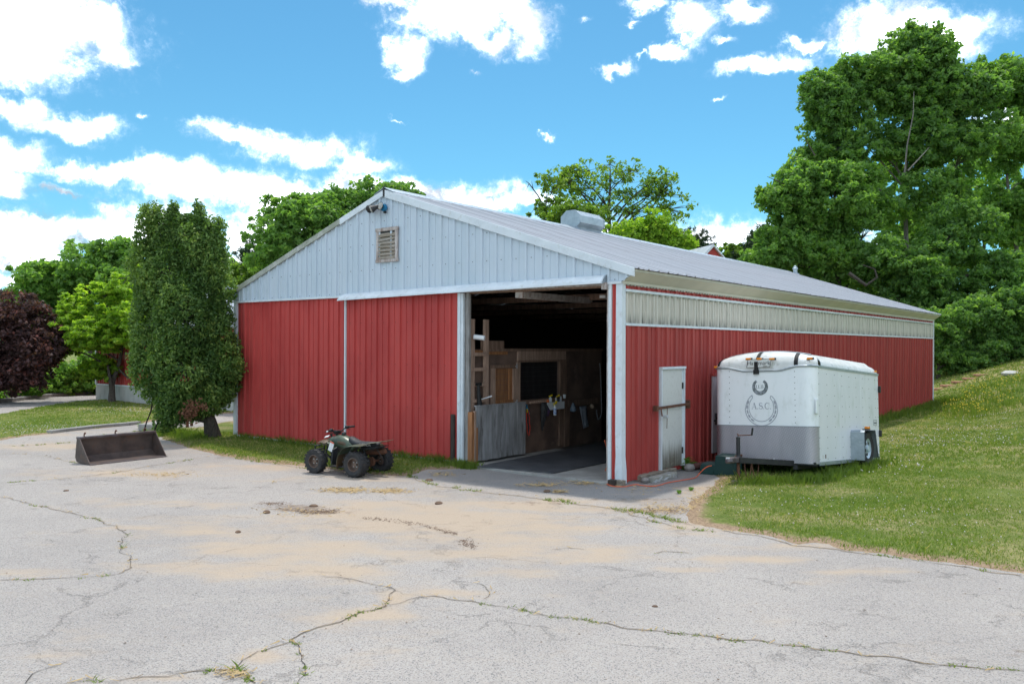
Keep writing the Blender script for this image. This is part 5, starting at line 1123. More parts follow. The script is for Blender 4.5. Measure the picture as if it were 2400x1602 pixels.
tag(obj('extension_cord', MB().tube([p - path[0] for p in smoothp([Vector(q) for q in path])], .0085, 6), CORD, smooth=True, M=Matrix.Translation(path[0])), 'orange extension cord running from the doorway to the steps', 'cord')
# fence post by the big doorway, hitching posts and block by the conifer
a = at(1061, 1089); tag(obj('post', MB().lathe([(.045, -.05), (.045, 1.0), (.04, 1.02), (0, 1.02)], 10), DARKW, smooth=True, M=Matrix.Translation(a)), 'short dark wooden post left of the doorway', 'post')
a = at(352, 1009); tag(obj('concrete_block', MB().bb((-.25, -.2, 0), (.40, .35, .2)), CONC, M=Matrix.Translation(a) @ Matrix.Rotation(-.5, 4, 'Z'), bev=.02), 'low grey concrete block left of the conifer', 'block')
for px in (439, 449): a = at(px, 1001 if px < 445 else 998); tag(obj('post', MB().lathe([(.045, -.05), (.045, .42), (0, .43)], 10), RUST, smooth=True, M=Matrix.Translation(a)), 'rusty stub post under the conifer, ' + ('left' if px < 445 else 'right') + ' of a pair', 'post', 'stub posts under the conifer')
a = at(350, 1030); cb3 = [D(357, 945, 20.5), D(353, 965, 20.2), D(345, 985, 19.8), D(340, 1003, 19.4), D(343, 1016, 19.3), D(352, 1017, 19.4), D(362, 1008, 19.8), D(366, 998, 20.1), D(372, 985, 20.4)]
tag(obj('cable', MB().tube([p - cb3[0] for p in smoothp(cb3)], .016, 6), RUBBER, smooth=True, M=Matrix.Translation(cb3[0])), 'black cable looping down from the conifer by the bucket', 'cable')
# ------------------------------------------------------------------ other buildings
B2 = Matrix.Translation((-18.25, 36.5, 0)) @ Matrix.Rotation(-YAW, 4, 'Z')
b2 = empty('red_barn', 'smaller red barn on a concrete base behind the trees at left', 'barn', B2)
k = 0.
pts_len = 14.0; n2 = int(pts_len / 1.095)
m2 = None
for i in range(n2):
    if m2 is None: m2 = sheet_x(0, 1.095, lambda q: .68, lambda q: 3.2, y=0).mesh('wall_sheet')
    o = link('wall_sheet', m2, RED, b2); o.location = (i * 1.095, -.002 * (i % 2), 0)
obj('foundation', MB().bb((0, -.03, -.3), (n2 * 1.095, .15, .66)), CONCL, b2); obj('base_trim', MB().bb((0, -.05, .64), (n2 * 1.095, .0, .69)), TRIM, b2)
obj('corner_trim', MB().bb((-.03, -.06, .66), (.08, .05, 3.2)), TRIM, b2)
obj('side_wall', MB().bb((0, .0, -.2), (.05, 7.9, 3.2)), RED, b2); obj('gable', MB().prism([(0, 3.2), (7.9, 3.2), (3.95, 4.95)], 0, .05, M90), RED, b2)
rs = None
for i in range(n2 + 1):
    if rs is None:
        pts = rib(0, 1.095); mbb = MB(); nn = len(pts); mbb.v = [(x, -.35, 3.08 + h) for x, h in pts] + [(x, 3.95, 4.98 + h) for x, h in pts]; mbb.f = [(j, j + 1, nn + j + 1, nn + j) for j in range(nn - 1)]; rs = mbb.mesh('roof_sheet')
    o = link('roof_sheet', rs, ROOFW, b2); o.location = (i * 1.095 - .3, 0, 0)
obj('roof_back', MB().add([(-.3, 3.95, 4.98), (n2 * 1.095 + .8, 3.95, 4.98), (n2 * 1.095 + .8, 8.2, 3.08), (-.3, 8.2, 3.08)], [(0, 1, 2, 3)]), ROOFW, b2)
obj('ridge_cap', MB().bb((-.3, 3.8, 4.97), (n2 * 1.095 + .8, 4.1, 5.02)), TRIM, b2)
obj('eave_trim', MB().bb((-.3, -.37, 3.0), (n2 * 1.095 + .8, -.33, 3.1)), TRIM, b2)
# small gable behind the ridge of the big barn
YB = 47.; ap = D(1670, 573, YB); el_ = D(1702, 606, YB); hw = el_.x - ap.x; dz_ = ap.z - el_.z
B3 = Matrix.Translation((ap.x, ap.y, 0)) @ Matrix.Rotation(.25, 4, 'Z')
b3 = empty('shed', 'red shed gable with pale roof rising behind the barn ridge', 'shed', B3); hz = ap.z; sl_ = dz_ / hw; HW3 = 2.6
obj('gable_wall', MB().prism([(-HW3, 0), (HW3, 0), (HW3, hz - .2 - HW3 * sl_), (0, hz - .12), (-HW3, hz - .2 - HW3 * sl_)], 0, .1), RED, b3)
for s in (-1, 1):
    obj('rake_trim', MB().bar((0, -.12, hz - .07), (s * (HW3 + .4), -.12, hz - .07 - (HW3 + .4) * sl_), .06, .16, (0, -1, 0)), TRIM, b3)
    for i in range(6): obj('roof_panel', MB().add([(0, -.15 + i * 1.5, hz), (0, 1.33 + i * 1.5, hz), (s * (HW3 + .4), 1.33 + i * 1.5, hz - (HW3 + .4) * sl_), (s * (HW3 + .4), -.15 + i * 1.5, hz - (HW3 + .4) * sl_)], [(0, 1, 2, 3)]).bb((-.02, 1.33 + i * 1.5, hz - .01), (.02, 1.36 + i * 1.5, hz + .03)), ROOFW, b3)
obj('side_wall', MB().bb((-HW3, .1, 0), (-HW3 + .1, 8.5, hz - .3 - HW3 * sl_)), RED, b3); obj('side_wall', MB().bb((HW3 - .1, .1, 0), (HW3, 8.5, hz - .3 - HW3 * sl_)), RED, b3)

# rail fence and kerb stones along the far road
rf_ = empty('rail_fence', 'low split rail fence at the far left beside the road', 'fence', Matrix.Translation((*G(60, 927), 0)))
a0 = at(-70, 934) - at(60, 927); 
for px in (-60, 57): q = at(px, 935 if px < 0 else 927) - at(60, 927); obj('post', MB().bb((q.x - .09, q.y - .08, 0), (q.x + .09, q.y + .08, .62)), POSTW, rf_, bev=.01)
q0 = at(57, 927) - at(60, 927); q1 = at(-60, 935) - at(60, 927); q2 = at(88, 924) - at(60, 927)
obj('rail', MB().bar(q0 + Vector((0, 0, .45)), q1 + Vector((0, 0, .42)), .08, .11), POSTW, rf_); obj('rail', MB().bar(q0 + Vector((0, 0, .48)), q2 + Vector((0, 0, .5)), .08, .11), POSTW, rf_)
def kerb(pts, w, h, mt, label):
    P_ = [at(*p) for p in pts]; mb = MB()
    for i in range(len(P_) - 1):
        mb.bar(P_[i] + Vector((0, 0, h * .4)), P_[i + 1] + Vector((0, 0, h * .4)), w, h)
    o = obj('kerb', MB().add([Vector(v) - P_[0] for v in mb.v], mb.f), mt, M=Matrix.Translation(P_[0]), bev=.02); return tag(o, label, 'kerb')
kerb([(-60, 948), (20, 941), (70, 934.5), (117, 929.5), (170, 926), (227, 922)], .3, .16, ROCK, 'rough stone kerb along the far side of the left road')
kerb([(115, 1015.5), (150, 1011), (176, 1008), (220, 1003), (264, 999), (300, 996), (325, 993)], .18, .10, CONC, 'worn asphalt kerb along the edge of the left lawn')
kerb([(2190, 902), (2230, 900), (2262, 898), (2290, 894), (2330, 888)], .01, .01, STONEP, 'x') if False else None

# ------------------------------------------------------------------ wooded skyline
xs = np.linspace(-330, 330, 400); ys = np.linspace(235, 330, 50); X, Y, Fc = grid(xs, ys)
zc_ = 6.5 * np.exp(-((X + 190) / 90) ** 2) + 6.5 + 2 * np.exp(-((X - 150) / 90) ** 2) + 2 * np.sin(X / 31) + 1.2 * np.sin(X / 13 + 1)
t_ = np.clip((Y - 235) / 45, 0, 1); Z = zc_ * np.sin(t_ * PI / 2) * (1 - .2 * np.clip((Y - 290) / 40, 0, 1)); bump_ = np.zeros_like(X)
r_ = np.random.default_rng(3); pc = np.stack([r_.uniform(-330, 330, 900), r_.uniform(235, 320, 900), r_.uniform(3.5, 7, 900)], 1)
for (cx, cy, rr) in pc:
    d2 = ((X - cx) ** 2 + (Y - cy) ** 2) / rr ** 2; m_k = d2 < 1; bump_[m_k] = np.maximum(bump_[m_k], np.sqrt(1 - d2[m_k]) * rr * .75)
Z = Z + bump_ * np.clip(t_ * 3, 0, 1) - 1
tag(npmesh('wooded_hill', np.stack([X, Y, Z], 1), Fc, HILLM, None, True), kind='structure')

# ------------------------------------------------------------------ trees
def leaf_quads(rng, C, N_, L_, W_, up=.7, along=None, tj=0., droop=0.):
    """rhombic leaves: centres C, outward vectors N_"""
    n = len(C); v = rng.normal(size=(n, 3)); v += N_ * .7; v[:, 2] += up; nn = v / np.linalg.norm(v, axis=1, keepdims=True)
    t = rng.normal(size=(n, 3)); t[:, 2] -= droop
    if along is not None: t = t * .5 + along
    t -= nn * (t * nn).sum(1, keepdims=True); t /= np.linalg.norm(t, axis=1, keepdims=True) + 1e-9; b = np.cross(nn, t)
    L2 = (L_ * rng.uniform(.7, 1.3, (n, 1))) / 2; W2 = (W_ * rng.uniform(.7, 1.3, (n, 1))) / 2
    V = np.stack([C - t * L2, C + b * W2, C + t * L2 - nn * L2 * .25, C - b * W2], 1).reshape(-1, 3)
    return V, np.arange(4 * n).reshape(-1, 4)
def tree(name, label, cat, base, lobes, leafm, nclump, per, cr, ls, seed, trunk=.3, barkm=None, up=.7, hollow=.5, wr=.55, trunk_top=None, twigs=60, group=None, droop=0., flat=.75, limb=.35, extra=None, path=None, sub=1., big=1.12, ripple=0.):
    rng = np.random.default_rng(seed); base = Vector(base); barkm = barkm or BARK
    e = empty(name, label, cat, Matrix.Translation(base), group); LB = np.array([[*(Vector(l[:3]) - base), *l[3:6]] for l in lobes], float)
    if big: nclump = int(nclump * big)
    if sub: 
        rs_ = np.random.default_rng(seed + 500); SL = []
        for l in LB:
            nsub = int(np.clip(sub * np.prod(l[3:6]) ** (2 / 3) / cr ** 2 / 3.2, 6, 110))
            dd_ = rs_.normal(size=(nsub, 3)); dd_ /= np.linalg.norm(dd_, axis=1, keepdims=True); ra = rs_.uniform(.1, 1., (nsub, 1)) ** .6; c_ = l[:3] + dd_ * ra * l[3:6]; rr_ = rs_.uniform(1.0, 2.3, (nsub, 1)) * cr
            SL.append(np.concatenate([c_, rr_ * 1.3, rr_ * 1.3, rr_ * .8], 1))
        BIG = LB; LB = np.concatenate(SL)
    vol = np.prod(LB[:, 3:6], axis=1) ** (2 / 3); pick = rng.choice(len(LB), nclump, p=vol / vol.sum())
    d = rng.normal(size=(nclump, 3)); d /= np.linalg.norm(d, axis=1, keepdims=True); rad = hollow + (1 - hollow) * rng.uniform(0, 1, (nclump, 1)) ** .6
    CC = LB[pick, :3] + d * rad * LB[pick, 3:6]
    if ripple:
        fr = CC * np.array([3.4, 3.4, 1.5]); nz = (np.sin(fr[:, 0] + 1.7 * np.sin(fr[:, 2])) + np.sin(fr[:, 1] * 1.1 + 1.3 * np.sin(fr[:, 0] * .8) + 2) + np.sin(fr[:, 2] * 2.3 + fr[:, 0] * .9 + fr[:, 1] * .7) + .6 * np.sin(fr[:, 0] * 2.1 + fr[:, 2] * 3.1)) / 3.6
        CC = CC + d * (ripple * nz)[:, None]
    if sub: nb = np.array([np.argmin((((c - BIG[:, :3]) / BIG[:, 3:6]) ** 2).sum(1)) for c in LB[:, :3]]); pick_b = nb[pick]; LS = LB; LB = BIG
    else: pick_b = pick
    # drop clumps buried deep inside other lobes
    cs = rng.uniform(.5, 1.1, (nclump, 1)) * cr * (.62 if sub else 1)
    idx = np.repeat(np.arange(nclump), per); q = rng.normal(size=(len(idx), 3)); q /= np.linalg.norm(q, axis=1, keepdims=True); q *= rng.uniform(.15, 1, (len(idx), 1)) ** .5
    off = q * cs[idx] * np.array([1, 1, flat]); P_ = CC[idx] + off; tone = rng.uniform(-.26, .26, nclump) + (nz * .3 if ripple else 0)  # ripple hollows get darker leaves, bulges lighter: shade put into the tint
    ls_ = ls * 1.06; V, Fq = leaf_quads(rng, P_, d[idx] * .5 + q * .6, ls_, ls_ * wr, up, droop=droop)
    tint = np.clip(rng.uniform(.15, .95, len(idx)) + tone[idx] + .05 * q[:, 2], 0, 1)
    npmesh('crown', V, Fq, leafm, {'tint': np.repeat(tint, 4)}, parent=e)
    mb = MB(); top = Vector(LB[np.argmax(LB[:, 2]), :3]) if trunk_top is None else Vector(trunk_top) - base
    r2 = random.Random(seed)
    if path: tp = [Vector(p) - base for p in path]
    else: tp = [Vector((0, 0, -.3)), Vector((0, 0, top.z * .2)), top * .45 + Vector((r2.uniform(-.2, .2), 0, 0)), top * .8 + Vector((r2.uniform(-.3, .3), 0, 0)), top]
    m = len(tp); mb.tube(tp, [trunk * (1.35 if i == 0 else 1) * (1 - .85 * i / (m - 1)) for i in range(m)], 9)
    def near(z):
        for i in range(m - 1):
            if tp[i + 1].z >= z: t = (z - tp[i].z) / max(1e-6, tp[i + 1].z - tp[i].z); return tp[i].lerp(tp[i + 1], max(0, min(1, t))), trunk * (1 - .85 * (i + t) / (m - 1))
        return tp[-1], trunk * .15
    ends = []
    for l in LB:
        c = Vector(l[:3]); s0, rr = near(max(tp[1].z, min(tp[-1].z, c.z - limb * (c.xy - Vector((0, 0))).length - .3 * l[5])))
        if (c - s0).length < .3: ends.append((c, rr)); continue
        midp = s0.lerp(c, .5) + Vector((r2.uniform(-.1, .1), r2.uniform(-.1, .1), .08)) * (c - s0).length; mb.tube([s0, midp, c], [rr * .6, rr * .42, rr * .25], 7); ends.append((c, rr * .3))
    tw = rng.choice(nclump, min(twigs, nclump), replace=False)
    for i in tw:
        c = Vector(CC[i]); l, rr = ends[pick_b[i]]; midp = l.lerp(c, .5) + Vector((r2.uniform(-.12, .12), r2.uniform(-.12, .12), r2.uniform(-.05, .1))) * (c - l).length; mb.tube([l, midp, c], [max(.012, rr * .6), max(.01, rr * .4), .006], 4)
    if extra:
        for pth, r0 in extra: mb.tube([Vector(p) - base for p in pth], [r0 * (1 - .8 * i / (len(pth) - 1)) for i in range(len(pth))], 5)
    obj('trunk', mb, barkm, e, smooth=True); return e
def LP(Y, lst, dr=.8):               # lobes from bearings at distance Y: (px, py, half width px, half height px[, distance offset])
    out = []
    for l in lst:
        yo = Y + (l[4] if len(l) > 4 else 0); p = D(l[0], l[1], yo); k = yo / F; out.append((p.x, p.y, p.z, l[2] * k, l[2] * k * dr, l[3] * k))
    return out
def gbase(px, Y): rx = ray(px, 800)[0]; x = rx * Y; return (x, Y, float(hgt(x, Y)))

# conifer by the barn corner: several upright leaders in one dense skirt
Yc = 21.2; CT = LP(Yc, [(345, 560, 22, 60), (343, 510, 10, 26), (362, 520, 12, 34), (402, 540, 22, 54), (406, 498, 10, 24), (428, 545, 14, 40), (462, 560, 30, 64), (462, 498, 11, 24), (470, 520, 16, 36), (505, 620, 22, 70), (512, 560, 11, 34), (440, 590, 24, 60, -.3), (348, 650, 36, 90), (400, 650, 52, 90, -.2), (465, 660, 52, 100, -.1), (510, 700, 26, 80), (355, 760, 44, 100), (430, 750, 70, 110, -.4), (505, 780, 42, 100), (360, 860, 46, 80, -.1), (430, 860, 76, 90, -.4), (505, 870, 48, 74), (540, 862, 20, 26, -.3), (525, 905, 34, 30), (390, 945, 30, 54, -.6), (432, 945, 46, 44, -.4), (385, 985, 18, 24, -.7), (410, 978, 30, 22, -.6), (445, 968, 26, 16, -.5), (385, 550, 34, 50), (436, 545, 36, 50), (488, 575, 36, 60), (480, 930, 44, 34, -.2)], .85)
tb0 = Vector((*G(503, 1020, .05), .05))
con = tree('conifer', 'tall dense conifer with several tops beside the barn corner', 'tree', tb0, CT, LF_CON, 4500, 24, .155, .096, 5, trunk=.19, sub=0, big=1, ripple=.20, up=.4, hollow=.74, wr=.42, twigs=260, flat=1.3, limb=.1, trunk_top=D(455, 560, Yc),
  path=[Vector((tb0.x, tb0.y, -.2)), D(492, 985, 21.1), D(480, 950, 21.1), D(472, 900, 21.2), D(462, 800, 21.2), D(455, 600, 21.2)])
# brown dead sprays low in the conifer
rngd = np.random.default_rng(8); cdd = np.array([list(D(px, py, Yc - .9)) for px, py in [(440, 958), (450, 948), (460, 962), (436, 972), (448, 975), (472, 950), (430, 966)]]) - np.array(con.location)
Cq = np.repeat(cdd, 40, 0) + rngd.normal(size=(280, 3)) * .06; V, Fq = leaf_quads(rngd, Cq, np.zeros_like(Cq), .10, .04, .1); tag(npmesh('dead_spray', V, Fq, pm('dead_leaf', (.22, .10, .055), (.14, .06, .035), 20, rough=.9), parent=con), kind='stuff')

tree('dogwood', 'spreading bright green dogwood before the small red barn', 'tree', (*G(262, 942), 0), LP(34.7, [(250, 690, 60, 34), (300, 650, 44, 40), (200, 740, 60, 24), (160, 775, 60, 26), (235, 780, 60, 34), (290, 750, 50, 60), (135, 815, 40, 16), (175, 715, 34, 18), (330, 730, 40, 90), (235, 770, 60, 44, -.6), (262, 788, 60, 28, -.6), (222, 790, 40, 22, -.8), (300, 770, 40, 40, -.8), (150, 800, 50, 14), (205, 770, 40, 40, -.6), (315, 750, 36, 50, -1), (232, 868, 9, 12)], .9), LF_BRIGHT, 1150, 26, .34, .21, 21, trunk=.13, up=1.4, flat=.35, hollow=.35, twigs=200, droop=.6, path=[(*G(262, 943), -.2), D(263, 900, 34.7), D(280, 850, 34.7), D(290, 800, 34.8), D(285, 740, 34.9)],
  extra=[([D(262, 915, 34.6), D(255, 870, 34.5), D(248, 830, 34.5)], .10), ([D(275, 862, 34.7), D(300, 885, 34.4), D(322, 892, 34.2)], .06)], barkm=BARK)
tree('copper_beech', 'dark copper leaved tree at the left edge of the yard', 'tree', (*G(-25, 945), 0), LP(33.5, [(0, 780, 80, 60), (-40, 760, 90, 60), (45, 735, 36, 36), (75, 780, 34, 50), (5, 840, 70, 46), (-60, 850, 80, 60), (80, 830, 28, 40), (95, 815, 16, 26), (-10, 885, 30, 24), (50, 872, 34, 16)], .9), LF_BEECH, 1100, 34, .42, .17, 22, trunk=.25, twigs=60, hollow=.55)
tree('maple_tree', 'rounded green maple behind the dogwood at left', 'tree', gbase(210, 58), LP(58, [(110, 660, 50, 44), (170, 640, 60, 50), (240, 640, 70, 54), (300, 650, 50, 60), (200, 720, 110, 60), (90, 690, 30, 40), (340, 680, 60, 70), (130, 760, 70, 50), (270, 600, 44, 24), (470, 650, 70, 50)], .8), LF_MAPLE, 1200, 30, .75, .34, 23, trunk=.45, hollow=.5)
tree('hedge_shrub', 'bright green shrub right of the copper tree', 'shrub', (*G(130, 921), 0), LP(39, [(130, 885, 48, 34), (95, 900, 34, 24), (160, 890, 40, 36)], .8), LF_HEDGE, 420, 30, .3, .15, 24, trunk=.05, twigs=20)
tree('hedge_shrub', 'fuller green shrub against the corner of the small red barn', 'shrub', (*G(195, 920), 0), LP(40, [(195, 880, 36, 40), (222, 862, 26, 52), (205, 905, 34, 20)], .8), LF_HEDGE, 380, 30, .3, .15, 25, trunk=.05, twigs=20)
tree('hedge_shrub', 'low shrub at the foot of the copper tree by the rail fence', 'shrub', (*G(20, 938), 0), LP(36.5, [(10, 925, 60, 14), (70, 915, 30, 16)], .8), LF_HEDGE, 240, 26, .22, .13, 26, trunk=.04, twigs=10)
# behind the gable
tree('ash_tree', 'loose leafy tree left of the barn peak', 'tree', gbase(740, 47), LP(47, [(690, 500, 54, 38), (650, 540, 34, 44), (730, 490, 46, 34), (700, 570, 80, 50), (640, 600, 40, 40), (770, 520, 40, 50)], .8), LF_MAPLE, 850, 26, .55, .26, 31, trunk=.35, hollow=.4, twigs=140)
tree('dense_tree', 'dense round tree crown directly behind the barn peak', 'tree', gbase(850, 50), LP(50, [(820, 480, 56, 34), (880, 476, 44, 28), (790, 520, 50, 44), (860, 530, 90, 50), (925, 462, 20, 14)], .8), LF_DEEP, 850, 28, .6, .26, 32, trunk=.4, hollow=.5)
tree('pine_tree', 'dark young pine beyond the left roof slope', 'pine tree', gbase(600, 52), LP(52, [(600, 600, 18, 20), (605, 630, 32, 22), (595, 660, 42, 26)], .8), LF_PINE, 300, 40, .5, .30, 33, trunk=.2, up=.3, wr=.18)
tree('shrub', 'yellow green bushy tree left of the barn eave', 'shrub', gbase(560, 50), LP(50, [(556, 645, 34, 22), (530, 665, 40, 30), (575, 670, 40, 26)], .8), LF_YG, 380, 26, .45, .22, 34, trunk=.15,
  extra=[([D(548, 640, 50), D(545, 610, 50), D(538, 600, 50)], .04), ([D(546, 625, 50), D(552, 605, 50), D(556, 596, 50)], .035)])
# the open-limbed tree over the roof
tree('open_tree', 'elegant open limbed tree standing alone over the barn roof', 'tree', gbase(1432, 60), LP(60, [(1430, 385, 44, 32), (1380, 400, 46, 22), (1340, 400, 36, 20), (1330, 425, 26, 16), (1480, 400, 36, 26), (1440, 430, 60, 30), (1385, 440, 44, 26), (1410, 480, 44, 34), (1535, 420, 30, 24), (1555, 450, 26, 34), (1520, 460, 26, 24), (1570, 490, 20, 16), (1480, 450, 30, 30), (1480, 500, 34, 18), (1390, 510, 26, 20)], .7), LF_YG, 470, 12, .62, .25, 41, trunk=.2, sub=.4, big=1., hollow=.2, twigs=420, barkm=BARK, limb=.9, path=[gbase(1432, 60), D(1432, 560, 60), D(1426, 500, 60), D(1430, 440, 60), D(1430, 390, 60)],
  extra=[([D(1436, 545, 60), D(1470, 505, 60), D(1510, 470, 60), D(1530, 430, 60)], .10), ([D(1425, 520, 60), D(1385, 480, 60), D(1350, 440, 60), D(1330, 410, 60)], .11), ([D(1505, 545, 60), D(1520, 500, 60), D(1545, 460, 60), D(1556, 420, 60)], .09), ([D(1395, 470, 60), D(1350, 450, 60), D(1320, 440, 60)], .06)])
tree('sparse_tree', 'thin half bare sapling left of the open limbed tree', 'tree', gbase(1292, 58), LP(58, [(1285, 420, 12, 18), (1290, 450, 16, 22), (1305, 480, 22, 20), (1270, 480, 14, 20), (1290, 505, 24, 14)], .8), LF_YG, 100, 15, .45, .26, 42, trunk=.14, twigs=90, limb=.8,
  extra=[([D(1290, 510, 58), D(1262, 460, 58), D(1240, 430, 58), D(1232, 424, 58)], .07), ([D(1250, 445, 58), D(1246, 425, 58)], .04), ([D(1240, 430, 58), D(1233, 445, 58)], .03), ([D(1284, 440, 58), D(1275, 415, 58), D(1270, 405, 58)], .04), ([D(1300, 450, 58), D(1306, 430, 58), D(1304, 415, 58)], .04)])
tree('shrub', 'yellow green bush behind the roof ventilator', 'shrub', gbase(1335, 50), LP(50, [(1345, 492, 30, 16), (1310, 515, 30, 18), (1370, 510, 40, 20)], .8), LF_YG, 300, 26, .4, .2, 43, trunk=.12)
tree('bushy_tree', 'broad leafy bush right of the open limbed tree', 'tree', gbase(1520, 52), LP(52, [(1500, 550, 50, 24), (1560, 555, 40, 22), (1460, 540, 30, 22), (1590, 575, 30, 14), (1530, 535, 30, 24)], .8), LF_BRIGHT, 650, 24, .45, .22, 44, trunk=.25, hollow=.3)
tree('pine_tree', 'small dark pine just left of the shed gable', 'pine tree', gbase(1622, 62), LP(62, [(1622, 560, 16, 8), (1625, 572, 24, 10), (1622, 590, 30, 14)], .8), LF_PINE, 130, 30, .5, .34, 45, trunk=.15, up=.3, wr=.16)
tree('shrub', 'bright yellow green bush right of the shed gable', 'shrub', gbase(1725, 58), LP(58, [(1722, 592, 26, 14), (1700, 602, 20, 14), (1745, 605, 24, 18)], .8), LF_YG, 240, 26, .4, .22, 46, trunk=.12)
tree('pine_tree', 'soft grey green pine at the left foot of the big trees', 'pine tree', gbase(1790, 56), LP(56, [(1805, 560, 16, 22), (1790, 590, 30, 26), (1820, 620, 40, 36), (1780, 622, 34, 20)], .8), LF_PINE, 420, 40, .55, .32, 47, trunk=.2, up=.3, wr=.17)
# the great trees on the slope
tree('ash_tree', 'tallest tree at right with a high leafy top', 'tree', gbase(2135, 56), LP(56, [(2150, 110, 34, 34), (2100, 150, 80, 44), (2180, 180, 80, 60), (2040, 190, 70, 44), (1960, 210, 56, 34), (1945, 250, 44, 30), (2100, 250, 110, 70), (2240, 210, 70, 60), (2200, 300, 110, 80), (2020, 330, 90, 50), (1960, 350, 80, 50), (2100, 380, 120, 80), (2240, 390, 100, 90), (2160, 460, 140, 80), (2290, 300, 70, 90), (2270, 230, 60, 50), (2180, 240, 90, 70)], .75), LF_DEEP, 3600, 30, .72, .30, 51, trunk=.2, hollow=.3, twigs=200, limb=.8, barkm=BARKG, path=[gbase(2125, 56), D(2125, 600, 56.5), D(2120, 420, 56.5), D(2135, 280, 56.5), D(2150, 150, 56.5)],
  extra=[([D(2120, 405, 50.), D(2126, 340, 49.8), D(2140, 270, 50), D(2142, 215, 51)], .06), ([D(2128, 400, 49.8), D(2165, 360, 49.8), D(2178, 345, 50)], .05), ([D(1960, 270, 56), D(2020, 262, 56), D(2060, 300, 56)], .10)])
tree('maple_tree', 'leaning leafy tree left of the tallest one with bare twigs', 'tree', gbase(1960, 53), LP(53, [(1960, 420, 80, 50), (1890, 430, 50, 40), (1870, 480, 50, 44), (1940, 500, 100, 60), (1860, 560, 60, 50), (1920, 600, 100, 70), (1830, 610, 50, 44), (2020, 560, 90, 90), (2000, 660, 110, 70), (1900, 680, 90, 50)], .75), LF_MAPLE, 2700, 30, .66, .27, 52, trunk=.35, hollow=.35, twigs=160,
  extra=[([D(1910, 365, 52), D(1893, 335, 52), D(1880, 313, 52)], .05), ([D(1850, 440, 52), D(1825, 425, 52), D(1798, 414, 52)], .06), ([D(1838, 432, 52), D(1838, 424, 52)], .03), ([D(1990, 640, 49), D(2030, 668, 48.6), D(2056, 650, 48.5), D(2050, 630, 48.6), D(2020, 620, 49)], .12)])
tree('oak_tree', 'pale sunlit tree at the right edge of the picture', 'tree', gbase(2400, 60), LP(60, [(2310, 220, 50, 50), (2330, 200, 50, 40), (2400, 210, 50, 44), (2380, 330, 70, 60), (2420, 420, 80, 80), (2340, 480, 60, 60), (2440, 260, 60, 60), (2400, 560, 100, 80)], .75), LF_MAPLE, 1300, 26, .75, .32, 53, trunk=.2, hollow=.25, twigs=120, barkm=BARKG)
tree('thicket', 'dark tangled tree filling the slope below the tallest one', 'tree', gbase(2170, 50), LP(50, [(2120, 600, 110, 80), (2220, 560, 100, 80), (2100, 700, 100, 70), (2200, 680, 110, 80), (2310, 620, 90, 90), (2380, 680, 90, 90), (2150, 770, 90, 60)], .7), LF_DEEP, 2000, 30, .6, .25, 54, trunk=.4, hollow=.5, twigs=100)
tree('shrub', 'dense rounded shrubs on the bank right of the barn', 'shrub', gbase(2280, 45), LP(45, [(2250, 750, 60, 50), (2320, 720, 60, 50), (2390, 730, 50, 70), (2300, 800, 70, 40), (2220, 810, 40, 44), (2380, 790, 60, 44), (2440, 760, 60, 80)], .7), LF_DEEP, 1300, 30, .42, .19, 55, trunk=.15, twigs=60)
tree('shrub', 'low dark shrub just behind the far corner of the barn', 'shrub', gbase(2200, 44), LP(44, [(2200, 800, 30, 50), (2175, 760, 40, 50), (2215, 840, 30, 24), (2260, 838, 50, 22), (2330, 828, 50, 24), (2400, 815, 50, 24)], .7), LF_DEEP, 700, 30, .35, .17, 56, trunk=.1, twigs=30)
# more trees beyond, so that no bare horizon shows behind the gaps
for i, (px, Y_, py, w, h) in enumerate([(2600, 62, 420, 160, 220), (2560, 45, 740, 120, 120), (-200, 60, 720, 160, 110), (470, 64, 690, 110, 70), (1650, 80, 660, 150, 60), (2000, 75, 560, 250, 150), (2300, 75, 520, 200, 200)]):
    tree('woodland_tree', ['leafy tree cut off by the right edge of the picture', 'shrubby tree at the right edge below the tall ones', 'green tree at the left edge behind the copper tree', 'green tree behind the conifer beside the barn eave', 'low distant tree behind the shed gable', 'dark tree filling gaps behind the leaning leafy tree', 'dark tree filling gaps behind the tallest tree'][i], 'tree', gbase(px, Y_), LP(Y_, [(px, py, w, h), (px - w * .4, py + h * .3, w * .6, h * .7), (px + w * .4, py + h * .3, w * .6, h * .7)], .6), LF_DEEP if i % 2 else LF_MAPLE, 600, 24, .95, .45, 70 + i, trunk=.35, twigs=10)
# ------------------------------------------------------------------ grass, weeds and litter
def blades(rng, X, Y, Z, hgt_, w, lean=.45, per=1, spread=.02, tint=None, kind_w=1.0):
    n = len(X) * per; X = np.repeat(X, per) + rng.normal(size=n) * spread; Y = np.repeat(Y, per) + rng.normal(size=n) * spread; Z = np.repeat(Z, per)
    h = np.repeat(np.broadcast_to(hgt_, (len(Z) // per,)), per) * rng.uniform(.5, 1.25, n); a = rng.uniform(0, 2 * PI, n); ww = w * rng.uniform(.6, 1.3, n) / 2
    ln = h * lean * rng.uniform(.2, 1.4, n); b = rng.uniform(0, 2 * PI, n)
    B = np.stack([X, Y, Z - .01], 1); side = np.stack([np.cos(a) * ww, np.sin(a) * ww, np.zeros(n)], 1); mid = B + np.stack([np.cos(b) * ln * .35, np.sin(b) * ln * .35, h * .6], 1); tip = B + np.stack([np.cos(b) * ln, np.sin(b) * ln, h], 1)
    V = np.stack([B - side, B + side, mid + side * .7, tip, mid - side * .7], 1).reshape(-1, 3); Fq = np.arange(5 * n).reshape(-1, 5)
    t = rng.uniform(.1, .85, n) if tint is None else np.clip(np.repeat(tint, per) + rng.normal(size=n) * .12, 0, 1)
    return V, Fq, np.repeat(t, 5)
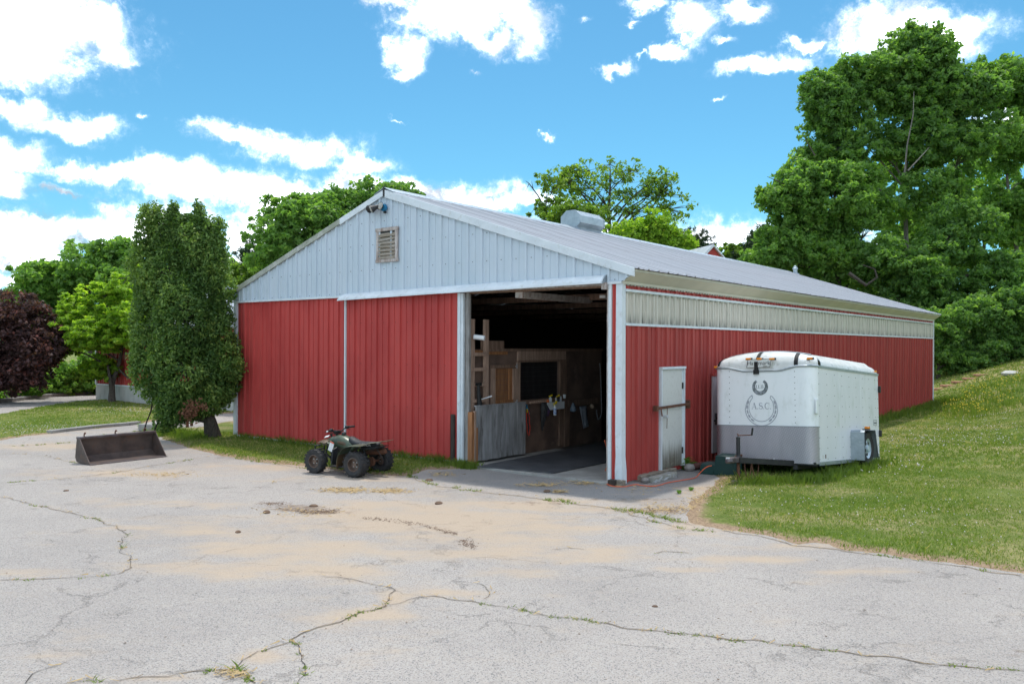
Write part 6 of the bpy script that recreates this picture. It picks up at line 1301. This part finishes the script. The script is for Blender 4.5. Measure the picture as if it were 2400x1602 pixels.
def dry(x, y): return np.clip(.5 + .55 * vnoise(x, y, .55, 31) + .35 * vnoise(x, y, 1.7, 32), 0, 1)
def field(name, label, box, n, h, w, seed, mind=.03, per=3, poly=None, hvar=True, cond=None):
    rng = np.random.default_rng(seed); x = rng.uniform(box[0], box[1], n); y = rng.uniform(box[2], box[3], n)
    s = lawn_sd(x, y); px_, py_ = pxy(x, np.maximum(y, 1)); ok = (s > mind) & (px_ > -60) & (px_ < 2460)
    lb = (x - CX) * cy_ - (y - CY) * sy_; tb = (x - CX) * sy_ + (y - CY) * cy_; ok &= ~((lb < .03) & (lb > -W - .03) & (tb > -.04) & (tb < L + .05))
    keep = rng.uniform(size=n) < np.clip(s * 5 + .25, 0, 1); ok &= keep
    if cond is not None: ok &= cond(x, y)
    x, y, s = x[ok], y[ok], s[ok]; z = hgt(x, y) + np.clip(s * .12, -.06, .03)
    d = dry(x, y); ti = np.where(rng.uniform(size=len(x)) < d * .55, .93, .15 + .5 * rng.uniform(size=len(x)) + .15 * (1 - d))
    hh = h * (.65 + .5 * (1 - d)) * (1 + .35 * vnoise(x, y, 2.2, 33)); V, Fq, t = blades(rng, x, y, z, hh * .85, w, .75, per, .025, ti)
    return tag(npmesh(name, V, Fq, GRASS, {'tint': t}), label, 'grass', kind='stuff'), (x, y, z)
gr, (gx, gy, gz) = field('lawn_grass', 'short clover dotted grass on the right lawn near the yard', (3, 14, 8, 16.5), 42000, .055, .009, 1)
field('lawn_grass', 'short grass of the right lawn around and beyond the trailer', (4.5, 24, 16.5, 30), 42000, .07, .016, 2)
field('lawn_grass', 'dry grass of the far slope right of the barn', (12, 36, 28, 52), 24000, .12, .035, 3)
field('lawn_grass', 'grass strip in front of the red gable wall', (-10, 1, 15, 22.5), 40000, .07, .010, 4, cond=lambda x, y: sdist(x, y, I_) > -.1)
field('lawn_grass', 'mown grass of the left lawn before the road', (-22, -7, 19, 38), 34000, .055, .02, 5, cond=lambda x, y: sdist(x, y, L_) > -.1)
# taller unmown grass
def tuft_line(name, label, pts, n, h, w, seed, spread=.18, lean=.6, tint=.35, stuff=True, m=None):
    rng = np.random.default_rng(seed); P_ = np.array([list(G(px, py)) if not isinstance(px, str) else py for px, py in pts]); k = rng.uniform(0, len(P_) - 1.001, n); i = k.astype(int); f = (k - i)[:, None]
    C = P_[i] * (1 - f) + P_[i + 1] * f + rng.normal(size=(n, 2)) * spread; z = hgt(C[:, 0], C[:, 1]) + .01
    V, Fq, t = blades(rng, C[:, 0], C[:, 1], z, h * (1 + .4 * vnoise(C[:, 0] * 6, C[:, 1] * 6, 1, seed)), w, lean, 3, .03, np.full(n, tint))
    o = npmesh(name, V, Fq, m or GRASS, {'tint': t}); return tag(o, label, 'grass', kind='stuff')
def B_(x, y): return ('w', list(bw(x, y)[:2]))
def T_(x, y): q = TM @ Vector((x, y, 0)); return ('w', [q.x, q.y])
tuft_line('tall_grass', 'long seeding grass under the right side of the trailer', [T_(.2, -1.1), T_(.9, -.45), T_(1.1, .0), T_(1.15, 1.0), T_(1.2, 2.0), T_(1.3, 3.4)], 700, .2, .011, 11, .16)
tuft_line('tall_grass', 'long grass in front of the trailer nose and jack', [T_(.25, -1.2), T_(.5, -.9), T_(.8, -.6), T_(1.0, -.2)], 700, .12, .010, 12, .15)
tuft_line('tall_grass', 'shaded grass beneath the trailer', [T_(-.3, .8), T_(.2, 1.5), T_(.3, 3.0)], 500, .12, .012, 13, .4, tint=.2)
tuft_line('wall_weeds', 'weeds along the foot of the long side wall', [B_(.15, 7), B_(.15, 12), B_(.2, 17), B_(.2, 21), B_(.25, 24.3), B_(.9, 25)], 1700, .26, .022, 14, .14)
tuft_line('wall_weeds', 'weeds along the foot of the red gable wall', [B_(-W + .3, -.12), B_(-9.5, -.14), B_(-8, -.12), B_(-6.5, -.12), B_(-5, -.1), B_(-3.8, -.12)], 1100, .17, .011, 15, .09)
tuft_line('wall_weeds', 'green tuft at the foot of the left door post', [(1066, 1093), (1085, 1096), (1100, 1098), (1116, 1097)], 260, .15, .010, 16, .06, tint=.5)
tuft_line('wall_weeds', 'leafy weeds around the conifer and bucket end', [(375, 1012), (392, 1022), (415, 1015), (450, 1030), (480, 1026)], 600, .17, .013, 17, .2, tint=.45)
tuft_line('roadside_weeds', 'tall bright weeds behind the left road', [(-20, 932), (60, 921), (120, 920), (225, 914)], 2600, .5, .05, 18, .7, tint=.6)
# broad-leaved weeds by the side door: single plants
def leafy(px, py, h, n, seed, label, cat='weed', w=.05, grp=None):
    rng = random.Random(seed); o0 = at(px, py); mb = MB()
    for i in range(n):
        a = rng.uniform(0, 2 * PI); r = h * rng.uniform(.5, 1.0); up_ = h * rng.uniform(.5, 1.1); d = Vector((math.cos(a), math.sin(a), 0)); sdv = Vector((-d.y, d.x, 0)) * w * rng.uniform(.4, .8)
        p0 = d * .02; p1 = d * r * .45 + Vector((0, 0, up_ * .75)); p2 = d * r + Vector((0, 0, up_ * .7)); mb.add([p0 - sdv * .3, p0 + sdv * .3, p1 + sdv, p2, p1 - sdv], [(0, 1, 2, 4), (4, 2, 3)])
    me = mb.mesh('weed'); at_ = me.attributes.new('tint', 'FLOAT', 'POINT'); at_.data.foreach_set('value', [rng.uniform(.2, .8) for _ in range(len(me.vertices))])
    o = link('weed', me, LF_HEDGE); o.location = o0; return tag(o, label, cat, grp)
leafy(1603, 1100, .30, 44, 1, 'bushy pointed-leaf weed at the right foot of the side door', w=.035)
leafy(1624, 1098, .18, 26, 2, 'small weed beside the round log by the wall')
leafy(1672, 1062, .28, 24, 3, 'yellowish weed between the green step and the barn wall')
leafy(383, 1020, .3, 40, 4, 'broad leaf weed at the right end of the loader bucket'); leafy(330, 1004, .2, 24, 5, 'small weed left of the grey concrete block')
leafy(1620, 1149, .07, 12, 6, 'small tuft on bare soil between steps and lawn'); leafy(1592, 1156, .08, 12, 7, 'tiny tuft on the dark asphalt left of the lawn edge')
# cracks: sand filled lines with weeds growing in them
cracks = [
 ([(755, 1350), (790, 1352), (830, 1358), (870, 1364), (905, 1374)], .05, .5), ([(905, 1374), (925, 1384), (915, 1400), (905, 1420)], .03, .1), ([(905, 1420), (935, 1415), (965, 1403), (1000, 1396), (1040, 1399), (1100, 1409), (1150, 1417), (1200, 1426), (1260, 1437), (1330, 1449), (1375, 1453), (1420, 1463), (1480, 1473), (1530, 1478), (1585, 1486), (1650, 1489), (1710, 1499), (1760, 1501), (1830, 1510), (1890, 1516), (1960, 1523), (2020, 1531), (2090, 1541), (2150, 1549), (2240, 1561), (2320, 1566), (2410, 1574)], .045, .55),
 ([(905, 1420), (860, 1432), (815, 1448), (770, 1462), (735, 1473), (700, 1489), (683, 1503)], .05, .45), ([(683, 1503), (650, 1512), (630, 1522), (590, 1530), (560, 1552), (540, 1568)], .03, .2), ([(683, 1503), (700, 1518), (716, 1535), (724, 1558), (720, 1580), (700, 1598)], .035, .5),
 ([(130, 1606), (200, 1598), (270, 1592), (350, 1588), (420, 1576), (480, 1572), (540, 1570), (575, 1580), (620, 1598)], .07, .8),
 ([(-20, 1134), (40, 1128), (90, 1126), (150, 1121), (210, 1115), (260, 1109), (300, 1102), (340, 1093), (400, 1085), (440, 1078), (490, 1070)], .07, .55),
 ([(-10, 1166), (25, 1168), (70, 1181), (130, 1192), (190, 1207), (245, 1224), (283, 1240), (292, 1250), (282, 1268), (284, 1290), (306, 1310), (307, 1332), (272, 1347)], .035, .3), ([(272, 1347), (200, 1352), (90, 1357), (-10, 1360)], .08, .2),
 ([(955, 1114), (985, 1127), (1030, 1138), (1080, 1145), (1130, 1153), (1180, 1158), (1240, 1165), (1290, 1172), (1340, 1178), (1392, 1186), (1440, 1192), (1500, 1200), (1545, 1212), (1600, 1224)], .16, .75), ([(1440, 1192), (1500, 1212), (1550, 1226), (1610, 1240), (1680, 1247)], .10, .6),
 ([(-10, 1063), (50, 1064), (110, 1070), (150, 1079), (185, 1086)], .04, .6), ([(-10, 1046), (60, 1044), (120, 1040), (185, 1035), (230, 1034)], .09, .5), ([(210, 1022), (260, 1017), (320, 1010), (350, 1012)], .08, .6),
 ([(1120, 1368), (1145, 1372), (1155, 1385), (1135, 1403)], .03, .7), ([(60, 1598), (75, 1580), (110, 1565), (150, 1550)], .03, .2), ([(1535, 1297), (1560, 1290), (1610, 1297)], .03, .2), ([(1290, 1287), (1325, 1284), (1370, 1288)], .03, .3), ([(2030, 1296), (2090, 1306), (2170, 1318), (2270, 1330), (2400, 1350)], .10, .35), ([(1680, 1243), (1780, 1257), (1860, 1277), (1960, 1287), (2030, 1300)], .10, .4), ([(510, 1068), (620, 1084), (715, 1096), (815, 1107), (920, 1119), (960, 1117)], .12, .3)]
rng = np.random.default_rng(77); wx, wy, wh = [], [], []; sx, sy = [], []
for ci, (pts, wd, dens_) in enumerate(cracks):
    P_ = np.array([G(*p) for p in pts]); seg = np.linalg.norm(np.diff(P_, axis=0), axis=1); cum = np.r_[0, np.cumsum(seg)]; n = max(6, int(cum[-1] / .07)); s = np.linspace(0, cum[-1], n); x = np.interp(s, cum, P_[:, 0]); y = np.interp(s, cum, P_[:, 1])
    jx = np.convolve(rng.normal(size=n + 2), [.3, .4, .3], 'valid') * .035; jy = np.convolve(rng.normal(size=n + 2), [.3, .4, .3], 'valid') * .035; x = x + jx; y = y + jy
    tx, ty = np.gradient(x), np.gradient(y); l = np.hypot(tx, ty) + 1e-6; nx, ny = -ty / l, tx / l; e1 = wd * (.1 + .8 * rng.uniform(size=n) ** 2) / 2; e2 = wd * (.1 + .8 * rng.uniform(size=n) ** 2) / 2; gt = np.clip(.55 + 1.3 * vnoise(x, y, 1.7, 200 + ci), .06, 1.5); e1 = e1 * gt; e2 = e2 * gt; e1[0] = e2[0] = e1[-1] = e2[-1] = .002
    def strip(m_, a, b, z, nm, lab): V = np.concatenate([np.stack([x + nx * a, y + ny * a, np.full(n, z) + .006 * vnoise(x + nx * a, y + ny * a, .9, 9)], 1), np.stack([x - nx * b, y - ny * b, np.full(n, z) + .006 * vnoise(x - nx * b, y - ny * b, .9, 9)], 1)]); Fq = np.array([[i, i + 1, n + i + 1, n + i] for i in range(n - 1)]); return tag(npmesh(nm, V, Fq, m_), kind='structure')
    strip(SANDM, e1, e2, .004, 'crack_sand', ''); strip(CRACKM, np.full(n, .003) * rng.uniform(.2, 1.6, n), np.full(n, .002), .0075, 'pavement_crack', '')
    k = int(cum[-1] * 22 * dens_); gate_ = vnoise(x * 3, y * 3, 1.6, 100 + ci); ii = rng.integers(0, n, k * 2); ii = ii[gate_[ii] > .12][:k]; wx += list(x[ii] + rng.normal(size=len(ii)) * wd * .22); wy += list(y[ii] + rng.normal(size=len(ii)) * wd * .22); wh += list(np.where(rng.uniform(size=len(ii)) < .015, .09, .018) + .02 * wd / .1)
    k = int(cum[-1] * 9); ii = rng.integers(0, n, k); sx += list(x[ii] + rng.normal(size=k) * wd * .6); sy += list(y[ii] + rng.normal(size=k) * wd * .6)
wx, wy, wh = map(np.array, (wx, wy, wh)); V, Fq, t = blades(rng, wx, wy, np.zeros(len(wx)), wh, .009, 1.3, 7, .018, rng.uniform(.3, .85, len(wx)))
tag(npmesh('crack_weeds', V, Fq, GRASS, {'tint': t}), 'small weeds growing in the pavement cracks', 'weeds', kind='stuff')
# straw and hay bits
for (cx, cy, rx, ry, k) in [(810, 1149, 60, 6, 500), (915, 1151, 45, 6, 360), (640, 1130, 3, 2, 10), (380, 1113, 90, 6, 200), (1560, 1195, 90, 12, 300), (1270, 1137, 60, 5, 240), (1370, 1133, 40, 5, 160), (1040, 1112, 30, 6, 120), (1310, 1152, 20, 4, 120), (1640, 1170, 40, 25, 240), (1500, 1145, 90, 10, 100), (545, 1578, 40, 10, 60), (700, 1200, 110, 12, 120)]:
    for _ in range(k): g_ = G(cx + rng.normal() * rx * .5, cy + rng.normal() * ry * .5); sx.append(g_[0]); sy.append(g_[1])
sx, sy = np.array(sx), np.array(sy); n = len(sx); a = rng.uniform(0, PI, n); ln = rng.uniform(.015, .05, n); dx, dy = np.cos(a) * ln, np.sin(a) * ln; wx_, wy_ = -np.sin(a) * .003, np.cos(a) * .003; z = np.full(n, .012)
V = np.stack([np.stack([sx - dx - wx_, sy - dy - wy_, z], 1), np.stack([sx + dx - wx_, sy + dy - wy_, z + rng.uniform(0, .015, n)], 1), np.stack([sx + dx + wx_, sy + dy + wy_, z + rng.uniform(0, .015, n)], 1), np.stack([sx - dx + wx_, sy - dy + wy_, z], 1)], 1).reshape(-1, 3)
tag(npmesh('straw_litter', V, np.arange(4 * n).reshape(-1, 4), STRAW), 'loose straw scattered on the yard', 'straw', kind='stuff')
# clods, droppings, tyre marks and pebbles: low lumps
def lumps(name, label, C, r, m, seed, flat=.5, cat='clods'):
    rng = np.random.default_rng(seed); n = len(C); base = np.array([(1, 0, 0), (.3, .95, 0), (-.8, .6, 0), (-.8, -.6, 0), (.3, -.95, 0), (0, 0, 1)]); rr = (r * rng.uniform(.4, 1.3, n))[:, None, None]
    V = base[None] * rr * np.array([1, 1, flat]) * rng.uniform(.7, 1.3, (n, 6, 1)) + np.concatenate([C, np.full((n, 1), .004)], 1)[:, None]; f0 = np.array([(0, 1, 5), (1, 2, 5), (2, 3, 5), (3, 4, 5), (4, 0, 5)]); Fq = (f0[None] + np.arange(n)[:, None, None] * 6).reshape(-1, 3)
    return tag(npmesh(name, V.reshape(-1, 3), Fq, m), label, cat, kind='stuff')
def scat(lst): return np.array([G(cx + rng.normal() * rx * .5, cy + rng.normal() * ry * .5) for cx, cy, rx, ry, k in lst for _ in range(k)])
tr_pts = [(700, 1198), (740, 1199), (790, 1196)]; tr2 = [(850, 1213), (900, 1217), (950, 1224), (1000, 1232), (1040, 1243), (1070, 1253)]; tr3 = [(1090, 1266), (1105, 1280)]
C = []
for tp_, sp, k in ((tr_pts, 5, 500), (tr2, 4, 340), (tr3, 7, 140)):
    q = np.array(tp_, float); kk = rng.uniform(0, len(q) - 1.001, k); i = kk.astype(int); f = (kk - i)[:, None]; pp_ = q[i] * (1 - f) + q[i + 1] * f + rng.normal(size=(k, 2)) * np.array([sp * 1.5, sp * .55]); C += [G(*p) for p in pp_]
C += [tuple(v) for v in scat([(640, 1180, 30, 5, 160)])]
lumps('mud_crumbs', 'dried mud shed from tyre tracks on the yard', np.array(C), .009, MUD, 5)
lumps('dark_crumbs', 'small dark crumbs scattered over the yard', np.concatenate([scat([(1000, 1300, 1400, 300, 60), (800, 1500, 900, 160, 26), (1900, 1400, 500, 160, 24), (1560, 1200, 110, 30, 160), (1620, 1180, 40, 20, 60)])]), .009, MUD, 6)
lumps('pale_pebbles', 'pale grit on the yard', scat([(1200, 1350, 1600, 350, 300), (1700, 1230, 200, 30, 200)]), .008, ROCK, 8)
for k_, (px, py, r, lab) in enumerate([(735, 1186, .045, 'largest brown dropping near the muddy streak'), (1028, 1180, .05, 'brown dropping below the straw patches'), (625, 1201, .05, 'flat brown dropping left of the tyre mark'), (1535, 1421, .02, 'small black stone on the bare yard at right'), (1282, 1152, .05, 'round dropping on the dark apron before the doorway'), (558, 1247, .035, 'dropping left of the tan sand stain'), (1006, 1126, .05, 'dropping at the left tip of the dark apron'), (155, 1150, .03, 'leftmost brown dropping on the yard')]):
    tag(obj('clod', MB().lathe([(0, 0), (r, .0), (r * 1.05, r * .35), (r * .6, r * .7), (0, r * .75)], 9), MUD, smooth=True, M=Matrix.Translation(at(px, py)) @ Matrix.Rotation(k_, 4, 'Z') @ Matrix.Scale(1.4, 4, (1, 0, 0))), lab, 'clod')
# clover and mustard flowers
def flowers(name, label, pts, r, m, zoff, seed, cat='flowers'):
    x, y = pts[:, 0], pts[:, 1]; rng = np.random.default_rng(seed); n = len(x); z = hgt(x, y) + .03 + zoff * rng.uniform(.6, 1.2, n); base = np.array([(1, 0, 0), (0, 1, 0), (-1, 0, 0), (0, -1, 0), (0, 0, 1), (0, 0, -1)]) * 1.; rr = (r * rng.uniform(.6, 1.2, n))[:, None, None]
    V = base[None] * rr + np.stack([x, y, z], 1)[:, None]; f0 = np.array([(0, 1, 4), (1, 2, 4), (2, 3, 4), (3, 0, 4), (1, 0, 5), (2, 1, 5), (3, 2, 5), (0, 3, 5)]); return tag(npmesh(name, V.reshape(-1, 3), (f0[None] + np.arange(n)[:, None, None] * 6).reshape(-1, 3), m), label, cat, kind='stuff')
fx = scat([(1850, 1180, 520, 60, 170), (2250, 1210, 300, 90, 90), (2060, 1060, 300, 30, 0)]); okf = lawn_sd(fx[:, 0], fx[:, 1]) > .15
far = []
for cx, cy, rx, ry, k in [(2190, 1035, 330, 40, 260), (2330, 1000, 160, 50, 110), (2080, 1100, 200, 30, 50)]:
    for _ in range(k):
        px, py = cx + rng.normal() * rx * .4, cy + rng.normal() * ry * .4
        if px > 2080 or py > 1060: far.append(G(px, max(py, 985)))
far = np.array(far); far = far[(lawn_sd(far[:, 0], far[:, 1]) > .2) & ((far[:, 0] - CX) * cy_ - (far[:, 1] - CY) * sy_ > .3)]
flowers('clover_flowers', 'white clover heads on the near right lawn', fx[okf], .010, CLOV, .05, 1); flowers('clover_flowers', 'pale clover heads on the lawn behind the trailer', far, .015, CLOV, .06, 2)
lfz = scat([(120, 1005, 160, 12, 160), (300, 965, 120, 12, 160), (60, 1020, 60, 8, 60)]); flowers('clover_flowers', 'clover heads on the left lawn', lfz[lawn_sd(lfz[:, 0], lfz[:, 1]) > .1], .013, CLOV, .05, 3)
mu = np.array([(x, y) for x, y in zip(rng.uniform(15, 24, 1500), rng.uniform(27, 36, 1500)) if abs((x - 15) * .95 - (y - 28) * .62) < 1.2 + rng.uniform() * 1.2 and (x - CX) * cy_ - (y - CY) * sy_ > .8])
flowers('mustard_flowers', 'yellow mustard flowers on the slope right of the barn', mu[::2], .03, MUST, .3, 4)
V, Fq, t = blades(np.random.default_rng(6), mu[:, 0], mu[:, 1], hgt(mu[:, 0], mu[:, 1]), np.full(len(mu), .34), .02, .3, 3, .08, np.full(len(mu), .5)); tag(npmesh('mustard_stems', V, Fq, GRASS, {'tint': t}), 'mustard stems on the slope right of the barn', 'plants', kind='stuff')
for k_, (px, Y_, s_, lab) in enumerate([(2368, 38, .35, 'pale rock on the slope at the right edge'), (2300, 34, .1, 'small stone in the dry grass right of the barn')]):
    x = ray(px, 800)[0] * Y_; tag(obj('rock', MB().lathe([(0, 0), (s_, .0), (s_ * 1.1, s_ * .3), (s_ * .6, s_ * .6), (0, s_ * .65)], 9), CONCL, smooth=True, M=Matrix.Translation((x, Y_, float(hgt(x, Y_))))), lab, 'rock')
# low kerb slabs buried in the slope just behind the barn
e = empty('old_slabs', 'broken buff slabs half buried in the slope behind the barn', 'slabs', Matrix.Translation((*G(2230, 905), 0)))
for i in range(5):
    px = 2196 + i * 26; Y_ = 39 + .35 * i; x = ray(px, 800)[0] * Y_; z = float(hgt(x, Y_)); q = Vector((x, Y_, z)) - e.location; obj('slab', MB().box(q + Vector((0, 0, .06)), (.62, .35, .10), Matrix.Rotation(.15 * (i % 3) - .1, 3, 'Z')), STONEP, e, bev=.02)
